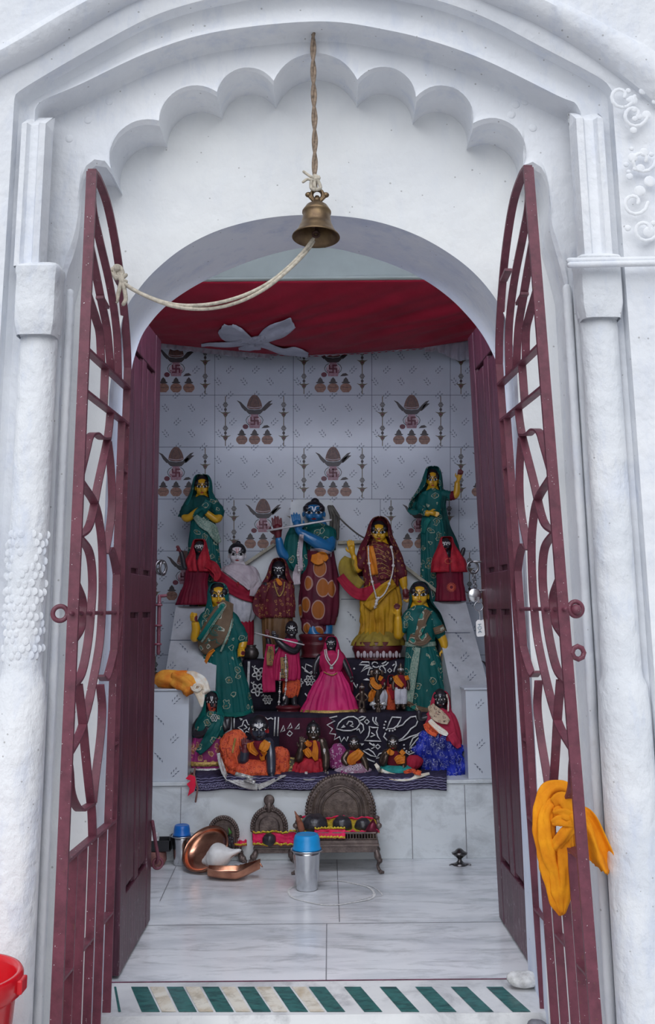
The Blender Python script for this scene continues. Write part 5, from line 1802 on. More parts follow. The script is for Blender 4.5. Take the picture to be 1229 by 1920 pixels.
def printed(name, base, outline, fill, scale=24, ring=(.30, .36), fillr=.2, stretch=(1, 1, 1), rnd_=.75, warp=.75, rough=.6, dark=None, streak=None, sheen=.2):
    """cloth with outlined motifs scattered over it"""
    s = Nodes(name)
    v = s.mapping(stretch)
    nz = s.n('TexNoise', Scale=scale * 1.6, Detail=2)
    s.l(v, nz.inputs['Vector'])
    add = s.n('VectorMath', operation='MULTIPLY_ADD')
    s.l(nz.outputs['Color'], add.inputs[0]); add.inputs[1].default_value = (warp / scale,) * 3; s.l(v, add.inputs[2])
    vo = s.n('TexVoronoi', Scale=scale, Randomness=rnd_)
    s.l(add.outputs[0], vo.inputs['Vector'])
    d = vo.outputs['Distance']
    fold = s.ramp(s.noise(9, 4, .6), [(.3, dark or tuple(x * .6 for x in base)), (.62, base)])
    inside = s.math('LESS_THAN', d, fillr)
    r_ = s.math('MULTIPLY', s.math('GREATER_THAN', d, ring[0]), s.math('LESS_THAN', d, ring[1]))
    c = s.mix(inside, fold, fill)
    c = s.mix(r_, c, outline)
    s.color(c); s.set(Roughness=rough, Specular_IOR_Level=.25)
    s.bump(s.noise(70, 4, .6), .3, .003)
    return s.m
GREEN = (.003, .105, .10)
M['green_sari'] = printed('green_printed_silk', GREEN, (.34, .36, .26), (.16, .15, .08), 23, (.30, .36), .17, dark=(.003, .07, .066))
M['green_plain'] = cloth_mat('plain_green_silk', (.003, .155, .13), (.002, .085, .08), 14, .3, .5)
M['green_border'] = printed('brown_gold_border_silk', (.17, .11, .065), (.42, .44, .36), (.02, .20, .16), 20, (.30, .37), .24, rnd_=.5, dark=(.11, .07, .045))
M['sari_stripe'] = mat('pale_green_zari', (.34, .40, .32), .5, .1, var=.4, vscale=180, c2=(.02, .15, .12))
M['dark_green'] = cloth_mat('deep_green_silk', (.006, .065, .060), (.004, .03, .032), 12, .2)
M['red_net'] = cloth_mat('red_net_cloth', (.46, .02, .035), (.25, .008, .02), 26, .3, .6, .6, (90, 90, 90))
M['red_dress'] = cloth_mat('dark_red_dress', (.20, .008, .028), (.11, .005, .02), 10, .3, .6, .4, (60, 60, 20))
M['red_deep'] = cloth_mat('deep_red_cotton', (.38, .018, .045), (.24, .01, .03), 14, .2)
M['white_shawl'] = cloth_mat('white_cotton_shawl', (.56, .49, .52), (.40, .33, .37), 16, .2, .8, .5)
M['white_cotton'] = cloth_mat('white_cotton', (.66, .65, .70), (.46, .46, .52), 26, .2, .8, .6)
M['oval_cloth'] = printed('maroon_cloth_orange_ovals', (.125, .014, .030), (.40, .24, .20), (.34, .105, .018), 12.8, (.375, .43), .375, (1, 1, .72), .55, .1, .55, dark=(.06, .008, .02))
M['maroon_brocade'] = printed('maroon_gold_brocade', (.14, .014, .026), (.38, .19, .06), (.24, .08, .03), 48, (.24, .33), .12, dark=(.05, .007, .014), warp=.8)
M['yellow_sari'] = cloth_mat('yellow_silk', (.52, .28, .015), (.34, .16, .012), 14, .3, .55, .5)
M['olive_net'] = cloth_mat('olive_yellow_net', (.34, .25, .035), (.22, .15, .03), 14, .3, .7)
M['magenta'] = cloth_mat('magenta_cotton', (.50, .022, .105), (.34, .012, .07), 12, .3, .6, .4)
M['pink_satin'] = cloth_mat('pink_satin', (.66, .03, .17), (.44, .015, .11), 8, .4, .42, .35, (50, 50, 14))
M['orange_silk'] = cloth_mat('orange_silk', (.68, .24, .022), (.50, .13, .014), 18, .3, .5, .4)
M['orange_print'] = printed('orange_red_print', (.72, .13, .045), (.36, .03, .03), (.74, .30, .10), 70, (.30, .42), .10, dark=(.55, .07, .03), warp=.9)
M['maroon_silk'] = cloth_mat('maroon_silk', (.21, .012, .030), (.12, .007, .018), 16, .2)
M['purple_print'] = printed('purple_pink_brocade', (.30, .035, .17), (.50, .34, .44), (.16, .03, .10), 55, (.28, .4), .16, dark=(.16, .02, .10), warp=.9)
M['floral_print'] = printed('mixed_floral_print', (.26, .10, .17), (.58, .54, .58), (.08, .05, .09), 62, (.26, .42), .2, dark=(.40, .36, .42), warp=1.0)
M['pink_gold'] = printed('magenta_gold_brocade', (.42, .035, .22), (.55, .34, .14), (.30, .12, .05), 34, (.28, .4), .2, dark=(.14, .03, .08), warp=1.0)
M['blue_satin'] = printed('royal_blue_brocade', (.018, .035, .42), (.34, .36, .50), (.02, .02, .12), 46, (.33, .38), .08, dark=(.006, .008, .075), warp=1.2, rough=.4)
M['teal'] = cloth_mat('teal_cloth', (.03, .32, .30), (.02, .18, .17), 22, .3)
M['rose_veil'] = cloth_mat('rose_red_veil', (.47, .035, .075), (.33, .018, .05), 14, .3)
M['cream_patch'] = printed('cream_embroidered_patch', (.55, .42, .30), (.10, .06, .05), (.32, .12, .10), 52, (.28, .36), .16, dark=(.48, .36, .25), warp=1.0)
M['pink_print'] = printed('magenta_gold_panel', (.34, .20, .08), (.04, .06, .05), (.42, .03, .10), 50, (.3, .42), .12, dark=(.28, .15, .06), warp=.9)
M['gold_print'] = printed('black_gold_brocade', (.09, .075, .045), (.50, .36, .12), (.05, .04, .03), 80, (.25, .45), .1, dark=(.05, .04, .03), warp=.9)
M['pedestal'] = mat('dark_red_lacquer', (.125, .014, .022), .35, var=.2, vscale=16)
M['hem_pale'] = mat('white_printed_border', (.60, .60, .58), .6, var=.4, vscale=90, c2=(.34, .30, .30))

def finish_remesh(bm, voxel, smooth=4):
    me = bpy.data.meshes.new('tmp')
    bmesh.ops.recalc_face_normals(bm, faces=bm.faces)
    bm.to_mesh(me); bm.free()
    o = bpy.data.objects.new('tmp', me); COL.objects.link(o)
    md = o.modifiers.new('r', 'REMESH'); md.mode = 'VOXEL'; md.voxel_size = voxel
    ms = o.modifiers.new('s', 'SMOOTH'); ms.factor = .5; ms.iterations = smooth
    dg = bpy.context.evaluated_depsgraph_get(); dg.update()
    out = bpy.data.meshes.new_from_object(o.evaluated_get(dg))
    bpy.data.objects.remove(o); bpy.data.meshes.remove(me)
    return out

class Fig:
    def __init__(s, label, base, Y, group='idols on the altar', name='figurine', cat='figurine'):
        s.Y = Y
        p = at(*base, Y)
        s.root = thing(name, label, cat, p, group)
        s.o = p.copy()
        s.k = (at(base[0] + 1, base[1], Y) - p).length
        s.bm = new_bm()
        s.geo_v, s.geo_f = [], []
        s.body = None
    def q(s, x, y, d=0):
        return at(x, y, s.Y + d * s.k) - s.o
    # --- body
    def ball(s, x, y, d, rx, ry, rz):
        ball(s.bm, s.q(x, y, d), (rx * s.k, ry * s.k, rz * s.k), 20, 14)
    def limb(s, pts, r):
        P = smooth_path([s.q(*p) for p in pts], 5)
        R = [v.x for v in smooth_path([Vector((a, 0, 0)) for a in r], 5)]
        tube(s.bm, P, [a * s.k for a in R], 12)
    def torso(s, pts, r):
        P = smooth_path([s.q(*p) for p in pts], 5)
        R = [v.x for v in smooth_path([Vector((a, 0, 0)) for a in r], 5)]
        tube(s.bm, P, [a * s.k * .9 for a in R], 14, flat=.60)
    def sleeve(s, pts, r, m, name='sleeve'):
        bm = new_bm()
        P = smooth_path([s.q(*p) for p in pts], 5)
        R = [v.x for v in smooth_path([Vector((a, 0, 0)) for a in r], 5)]
        R = [a * s.k * (1 + .05 * math.sin(i * 1.7)) for i, a in enumerate(R)]
        tube(bm, P, R, 14)
        return s.part(name, bm, m)
    def head(s, x, y, w, h, neck=True, ear=True, d=0):
        s.hx, s.hy, s.hw, s.hh, s.hd = x, y, w, h, d
        s.ball(x, y - .10 * h, d + .02 * w, w * .5, w * .52, h * .42)
        s.ball(x, y + .10 * h, d - .03 * w, w * .44, w * .44, h * .34)
        s.ball(x, y + .30 * h, d - .10 * w, w * .25, w * .30, h * .20)
        for e in (-1, 1):
            s.ball(x + e * .22 * w, y + .12 * h, d - .24 * w, w * .19, w * .20, h * .15)
            if ear: s.ball(x + e * .50 * w, y + .04 * h, d + .06 * w, w * .06, w * .10, h * .13)
        s.limb([(x, y - .08 * h, d - .46 * w), (x, y + .04 * h, d - .56 * w), (x, y + .13 * h, d - .58 * w)], [w * .05, w * .055, w * .085])
        s.ball(x, y + .245 * h, d - .40 * w, w * .12, w * .09, h * .045)
        if neck:
            s.limb([(x, y + .25 * h, d + .04 * w), (x, y + .72 * h, d + .06 * w)], [w * .24, w * .27])
    def hand(s, x, y, d, ang, size, curl=.25, spread=.16, thumb=1, fan=.05):
        """palm centred at x, y; ang is the finger direction in the picture (degrees, 90 = up)"""
        a = math.radians(ang)
        ux, uy = math.cos(a), -math.sin(a)
        vx, vy = -uy, ux
        s.limb([(x - ux * size * .45, y - uy * size * .45, d), (x + ux * size * .1, y + uy * size * .1, d - size * .03)], [size * .24, size * .32])
        s.ball(x + ux * size * .05, y + uy * size * .05, d, size * .34, size * .2, size * .34)
        for i, L in enumerate((.62, .74, .70, .54)):
            t = i - 1.5
            bx, by = x + ux * size * .28 + vx * t * size * spread, y + uy * size * .28 + vy * t * size * spread
            dx, dy = ux + vx * t * fan, uy + vy * t * fan
            l = L * size
            c = curl
            s.limb([(bx, by, d), (bx + dx * l * .5, by + dy * l * .5, d - l * .15 * c * 3), (bx + dx * l * (1 - c * .7), by + dy * l * (1 - c * .7), d - l * c)], [size * .10, size * .088, size * .066])
        bx, by = x - ux * size * .18 + vx * thumb * -.28 * size, y - uy * size * .18 + vy * thumb * -.28 * size
        s.limb([(bx, by, d - size * .05), (bx - vx * thumb * size * .2 + ux * size * .18, by - vy * thumb * size * .2 + uy * size * .18, d - size * .16), (bx - vx * thumb * size * .22 + ux * size * .42, by - vy * thumb * size * .22 + uy * size * .42, d - size * .22)], [size * .12, size * .10, size * .075])
    def fist(s, x, y, d, size, side=1):
        """closed hand, knuckles to the front"""
        s.ball(x, y, d, size * .40, size * .36, size * .46)
        for i in range(4):
            yy = y - size * .36 + i * size * .24
            s.limb([(x + side * size * .30, yy, d - size * .2), (x, yy, d - size * .46), (x - side * size * .30, yy + .03 * size, d - size * .28)], [size * .115, size * .13, size * .11])
        s.limb([(x + side * size * .3, y + size * .3, d - size * .1), (x + side * size * .34, y - size * .15, d - size * .30), (x + side * size * .2, y - size * .5, d - size * .3)], [size * .13, size * .12, size * .09])
    def done(s, m, voxel=.0026, extra=None):
        me = finish_remesh(s.bm, voxel)
        me.name = 'body'
        me.materials.append(m)
        me.polygons.foreach_set('use_smooth', [True] * len(me.polygons))
        if extra:
            for mm, fn in extra:
                me.materials.append(mm); i = len(me.materials) - 1
                for p in me.polygons:
                    if fn(p.center): p.material_index = i
        o = bpy.data.objects.new('body', me); COL.objects.link(o); o.parent = s.root
        s.body = o
        s.bvh_body = BVHTree.FromPolygons([v.co for v in me.vertices], [tuple(p.vertices) for p in me.polygons])
        s.note(me)
        return o
    def near(s, x, y, r, d=0):
        c = s.q(x, y, d); rr = r * s.k
        return lambda p: (p.x - c.x) ** 2 + (p.z - c.z) ** 2 < rr * rr
    def note(s, me):
        n = len(s.geo_v)
        s.geo_v += [v.co.copy() for v in me.vertices]
        s.geo_f += [tuple(n + i for i in p.vertices) for p in me.polygons]
    def surf(s):
        return BVHTree.FromPolygons(s.geo_v, s.geo_f)
    def hit(s, tree, x, y, lift, fallback=0):
        d = ray(x, y).normalized()
        loc, nr, _, _ = tree.ray_cast(CAM - s.o, d)
        if loc is None or abs(loc.y) > 1.2:
            return s.q(x, y, fallback) - d * lift
        return loc - d * lift
    def part(s, name, bm, m, solid=0, note=True, **kw):
        o = obj(name, bm, m, s.root, solid=solid, **kw)
        if note: s.note(o.data)
        return o
    # --- clothes
    def robe(s, name, rings, m, pleat=(0, 0), seed=0, depth=.62, n=120, steps=5, crumple=.03, cap=True, solid=0, bend=0):
        """closed garment from rings (x, y, half width[, d[, depth ratio]])"""
        R = [(r + (0,) * (4 - len(r)) + (depth,))[:5] if len(r) < 5 else r for r in rings]
        if name in ('blouse', 'upper_sari', 'bodice', 'sari', 'shawl', 'vest', 'shirt'):
            R = [(s.hx, s.hy + .40 * s.hh, .27 * s.hw, s.hd - .02 * s.hw, 1.25), (s.hx, s.hy + .47 * s.hh, .44 * s.hw, s.hd, 1.05)] + [r for r in R if r[1] > s.hy + .55 * s.hh]
        C_ = smooth_path([Vector(r[:3]) for r in R], steps)
        D_ = smooth_path([Vector((r[3], r[4], 0)) for r in R], steps)
        if any(k_ in name for k_ in ('skirt', 'dress', 'robe', 'wrap', 'dhoti', 'frill')) and M['orange_print'] is not m:
            pleat = (pleat[0], pleat[1] * 1.55)
        bm = new_bm(); rows = []
        N_ = len(C_)
        for i, (c, d) in enumerate(zip(C_, D_)):
            t = i / (N_ - 1)
            row = []
            ctr = s.q(c.x, c.y, d.x)
            for j in range(n):
                a = 2 * math.pi * j / n
                ph = seed + bend * t + 1.3 * noise.noise(Vector((math.cos(a) * 1.3 + seed, math.sin(a) * 1.3, t * 2)))
                sn = math.sin(pleat[0] * a + ph)
                w = 1 + pleat[1] * (1.5 * (1 - abs(sn)) - .75 + .5 * sn + .5 * math.sin(pleat[0] * 2.3 * a + seed)) * (.25 + .75 * t)
                w += crumple * noise.noise(Vector((math.cos(a) * 3 + seed, math.sin(a) * 3, t * 6)))
                w += crumple * .55 * noise.noise(Vector((math.cos(a) * 8 + seed, math.sin(a) * 8, t * 15)))
                row.append(ctr + Vector((math.cos(a) * c.z * s.k * w, math.sin(a) * c.z * s.k * d.y * w, 0)))
            rows.append(row)
        loft(bm, rows, closed=True, cap=cap)
        return s.part(name, bm, m, solid)
    def veil(s, name, rings, m, folds=(9, .03), seed=0, n=64, steps=5, solid=.0022):
        """open shroud from rings (x, y, rx, ry, d, opening half angle in degrees)"""
        A = smooth_path([Vector(r[:3]) for r in rings], steps)
        B = smooth_path([Vector(r[3:6]) for r in rings], steps)
        bm = new_bm(); rows = []
        N_ = len(A)
        for i, (a, b) in enumerate(zip(A, B)):
            op = math.radians(max(2, b.z))
            ctr = s.q(a.x, a.y, b.y)
            t = i / (N_ - 1)
            row = []
            for j in range(n + 1):
                th = -math.pi / 2 + op + (2 * math.pi - 2 * op) * j / n
                w = 1 + folds[1] * math.sin(folds[0] * th + seed + 2 * t) * t + .03 * noise.noise(Vector((math.cos(th) * 2.5 + seed, math.sin(th) * 2.5, t * 4)))
                row.append(ctr + Vector((math.cos(th) * a.z * s.k * w, math.sin(th) * b.x * s.k * w, 0)))
            rows.append(row)
        loft(bm, rows)
        return s.part(name, bm, m, solid)
    def drape(s, name, path, widths, m, lift=.004, k=7, folds=(3, .003), seed=0, solid=.002, note=True, fallback=-8):
        """band of cloth laid over whatever the figure already wears"""
        tree = s.surf()
        pts = smooth_path([Vector((x, y, 0)) for x, y in path], k)
        ws = [v.x for v in smooth_path([Vector((w, 0, 0)) for w in widths], k)]
        m_ = 10
        rows = []
        for i, p in enumerate(pts):
            a, b = pts[max(i - 1, 0)], pts[min(i + 1, len(pts) - 1)]
            d = (b - a).normalized(); nx, ny = -d.y, d.x
            row = []
            for j in range(m_ + 1):
                t = j / m_ - .5
                row.append(s.hit(tree, p.x + nx * ws[i] * t, p.y + ny * ws[i] * t, lift + folds[1] * (1 + math.sin(folds[0] * 2 * math.pi * (t + .5) + seed + i * .15)), fallback))
            rows.append(row)
        for _ in range(3):      # let the cloth bridge over hollows
            nr = [[v.copy() for v in r] for r in rows]
            for i in range(len(rows)):
                for j in range(m_ + 1):
                    acc, c = Vector(), 0
                    for ii, jj in ((i - 1, j), (i + 1, j), (i, j - 1), (i, j + 1)):
                        if 0 <= ii < len(rows) and 0 <= jj <= m_:
                            acc += rows[ii][jj]; c += 1
                    av = acc / c
                    if av.y < rows[i][j].y: nr[i][j].y = rows[i][j].y * .4 + av.y * .6
            rows = nr
        bm = new_bm()
        loft(bm, rows)
        return s.part(name, bm, m, solid, note=note)
    def line(s, name, paths, w, m, lift=.0012, tree=None, k=6, note=False):
        tree = tree or s.surf()
        bm = new_bm()
        for path in paths:
            pts = [(v.x, v.y) for v in smooth_path([Vector((x, y, 0)) for x, y in path], k)]
            L, R_ = [], []
            n = len(pts)
            for i in range(n):
                ax, ay = pts[max(i - 1, 0)]; bx, by = pts[min(i + 1, n - 1)]
                dl = math.hypot(bx - ax, by - ay) or 1
                nx, ny = -(by - ay) / dl * w / 2, (bx - ax) / dl * w / 2
                L.append(s.hit(tree, pts[i][0] + nx, pts[i][1] + ny, lift)); R_.append(s.hit(tree, pts[i][0] - nx, pts[i][1] - ny, lift))
            loft(bm, [L, R_])
        return s.part(name, bm, m, note=note)
    def lens(s, bm, x0, x1, y, up, dn, lift, tilt=0, n=10):
        rows = []
        for f in (1, .5, 0, -.5, -1):
            row = []
            for i in range(n + 1):
                t = i / n
                c = math.sin(math.pi * t) ** .8
                yy = y + tilt * (t - .5) - (up * c * f if f > 0 else dn * c * f * -1 * -1)
                row.append(s.hit(s.bvh_body, x0 + (x1 - x0) * t, yy, lift))
            rows.append(row)
        loft(bm, rows)
    def face(s, brow='paint_black', lips='paint_red', rim='paint_black', tilak=None, bindi=True, eye=1.12, dx=0, white='paint_white'):
        x, y, w, h = s.hx + dx, s.hy, s.hw, s.hh
        ey = y - .045 * h
        for e in (-1, 1):
            cx = x + e * .225 * w
            hw = .195 * w * eye
            bm = new_bm()
            s.lens(bm, cx - hw, cx + hw, ey, .085 * h * eye, .060 * h * eye, .0010, -e * .03 * h)
            eo = s.part('eye', bm, M[rim], note=False)
            bm = new_bm()
            s.lens(bm, cx - hw * .82, cx + hw * .82, ey + .005 * h, .058 * h * eye, .042 * h * eye, .0018, -e * .03 * h)
            wo = obj('eye_white', bm, M[white], eo)
            bm = new_bm()
            s.lens(bm, cx - .085 * w * eye, cx + .085 * w * eye, ey + .004 * h, .062 * h * eye, .046 * h * eye, .0025)
            obj('pupil', bm, M['paint_black'], eo)
            if brow:
                s.line('eyebrow', [[(x + e * .06 * w, y - .13 * h), (x + e * .20 * w, y - .205 * h), (x + e * .34 * w, y - .195 * h), (x + e * .47 * w, y - .12 * h)]], .045 * h, M[brow], .0012, s.bvh_body)
        bm = new_bm()
        s.lens(bm, x - .14 * w, x + .14 * w, y + .245 * h, .028 * h, .040 * h, .0012)
        s.part('lips', bm, M[lips], note=False)
        if bindi:
            bm = new_bm()
            s.lens(bm, x - .035 * w, x + .035 * w, y - .20 * h, .035 * h, .035 * h, .0014)
            s.part('bindi', bm, M['paint_maroon'] if bindi is True else M[bindi], note=False)
        if tilak:
            s.line('forehead_mark', [[(x - .07 * w, y - .34 * h), (x - .05 * w, y - .20 * h), (x, y - .10 * h), (x + .05 * w, y - .20 * h), (x + .07 * w, y - .34 * h)]], .030 * h, M[tilak], .0014, s.bvh_body)
    def hair(s, drop=.0, big=1.0, knot=None, m='hair'):
        x, y, w, h, d = s.hx, s.hy, s.hw, s.hh, s.hd
        bm = new_bm()
        ball(bm, s.q(x, y - (.17 - drop) * h, d + .14 * w), (w * .535 * big * s.k, w * .55 * big * s.k, h * .44 * big * s.k), 24, 16)
        for e in (-1, 1):
            ball(bm, s.q(x + e * .30 * w, y - .20 * h, d - .16 * w), (w * .24 * s.k, w * .26 * s.k, h * .17 * s.k), 14, 10, rot=Matrix.Rotation(-e * .6, 3, 'Y'))
        if knot:
            kx, ky, kr = knot
            ball(bm, s.q(kx, ky, d + .1 * w), (kr * s.k, kr * s.k, kr * 1.1 * s.k), 14, 10)
            ball(bm, s.q(kx, ky + kr * .9, d + .1 * w), (kr * 1.5 * s.k, kr * 1.4 * s.k, kr * .8 * s.k), 14, 10)
        return s.part('hair', bm, M[m])
    def beads(s, name, path, r, m, n, lift=.004, gaps=False):
        tree = s.surf()
        pts = resample(smooth_path([Vector((x, y, 0)) for x, y in path], 8), n)
        bm = new_bm()
        prev = None
        for i, p in enumerate(pts):
            c = s.hit(tree, p.x, p.y, lift)
            if prev is not None: tube(bm, [prev, c], r * .35, 5)
            prev = c
            if gaps and i % gaps == gaps - 1:
                ball(bm, c, r * 1.9, 10, 7)
            else:
                ball(bm, c, r, 8, 6)
        return s.part(name, bm, M[m] if isinstance(m, str) else m, note=False)
    def rod(s, name, pts, r, m):
        bm = new_bm(); tube(bm, [s.q(*p) for p in pts], r * s.k, 10)
        return s.part(name, bm, M[m] if isinstance(m, str) else m, note=False)

# ------------------------------------------------------------------ figurines
YB_ = 5.15          # against the tiled wall
# --- green-clad lady seen upper left, both elbows bent
f = Fig('green-veiled yellow-faced figurine with both hands folded to its chest, against the tiled wall', (383, 1134), YB_)
f.head(379, 914, 25, 38)
f.torso([(379, 935, 2), (379, 975, 2), (382, 1130, 2)], [16, 17, 14])
f.limb([(360, 942, 0), (347, 962, -4), (352, 972, -10), (370, 958, -16)], [8, 8, 7.5, 6])
f.limb([(399, 942, 0), (411, 962, -4), (406, 974, -10), (388, 962, -16)], [8, 8, 7.5, 6])
f.limb([(372, 956, -15), (381, 954, -18)], [5, 4])
f.done(M['skin_yellow'])
f.face(); f.hair()
f.robe('blouse', [(379, 931, 12, 2), (379, 938, 24, 2), (379, 955, 24, 0), (380, 972, 21, 0)], M['dark_green'], (5, .03), 1)
f.sleeve([(361, 940, 0), (350, 956, -3), (347, 964, -4)], [10, 11, 11], M['dark_green'])
f.sleeve([(398, 940, 0), (409, 956, -3), (411, 963, -4)], [10, 11, 11], M['green_sari'])
f.robe('skirt', [(380, 966, 21, 0), (381, 985, 24), (382, 1030, 29), (383, 1080, 33), (384, 1132, 35)], M['green_sari'], (14, .045), 2)
f.veil('veil', [(379, 889, 5, 5, 4, 20), (379, 892, 13, 12, 3, 52), (379, 903, 18, 15, 3, 50), (378, 925, 22, 17, 3, 42), (377, 945, 33, 20, 3, 40), (376, 968, 42, 22, 6, 62)], M['green_sari'], (8, .05), 1)
f.drape('sash', [(392, 938), (386, 950), (374, 962), (366, 972)], [14, 16, 18, 12], M['green_sari'])
f.drape('waist_drape', [(366, 968), (380, 982), (396, 990), (404, 1005), (412, 1018)], [10, 16, 20, 16, 8], M['sari_stripe'], folds=(4, .005))
# --- green-clad lady, raised hand
f = Fig('green-clad yellow-faced figurine with one hand raised beside the wooden door', (825, 1131), YB_)
f.head(812, 901, 22, 37)
f.torso([(812, 920, 2), (813, 965, 2), (824, 1128, 2)], [15, 16, 14])
f.limb([(830, 928, 0), (845, 930, -3), (856, 926, -8), (858, 906, -10)], [8, 8, 7, 5.5])
f.hand(862, 893, -11, 75, 16, .32)
f.limb([(795, 935, 0), (792, 955, -8), (802, 963, -16)], [8, 7.5, 6])
f.hand(811, 962, -19, -15, 15, .25)
f.done(M['skin_yellow'], extra=[(M['paint_maroon'], f.near(863, 884, 7, -12))])
f.face(); f.hair()
f.robe('blouse', [(812, 917, 11, 2), (813, 925, 24, 2), (813, 945, 24, 0), (813, 968, 19, 0)], M['green_sari'], (5, .03), 3)
f.sleeve([(844, 930, -3), (851, 929, -5)], [9, 8.6], M['maroon_silk'])
f.sleeve([(828, 926, 0), (838, 929, -2), (846, 930, -3)], [9.5, 10, 9], M['green_sari'])
f.sleeve([(796, 932, 0), (791, 950, -7), (796, 960, -12)], [10, 10, 9], M['green_sari'])
f.robe('skirt', [(813, 962, 19, 0), (815, 985, 26), (817, 1030, 27), (822, 1060, 32), (826, 1095, 37), (827, 1130, 37)], M['green_sari'], (12, .05), 5)
f.veil('veil', [(812, 874, 4, 4, 5, 20), (812, 877, 12, 11, 4, 52), (812, 890, 17, 15, 3, 46), (809, 912, 22, 17, 4, 38), (803, 935, 30, 19, 6, 75), (797, 955, 34, 18, 10, 110)], M['green_sari'], (8, .05), 6)
f.drape('sash', [(834, 930), (832, 945), (834, 962), (840, 990), (850, 1020), (858, 1060), (860, 1080)], [8, 9, 9, 12, 18, 18, 12], M['dark_green'], folds=(4, .006))
f.drape('waist_drape', [(806, 972), (798, 985), (794, 1000)], [9, 9, 7], M['green_plain'])
f.drape('pallu', [(786, 945), (778, 958), (765, 956)], [22, 16, 5], M['green_sari'])

# --- red dolls standing on the cheeks
f = Fig('small doll in a red veil and dark red dress with one dark arm raised', (364, 1136), 5.03)
f.head(374, 1028, 20, 27)
f.torso([(374, 1048, 1), (370, 1080, 1), (364, 1130, 1)], [12, 13, 12])
f.limb([(356, 1058, 0), (347, 1064, -4), (343, 1048, -6), (340, 1036, -7)], [6, 5.5, 5, 4.5])
f.hand(336, 1030, -8, 120, 10, .35)
f.done(M['skin_black'], extra=[(M['paint_maroon'], f.near(335, 1029, 7, -8))])
f.face(brow='paint_white', lips='paint_red', rim='paint_white', bindi='paint_white')
f.robe('dress', [(372, 1050, 14, 0), (370, 1070, 22, 0), (367, 1095, 22, 0), (365, 1112, 27, 0), (363, 1134, 33, 0)], M['red_dress'], (11, .04), 1)
f.veil('veil', [(374, 1011, 4, 4, 2, 20), (374, 1013, 11, 10, 2, 48), (374, 1025, 15, 13, 2, 40), (373, 1040, 19, 15, 1, 12), (371, 1056, 24, 17, 0, 3), (374, 1072, 22, 18, 0, 4)], M['red_net'], (12, .07), 3)
f.drape('shawl_end', [(386, 1056), (400, 1062), (408, 1076), (404, 1090)], [16, 18, 14, 6], M['red_net'])
f = Fig('small doll in a red flower-patterned shawl and dark red dress beside the padlock', (845, 1128), 5.03)
f.head(836, 1022, 20, 26)
f.torso([(838, 1040, 1), (842, 1070, 1), (845, 1120, 1)], [12, 13, 12])
f.limb([(858, 1046, 2), (866, 1040, -2), (870, 1030, -4)], [6, 5, 4])
f.done(M['skin_black'])
f.face(brow='paint_white', rim='paint_white', bindi='paint_white')
f.robe('dress', [(842, 1045, 16, 0), (843, 1065, 24, 0), (844, 1090, 25, 0), (845, 1110, 27, 0), (845, 1127, 29, 0)], M['red_dress'], (7, .03), 4)
f.veil('veil', [(838, 1006, 4, 4, 2, 20), (838, 1008, 11, 10, 2, 50), (838, 1020, 15, 13, 2, 38), (840, 1034, 22, 15, 1, 12), (842, 1052, 31, 17, 0, 3), (843, 1073, 33, 18, 0, 3)], M['red_net'], (9, .06), 5)
tree = f.surf()
f.line('flower_print', [[(847 + 3 * math.cos(a), 1101 + 3 * math.sin(a)), (847 + 9 * math.cos(a), 1101 + 9 * math.sin(a))] for a in (i * math.pi / 9 for i in range(18))] + [[(841 + 6 * math.cos(a), 1052 + 5 * math.sin(a)) for a in (i * .6 for i in range(11))]], 1.4, M['paint_vermilion'], .004)

YM_ = 5.0
# --- white-shawled figure
f = Fig('pale-faced figurine with a black topknot in a white shawl with a red band', (452, 1232), 5.06)
f.head(445, 1041, 32, 38)
f.torso([(446, 1062, 2), (448, 1100, 3), (452, 1228, 3)], [19, 22, 16])
f.limb([(422, 1075, 0), (412, 1100, -3), (424, 1118, -12)], [9, 8, 7])
f.limb([(474, 1075, 0), (484, 1098, -3), (472, 1116, -12)], [9, 8, 7])
f.done(M['skin_white'])
f.face(tilak='paint_red', bindi=False); f.hair(-.02, 1.0, (447, 1019, 5))
f.robe('dhoti', [(450, 1108, 26, 0), (453, 1130, 28, 0), (455, 1155, 24, 0), (456, 1168, 14, 0)], M['white_cotton'], (6, .05), 2)
f.robe('lower_robe', [(455, 1150, 20, 3), (455, 1180, 21, 3), (454, 1231, 20, 3)], M['red_deep'], (7, .05), 3)
f.robe('shawl', [(446, 1057, 14, 2), (448, 1064, 31, 2), (449, 1080, 38, 1), (450, 1096, 37, 0), (452, 1112, 30, 0)], M['white_shawl'], (9, .03), 4, crumple=.08)
f.drape('red_band', [(394, 1062), (412, 1082), (432, 1099), (455, 1112), (478, 1120)], [18, 22, 24, 24, 22], M['red_deep'], .006)
f.drape('shawl_fold', [(420, 1066), (440, 1076), (460, 1092), (468, 1106)], [10, 16, 15, 4], M['white_shawl'], .010)
f.drape('hanging_end', [(486, 1092), (478, 1100), (474, 1118)], [16, 14, 12], M['white_shawl'], .006)
f.line('red_cross', [[(444, 1094), (449, 1094)], [(446.5, 1091), (446.5, 1099)]], 2.2, M['paint_red'], .014, k=2)
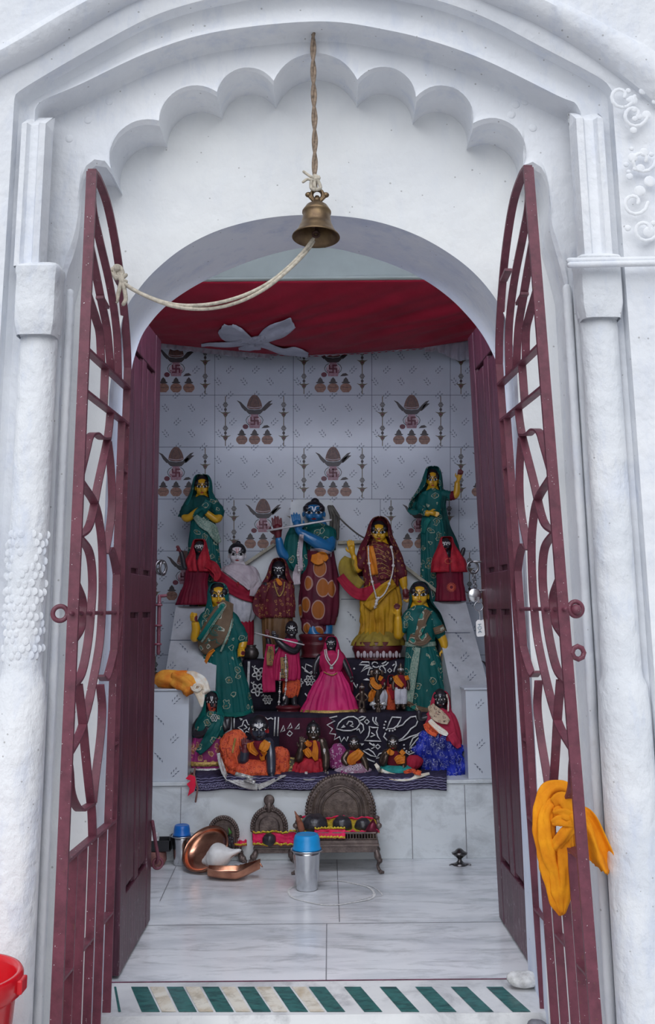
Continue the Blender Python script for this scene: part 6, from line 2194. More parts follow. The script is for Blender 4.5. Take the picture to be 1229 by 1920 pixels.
# --- dark goddess in maroon brocade
f = Fig('dark-faced figurine with a white tongue mark, wrapped in maroon and gold brocade', (520, 1234), 4.97)
f.head(523, 1071, 24, 32)
f.torso([(523, 1088, 2), (521, 1120, 2), (520, 1230, 2)], [17, 19, 14])
f.limb([(500, 1096, -2), (493, 1108, -8), (494, 1122, -10)], [8, 7.5, 6])
f.done(M['skin_black'])
f.face(brow='paint_white', rim='paint_black', lips='paint_white', bindi='paint_white')
f.line('tongue', [[(522, 1078), (522, 1085)]], 2.2, M['paint_white'], .004, f.bvh_body, k=2)
f.hair()
f.robe('skirt', [(520, 1140, 27, 0), (520, 1165, 29, 0), (520, 1200, 27, 0), (520, 1233, 25, 0)], mat('brown_gold_silk', (.18, .085, .03), .5, var=.25, vscale=12), (8, .05), 7)
f.robe('sari', [(523, 1087, 14, 2), (522, 1096, 29, 2), (520, 1115, 33, 0), (520, 1140, 34, 0), (521, 1158, 33, 0)], M['maroon_brocade'], (10, .04), 8)
f.veil('veil', [(523, 1046, 4, 4, 4, 18), (523, 1049, 11, 10, 4, 52), (523, 1060, 17, 15, 3, 50), (522, 1078, 22, 17, 3, 38), (521, 1094, 30, 19, 3, 45)], M['maroon_brocade'], (10, .05), 2)
f.drape('long_sleeve', [(498, 1098), (488, 1120), (485, 1142), (492, 1160)], [14, 20, 22, 6], M['maroon_brocade'], .004)
f.drape('orange_collar', [(519, 1085), (525, 1093), (527, 1098)], [4, 8, 3], M['orange_silk'], .006)
f.beads('garland', [(514, 1092), (518, 1106), (524, 1118), (531, 1108), (534, 1092)], .0035, M['gold'], 34, .006)
# --- tall blue flute player
f = Fig('tall blue flute player in a maroon skirt with orange ovals', (594, 1235), 5.03)
f.head(589, 963, 40, 40)
f.torso([(594, 985, 4), (600, 1020, 4), (598, 1180, 5)], [22, 25, 18])
f.limb([(618, 1012, 2), (614, 1026, -12), (590, 1014, -22), (566, 1000, -24)], [14, 13, 12, 8.5])
f.hand(558, 985, -24, 100, 25, .12, .17, -1)
f.limb([(556, 1010, 4), (540, 1042, -4), (528, 1034, -12), (523, 1012, -16)], [10, 10, 9, 7])
f.hand(521, 994, -17, 95, 27, .08, .17, 1)
f.limb([(612, 1160, 0), (614, 1180, -2), (612, 1196, -6)], [12, 11, 10])
f.limb([(586, 1170, -8), (588, 1188, -14), (600, 1196, -20)], [11, 10, 7])
f.done(M['skin_blue'], extra=[(M['paint_maroon'], f.near(519, 988, 21, -18))])
f.face(brow='paint_black', lips='paint_red', rim='paint_black', tilak='paint_white', bindi=False)
f.line('brow_line', [[(576, 955), (583, 950), (588, 953)], [(590, 953), (597, 949), (606, 954)]], 1.1, M['paint_white'], .0014, f.bvh_body)
f.hair(.0, 1.0, (591, 943, 9))
f.robe('shawl', [(594, 984, 22, 4), (598, 992, 30, 3), (602, 1010, 29, 2), (604, 1032, 26, 2)], M['green_sari'], (6, .04), 3, crumple=.08)
f.robe('shawl_drop', [(556, 988, 12, 2), (554, 1010, 20, 0), (555, 1040, 23, -2), (561, 1062, 21, -2), (566, 1076, 12, 0)], M['green_sari'], (5, .06), 5)
f.drape('waistband', [(582, 1034), (602, 1036), (622, 1040)], [10, 14, 8], M['white_shawl'], .004)
f.robe('skirt', [(602, 1030, 24, 2), (601, 1050, 29, 1), (600, 1080, 35, 0), (599, 1120, 38, 0), (598, 1150, 36, 0), (598, 1172, 30, 0)], M['oval_cloth'], (6, .035), 2)
f.robe('gathered_hem', [(588, 1160, 22, -4), (590, 1178, 24, -6), (592, 1190, 20, -6)], M['oval_cloth'], (7, .07), 9)
f.drape('sash_knot', [(584, 1046), (596, 1048), (606, 1044), (614, 1050)], [12, 22, 18, 8], M['orange_silk'], .006, folds=(5, .006))
f.drape('white_scarf', [(566, 1002), (564, 1020), (562, 1040), (565, 1070)], [8, 9, 10, 8], M['white_shawl'], .008)
f.drape('blue_scarf', [(562, 1060), (556, 1080), (558, 1096)], [14, 14, 12], M['white_shawl'], .006)
f.beads('pearl_string', [(560, 1018), (559, 1036), (560, 1060), (562, 1074)], .0040, M['pearl'], 13, .012, gaps=6)
f.rod('flute', [(502, 995, -30), (560, 985, -34), (621, 975, -34)], 2.0, 'flute')
f.robe('pedestal', [(594, 1188, 30, 0, .8), (594, 1192, 34, 0, .8), (594, 1204, 30, 0, .8), (594, 1208, 32, 0, .8), (594, 1224, 28, 0, .8), (594, 1232, 32, 0, .8)], M['pedestal'], crumple=0)
bm = new_bm()
for i, c in enumerate(((0, 4.5), (7, 3.2), (-6, 3.4))):
    tube(bm, [f.q(620 + c[0] * .5, 950, 16), f.q(628 + c[0], 968, 18), f.q(626 + c[0], 1010, 18)], .008, 8)
f.part('hair_fall', bm, mat('grey_brown_braid', (.13, .12, .10), .7, var=.3, vscale=40), note=False)
# --- yellow-faced lady with pearl garlands
f = Fig('yellow-faced figurine in a maroon veil and yellow sari with long bead garlands', (710, 1238), 4.99)
f.head(711, 1000, 31, 40)
f.torso([(712, 1022, 3), (714, 1060, 3), (714, 1200, 3)], [21, 23, 18])
f.limb([(686, 1040, 2), (672, 1066, -4), (666, 1060, -8), (664, 1044, -10)], [9, 8.5, 7, 5.5])
f.hand(660, 1030, -11, 100, 20, .2, .17, 1)
f.limb([(742, 1048, 2), (754, 1078, -4), (758, 1098, -6)], [10, 9, 7])
f.hand(761, 1112, -8, -80, 19, .15)
f.limb([(705, 1205, -4), (704, 1215, -16)], [8, 6]); f.limb([(722, 1205, -4), (722, 1215, -16)], [8, 6])
f.done(M['skin_yellow'], extra=[(M['paint_maroon'], f.near(761, 1114, 10, -8)), ])
f.face(); f.hair()
f.robe('sari_skirt', [(716, 1085, 30, 0), (716, 1110, 34, 0), (714, 1140, 38, 0), (714, 1170, 36, 0), (713, 1196, 38, 0)], M['yellow_sari'], (9, .085), 3, crumple=.16)
f.robe('net_flounce', [(712, 1184, 34, 0), (711, 1196, 46, -2), (710, 1210, 52, -4)], M['olive_net'], (9, .05), 4)
f.robe('red_border', [(709, 1203, 45, -6), (708, 1215, 47, -6), (708, 1228, 43, -5), (708, 1237, 42, -5)], M['pedestal'], (5, .02), 5, crumple=.02)
bm = new_bm()
for i in range(7):
    x = 672 + i * 12
    dd = -37 + abs(i - 3) ** 2 * 1.1
    ball(bm, f.q(x, 1227, dd), (3.6 * f.k, 2.5 * f.k, 6.5 * f.k), 10, 8)
    ball(bm, f.q(x + 6, 1229, dd + 1), (1.8 * f.k, 2 * f.k, 4.5 * f.k), 8, 6)
f.part('lotus_petals', bm, M['white_shawl'], note=False)
f.robe('bodice', [(712, 1020, 18, 3), (712, 1030, 32, 2), (714, 1050, 36, 1), (715, 1075, 34, 0), (716, 1100, 33, 0)], M['maroon_brocade'], (8, .03), 6)
f.sleeve([(688, 1036, 2), (677, 1056, -3), (672, 1064, -4)], [11, 11, 10], M['maroon_brocade'])
f.sleeve([(740, 1042, 2), (750, 1066, -3), (754, 1080, -4)], [12, 12, 11], M['maroon_brocade'])
f.veil('veil', [(712, 968, 4, 5, 6, 20), (712, 972, 13, 13, 5, 50), (712, 985, 21, 19, 4, 50), (711, 1005, 26, 22, 4, 40), (711, 1025, 36, 24, 5, 44), (713, 1050, 44, 25, 6, 62), (716, 1080, 44, 25, 8, 80)], M['maroon_brocade'], (9, .05), 8)
f.drape('veil_pleats', [(692, 1000), (698, 1018), (708, 1036), (716, 1060), (720, 1086)], [10, 16, 24, 26, 22], M['maroon_brocade'], .006, folds=(2, .004))
f.line('gold_pleats', [[(690 + i * 2.6, 1004 + i * 9), (700 + i * 2.6, 1002 + i * 9), (714 + i * 2.2, 1008 + i * 9)] for i in range(9)], .8, M['gold'], .006)
f.drape('yellow_chest', [(694, 1024), (698, 1050), (702, 1078)], [12, 16, 14], M['orange_silk'], .005)
f.drape('olive_sleeve', [(656, 1046), (650, 1062), (658, 1084), (678, 1100)], [20, 30, 30, 20], M['olive_net'], .006, fallback=6)
f.drape('red_scarf_border', [(638, 1080), (652, 1098), (668, 1112), (684, 1114), (700, 1108), (716, 1098)], [16, 18, 20, 24, 22, 14], M['red_deep'], .008, fallback=2)
f.drape('yellow_pallu', [(740, 1092), (722, 1104), (704, 1122), (688, 1140)], [18, 20, 22, 18], M['yellow_sari'], .006, folds=(4, .006))
f.beads('bead_garland', [(691, 1024), (692, 1050), (696, 1080), (704, 1112), (708, 1122), (722, 1112), (735, 1080), (738, 1050), (734, 1026)], .0042, M['pearl'], 78, .010, gaps=13)
f.beads('pendant_string', [(707, 1124), (706, 1132), (703, 1140)], .0045, M['pearl'], 7, .010, gaps=2)
# --- green-clad lady in front, at the viewer's left
YG_ = 4.78
f = Fig('green-clad yellow figurine with a raised fist and a brown-gold panel across the chest', (416, 1343), YG_)
f.head(410, 1119, 33, 44)
f.torso([(410, 1142, 2), (412, 1190, 2), (418, 1335, 2)], [21, 23, 17])
f.limb([(384, 1164, 0), (368, 1188, -4), (366, 1196, -8), (368, 1180, -14), (366, 1168, -16)], [10, 9.5, 9, 8.5, 7.5])
f.fist(364, 1157, -17, 17, -1)
f.limb([(438, 1166, 0), (455, 1194, -4), (456, 1206, -8), (453, 1216, -12)], [10, 9, 8, 7])
f.fist(452, 1223, -13, 17, 1)
f.done(M['skin_yellow'], extra=[(M['paint_maroon'], lambda c, t=f.near(372, 1160, 6, -14): t(c)), (M['paint_maroon'], f.near(457, 1224, 4, -10))])
f.face(); f.hair()
f.robe('skirt', [(414, 1205, 32, 0), (416, 1235, 36, 0), (420, 1275, 43, 0), (424, 1315, 47, 0), (425, 1341, 50, 0)], M['green_sari'], (13, .045), 1)
f.robe('upper_sari', [(410, 1141, 14, 2), (410, 1150, 28, 2), (412, 1170, 37, 0), (414, 1195, 41, 0), (415, 1216, 36, 0), (416, 1226, 30, 0)], M['green_sari'], (6, .03), 4)
f.sleeve([(388, 1156, 0), (376, 1176, -3), (372, 1190, -5)], [12, 12, 12], M['green_sari'])
f.sleeve([(434, 1158, 0), (448, 1184, -3), (454, 1198, -5)], [12, 13, 13], M['green_sari'])
f.veil('veil', [(409, 1092, 4, 4, 5, 20), (409, 1095, 13, 12, 5, 50), (409, 1107, 20, 18, 4, 44), (409, 1127, 21, 19, 3, 30), (410, 1143, 26, 20, 3, 16), (411, 1158, 34, 22, 3, 10)], M['green_sari'], (8, .03), 3)
f.drape('gold_pallu', [(428, 1128), (418, 1152), (408, 1178), (398, 1204), (404, 1216)], [22, 40, 52, 54, 40], M['green_border'], .006, folds=(2, .002))
f.drape('pallu_edge', [(418, 1136), (400, 1160), (386, 1182), (372, 1200)], [8, 9, 9, 7], M['green_plain'], .010, folds=(1, .001))
f.drape('zari_stripe', [(421, 1140), (404, 1164), (390, 1186), (378, 1204)], [3.5, 4, 4, 3.5], M['sari_stripe'], .012, folds=(1, 0))
f.drape('zari_stripe', [(437, 1160), (430, 1185), (420, 1208), (414, 1222)], [3.5, 4, 4, 3.5], M['sari_stripe'], .012, folds=(1, 0))
f.line('lotus_print', [[(404 + r * math.cos(a), 1182 - r * .9 * math.sin(a)) for a in (i * .35 for i in range(16))] for r in (4, 8, 11)] + [[(398 + 12 * math.cos(a) * (1 + .2 * math.cos(6 * a)), 1208 - 9 * math.sin(a) * (1 + .25 * math.cos(6 * a))) for a in (i * .2 for i in range(16))]], 1.3, M['green_plain'], .012)
f.drape('orange_sash', [(402, 1218), (392, 1228), (384, 1246)], [5, 7, 4], M['orange_silk'], .008)
f.drape('hem_border', [(378, 1330), (410, 1338), (448, 1340), (472, 1334)], [6, 7, 7, 6], M['green_plain'], .006)
# --- green-clad lady in front, at the viewer's right
f = Fig('green-clad yellow figurine with one hand hanging straight down, behind the pink-veiled doll', (798, 1343), 4.83)
f.head(787, 1117, 34, 44)
f.torso([(787, 1140, 2), (789, 1190, 2), (798, 1335, 2)], [21, 22, 17])
f.limb([(764, 1160, 0), (750, 1186, -4), (747, 1190, -8), (747, 1174, -14), (747, 1160, -16)], [10, 9.5, 9, 8.5, 7])
f.hand(746, 1147, -17, 95, 19, .38)
f.limb([(812, 1160, 0), (822, 1182, -4), (831, 1200, -6), (834, 1212, -8)], [10, 9.5, 8.5, 7])
f.hand(836, 1224, -9, -85, 21, .15, .17, -1)
f.done(M['skin_yellow'], extra=[(M['paint_maroon'], f.near(745, 1137, 6, -20))])
f.face(); f.hair(.0, 1.02)
f.robe('skirt', [(789, 1205, 26, 0), (792, 1230, 32, 0), (797, 1270, 39, 0), (802, 1310, 44, 0), (802, 1341, 44, 0)], M['green_sari'], (12, .05), 6)
f.robe('blouse', [(787, 1140, 14, 2), (787, 1148, 29, 2), (788, 1166, 31, 0), (789, 1190, 28, 0), (789, 1210, 27, 0)], M['green_sari'], (5, .025), 7)
f.sleeve([(808, 1154, 0), (818, 1172, -3), (825, 1188, -5)], [11, 12, 12], M['green_sari'])
f.sleeve([(768, 1154, 0), (757, 1172, -3), (751, 1182, -4)], [11, 12, 11], M['green_sari'])
f.drape('sleeve_border', [(814, 1184), (826, 1180), (834, 1176)], [13, 14, 12], M['green_border'], .004)
f.robe('waistband', [(789, 1203, 29, 0), (789, 1210, 30, 0), (789, 1212, 29, 0)], M['sari_stripe'], crumple=.01)
f.veil('veil', [(788, 1090, 4, 4, 7, 25), (788, 1094, 13, 12, 6, 60), (788, 1107, 20, 18, 5, 58), (790, 1130, 23, 19, 5, 56), (795, 1155, 34, 21, 8, 85), (802, 1195, 42, 20, 14, 110), (812, 1250, 44, 18, 20, 125), (822, 1300, 44, 16, 24, 135)], M['dark_green'], (8, .04), 3)
f.drape('pallu', [(804, 1144), (794, 1160), (788, 1180), (780, 1200)], [14, 16, 14, 10], M['green_border'], .006)
f.drape('front_pleat', [(784, 1214), (778, 1245), (772, 1285), (768, 1320)], [10, 14, 14, 12], M['sari_stripe'], .006, folds=(3, .005))
f.drape('waist_print', [(768, 1196), (790, 1202), (806, 1192)], [16, 18, 14], M['green_border'], .005)
f.drape('hem_border', [(764, 1318), (784, 1328), (806, 1332), (832, 1326)], [8, 9, 9, 7], M['green_border'], .006)

# --- small idols on the lower step
YS_ = 4.80
f = Fig('small black flute player in a magenta wrap on a round base', (541, 1338), 4.85)
f.head(547, 1183, 22, 30)
f.torso([(545, 1200, 2), (543, 1230, 2), (545, 1300, 3)], [14, 15, 11])
f.limb([(528, 1206, 0), (515, 1222, -4), (506, 1212, -9), (503, 1200, -11)], [7, 6.5, 6, 5])
f.hand(502, 1192, -12, 95, 13, .15)
f.limb([(562, 1208, 0), (552, 1221, -10), (535, 1214, -16), (521, 1202, -17)], [7, 7, 7, 5.5])
f.hand(516, 1194, -18, 110, 13, .15, .17, -1)
f.limb([(538, 1290, 0), (536, 1318, -2), (530, 1324, -8)], [7, 5.5, 4]); f.limb([(552, 1290, 0), (552, 1318, -2), (556, 1325, -8)], [7, 5.5, 4])
f.done(M['skin_black'], .0022, extra=[(M['paint_maroon'], f.near(502, 1188, 8, -12))])
f.face(brow='paint_white', rim='paint_black', lips='paint_white', tilak='paint_white', bindi=False); f.hair(-.04, .98, (545, 1168, 4))
f.robe('dhoti', [(546, 1268, 16, 0), (547, 1285, 17, 0), (546, 1300, 15, 0), (546, 1308, 11, 0)], M['orange_print'], (6, .06), 2)
f.robe('wrap', [(544, 1197, 11, 2), (541, 1206, 21, 1), (538, 1230, 24, 0), (536, 1255, 28, 0), (534, 1275, 29, 0)], M['magenta'], (8, .05), 3)
f.drape('left_panel', [(508, 1208), (506, 1235), (504, 1268), (505, 1298)], [16, 20, 24, 24], M['magenta'], .006, folds=(3, .006))
f.drape('printed_panel', [(508, 1212), (507, 1228), (506, 1248)], [8, 14, 10], M['pink_print'], .012)
f.drape('printed_panel', [(532, 1232), (534, 1250), (533, 1272)], [13, 14, 14], M['pink_print'], .009)
f.beads('bead_string', [(536, 1228), (536, 1250), (537, 1275), (535, 1300), (532, 1312)], .0034, M['pearl'], 26, .014, gaps=5)
f.beads('bead_string', [(526, 1262), (525, 1285), (524, 1310), (521, 1336)], .0034, M['pearl'], 20, .014, gaps=5)
f.rod('flute', [(480, 1187, -20), (520, 1197, -24), (570, 1209, -22)], 1.4, 'flute')
f.robe('base', [(541, 1322, 20, 0, .9), (541, 1326, 24, 0, .9), (541, 1332, 21, 0, .9), (541, 1338, 25, 0, .9)], M['pedestal'], crumple=0)
f = Fig('small black doll in a wide pink satin skirt with a gold hem', (620, 1341), 4.82)
f.head(621, 1209, 20, 26)
f.torso([(621, 1222, 2), (622, 1250, 2), (620, 1320, 2)], [13, 13, 12])
f.limb([(600, 1232, 0), (592, 1246, -5), (590, 1258, -8)], [6, 5.5, 4.5]); f.limb([(640, 1232, 0), (650, 1252, -4), (656, 1266, -6)], [6, 5.5, 4.5])
f.hand(590, 1262, -9, -95, 10, .2); f.hand(658, 1271, -7, -75, 10, .2)
f.done(M['skin_black'], .0022)
f.face(brow='paint_white', rim='paint_black', lips='paint_white', bindi='paint_white'); f.hair()
f.robe('skirt', [(622, 1256, 17, 0), (622, 1268, 24, 0), (621, 1290, 36, 0), (620, 1312, 45, 0), (619, 1334, 53, 0)], M['pink_satin'], (9, .06), 2, crumple=.05)
f.robe('gold_hem', [(619, 1329, 53, 0), (619, 1335, 55, -1), (619, 1340, 54, -1)], M['gold'], (9, .06), 2, crumple=.03)
f.robe('blouse', [(621, 1222, 11, 2), (622, 1230, 24, 1), (622, 1244, 24, 0), (622, 1260, 18, 0)], M['magenta'], (5, .03), 4)
f.veil('veil', [(622, 1193, 3, 3, 3, 25), (622, 1195, 9, 9, 3, 56), (622, 1205, 13, 12, 2, 50), (622, 1219, 17, 14, 2, 28), (623, 1230, 24, 15, 3, 34), (630, 1262, 30, 15, 6, 95), (640, 1300, 30, 14, 10, 125)], M['magenta'], (7, .05), 5)
f.beads('bead_necklace', [(609, 1219), (611, 1232), (615, 1240), (622, 1248), (630, 1240), (634, 1232), (635, 1219)], .0032, M['pearl'], 40, .006)
f.beads('bead_necklace', [(612, 1218), (614, 1230), (618, 1238)], .0032, M['pearl'], 14, .010)
f.line('pendant', [[(619, 1252), (625, 1252)]], 5, M['silver'], .008, k=3)
f.beads('waist_chain', [(608, 1260), (616, 1264), (624, 1266), (632, 1262)], .0028, M['gold'], 20, .006)

def metal_idol(label, base, Y, top, hw, mt='skin_bronze', wings=False):
    f = Fig(label, base, Y)
    x, yb = base
    h = yb - top
    f.head(x, top + h * .16, hw * .75, h * .24, ear=True)
    f.limb([(x, top + h * .32, 1), (x, top + h * .62, 1)], [hw * .42, hw * .38])
    for e in (-1, 1):
        f.limb([(x + e * hw * .4, top + h * .36, 0), (x + e * hw * .85, top + h * .50, -3), (x + e * hw * .5, top + h * .58, -7)], [hw * .2, hw * .17, hw * .14])
        f.limb([(x + e * hw * .25, top + h * .6, 0), (x + e * hw * .3, top + h * .8, -1), (x + e * hw * .3, yb - 2, 0)], [hw * .26, hw * .2, hw * .17])
        f.limb([(x + e * hw * .3, yb - 2, 0), (x + e * hw * .34, yb - 1.5, -6)], [hw * .16, hw * .14])
    f.limb([(x, top + h * .08, 0), (x, top, 0)], [hw * .3, hw * .1])
    f.limb([(x, yb - 1.5, 0), (x, yb - .5, 0)], [hw * .7, hw * .8])
    f.done(M[mt], .002)
    return f
f = metal_idol('tiny bare bronze standing idol between the pink satin skirt and the orange shirt', (679, 1336), 4.775, 1281, 13)
f.face(brow='paint_white', rim='paint_black', lips='skin_bronze', bindi=False)
f = metal_idol('tiny dark bronze idol with silvery spread wings at the edge of the step', (710, 1341), 4.745, 1309, 9)
bm = new_bm()
for e in (-1, 1):
    for i in range(5):
        a = .25 + i * .22
        tube(bm, [f.q(710 + e * 5, 1320, 2), f.q(710 + e * (8 + 7 * math.cos(a)), 1320 - 8 * math.sin(a) + 4, 3), f.q(710 + e * (7 + 9.5 * math.cos(a)), 1321 - 10 * math.sin(a) + 3, 3)], [.004, .005, .002], 6)
f.part('wings', bm, M['silver'], note=False)
f = Fig('little elephant-trunked dark idol in an orange and red shirt and white dhoti', (709, 1334), 4.86)
f.head(707, 1263, 15, 18, ear=False)
for e in (-1, 1):
    f.ball(707 + e * 9, 1262, 1, 5, 1.6, 6)
f.limb([(707, 1266, -7), (706, 1273, -9), (709, 1279, -10)], [3, 2.6, 2])
f.limb([(708, 1272, 1), (709, 1295, 1), (710, 1330, 1)], [10, 12, 9])
for e in (-1, 1): f.limb([(708 + e * 9, 1276, 0), (708 + e * 14, 1285, -4), (708 + e * 10, 1291, -8)], [4.5, 4, 3.5])
f.done(M['skin_bronze'], .002)
f.face(brow=None, rim='paint_black', lips='skin_bronze', tilak='paint_white', bindi=False)
f.robe('shirt', [(708, 1269, 7, 0), (708, 1274, 15, 0), (709, 1285, 14, 0), (710, 1296, 12, 0)], M['maroon_silk'], (5, .05), 1, crumple=.1)
f.drape('orange_sash', [(698, 1270), (700, 1280), (708, 1288), (716, 1286)], [8, 10, 10, 6], M['orange_silk'], .004)
f.drape('orange_sash', [(716, 1268), (712, 1276)], [8, 6], M['orange_silk'], .005)
f.robe('dhoti', [(711, 1292, 12, 0), (712, 1302, 15, 0), (712, 1316, 14, 0), (711, 1330, 11, 0)], M['white_cotton'], (5, .07), 2)
f.drape('orange_skirt_end', [(702, 1294), (697, 1304), (695, 1316)], [9, 12, 8], M['orange_silk'], .006)
f = Fig('little dark idol in a maroon and orange shirt and white trousers', (752, 1330), 4.775)
f.head(752, 1258, 13, 18)
f.torso([(752, 1266, 1), (752, 1288, 1)], [9, 10])
for e in (-1, 1):
    f.limb([(752 + e * 9, 1270, 0), (752 + e * 14, 1282, -2), (752 + e * 14, 1292, -4)], [4, 3.5, 3])
    f.limb([(752 + e * 5, 1288, 0), (752 + e * 5, 1318, 0), (752 + e * 5.5, 1326, -1)], [6, 5, 4])
    f.limb([(752 + e * 5.5, 1327, 0), (752 + e * 6.5, 1328, -7)], [3, 3])
f.limb([(752, 1250, 0), (752, 1244, 0)], [4, 1.5])
f.done(M['skin_bronze'], .002)
f.face(brow='paint_white', rim='paint_black', lips='paint_red', tilak='paint_white', bindi=False)
f.robe('shirt', [(752, 1265, 7, 0), (752, 1270, 14, 0), (752, 1280, 13, 0), (752, 1291, 12, 0)], M['maroon_silk'], (5, .05), 1)
f.drape('orange_sash', [(741, 1267), (746, 1277), (756, 1287)], [9, 11, 7], M['orange_silk'], .004)
f.drape('orange_sleeve', [(762, 1267), (765, 1275)], [7, 7], M['orange_silk'], .004)
for e in (-1, 1):
    f.robe('trouser_leg', [(752 + e * 4.5, 1288, 7.5, 0, .85), (752 + e * 5, 1300, 7, 0, .9), (752 + e * 5.2, 1312, 6.6, 0, .9), (752 + e * 5.2, 1320, 5.5, 0, .9)], M['white_cotton'], (4, .06), e)
f = Fig('small red and orange cloth-wrapped bundle idol between the two orange-shirted idols', (734, 1332), 4.87)
f.head(734, 1276, 11, 16)
f.torso([(734, 1284, 1), (734, 1328, 1)], [6, 6])
f.done(M['skin_black'], .002)
f.robe('wrap', [(734, 1283, 5, 0), (734, 1290, 9, 0), (734, 1305, 9, 0), (734, 1318, 8, 0), (734, 1331, 9, 0)], M['orange_print'], (6, .08), 1, crumple=.12)
f.veil('hood', [(734, 1266, 3, 3, 1, 20), (734, 1268, 6, 6, 1, 50), (734, 1277, 8, 7, 1, 40), (734, 1286, 9, 8, 1, 20)], M['maroon_silk'], (5, .05))
f.drape('red_sash', [(730, 1290), (736, 1300), (738, 1312)], [6, 8, 6], M['red_net'], .004)

# --- seated and crawling idols on the ledge
f = Fig('red-cheeked dark figurine under a green veil, seated in a magenta skirt', (388, 1459), 4.60)
f.head(397, 1318, 25, 36)
f.torso([(396, 1336, 2), (394, 1380, 2), (390, 1440, 2)], [18, 20, 20])
f.limb([(374, 1352, 0), (366, 1372, -6), (378, 1376, -14), (388, 1372, -18)], [8, 8, 7, 6])
f.hand(389, 1368, -19, 20, 13, .3)
f.limb([(416, 1348, 0), (424, 1366, -2), (428, 1350, 2)], [8, 8, 6])
f.done(M['skin_black'])
f.face(brow='paint_black', rim='paint_black', bindi=False, tilak='paint_white'); f.hair()
f.line('cheek_paint', [[(391, 1318), (394, 1330), (397, 1334)], [(405, 1320), (402, 1330), (398, 1334)]], 4.5, M['paint_vermilion'], .0014, f.bvh_body)
f.robe('skirt', [(392, 1376, 26, 0), (390, 1395, 30, 0), (388, 1425, 32, 0), (387, 1450, 33, 0)], M['pink_gold'], (9, .05), 2, crumple=.08)
for i, yy in enumerate((1430, 1442, 1454)):
    f.robe('gold_band', [(386, yy - 4, 33.5, 0), (386, yy, 35, -1), (386, yy + 4, 34, -1)], M['gold'] if i != 1 else M['silver'], (9, .05), 2, crumple=.03)
f.robe('sari', [(396, 1337, 12, 2), (395, 1345, 25, 2), (392, 1362, 31, 0), (391, 1382, 29, 0)], M['green_sari'], (7, .05), 3)
f.veil('veil', [(398, 1296, 4, 4, 4, 20), (398, 1299, 11, 10, 4, 50), (398, 1310, 16, 14, 3, 46), (398, 1328, 18, 15, 3, 36), (397, 1345, 26, 17, 3, 24), (395, 1362, 32, 19, 3, 20)], M['green_plain'], (8, .05), 2)
f.drape('pallu', [(414, 1340), (404, 1366), (388, 1392), (372, 1412)], [16, 22, 20, 12], M['green_sari'], .008, folds=(4, .006))
f.line('rosette', [blob(402, 1346, 6, 6, .2), blob(402, 1346, 2.5, 6, .1)], 1.4, M['hem_pale'], .012, k=1)

f = Fig('large black crawling idol in a billowing orange-red skirt, one palm raised', (480, 1462), 4.53)
f.head(486, 1370, 34, 44)
f.torso([(486, 1392, 2), (484, 1415, 4), (478, 1440, 12)], [19, 21, 22])
f.limb([(466, 1398, 0), (454, 1420, -4), (457, 1424, -12), (459, 1410, -16)], [10, 10, 10, 9])
f.hand(460, 1403, -17, 92, 20, .05, .18, 1)
f.limb([(504, 1394, 0), (508, 1418, -12), (509, 1446, -30)], [11, 10, 8.5])
f.hand(511, 1458, -34, -80, 15, .3, .18, -1)
f.done(M['skin_slate'], extra=[(M['paint_maroon'], f.near(460, 1398, 12, -18)), (M['paint_red'], f.near(504, 1368, 6, 3))])
f.face(brow='paint_white', rim='paint_black', lips='paint_black', tilak='paint_white', bindi=False, eye=1.08); f.hair(-.05, 1.0, (484, 1346, 5))
f.line('brow_paint', [[(471, 1366), (476, 1359), (484, 1360)], [(488, 1360), (496, 1358), (503, 1365)]], 3.4, M['paint_white'], .0012, f.bvh_body)
f.robe('vest', [(486, 1388, 12, 1), (486, 1394, 23, 1), (485, 1410, 24, 1), (483, 1428, 22, 3)], M['maroon_silk'], (4, .03), 1)
f.drape('orange_panel', [(470, 1392), (474, 1404), (484, 1414)], [14, 16, 10], M['orange_silk'], .005)
f.drape('orange_panel', [(502, 1390), (496, 1400), (490, 1408)], [14, 18, 12], M['orange_silk'], .006)
f.drape('orange_panel', [(496, 1408), (492, 1418), (494, 1426)], [12, 10, 6], M['orange_silk'], .006)
f.drape('vest_trim', [(476, 1392), (482, 1404), (492, 1418)], [3, 3, 3], M['maroon_silk'], .009)
f.robe('skirt', [(480, 1422, 26, 4), (477, 1432, 42, 2), (476, 1446, 50, -2), (475, 1459, 46, -2)], M['orange_print'], (19, .075), 2, crumple=.16)
f.robe('skirt_puff', [(444, 1368, 6, 6), (440, 1378, 20, 6), (439, 1400, 25, 5), (442, 1424, 26, 4), (446, 1446, 24, 2)], M['orange_print'], (11, .07), 3, crumple=.30)
f.robe('skirt_puff', [(524, 1400, 6, 6), (528, 1408, 13, 6), (528, 1430, 15, 5), (526, 1452, 12, 3)], M['orange_print'], (9, .07), 5, crumple=.28)
f.drape('border_strip', [(410, 1412), (416, 1436), (426, 1456), (446, 1466), (466, 1472), (484, 1476)], [7, 9, 10, 12, 14, 12], M['hem_pale'], .012, fallback=-48)
f.drape('border_strip', [(484, 1476), (500, 1470), (516, 1462), (536, 1452)], [12, 8, 6, 5], M['hem_pale'], .012, fallback=-48)
f.drape('silver_label', [(441, 1452), (460, 1458), (480, 1464)], [11, 12, 13], M['silver'], .018, fallback=-51)
f.drape('gold_streak', [(442, 1384), (439, 1396), (436, 1412)], [3, 3, 2], M['gold'], .006)

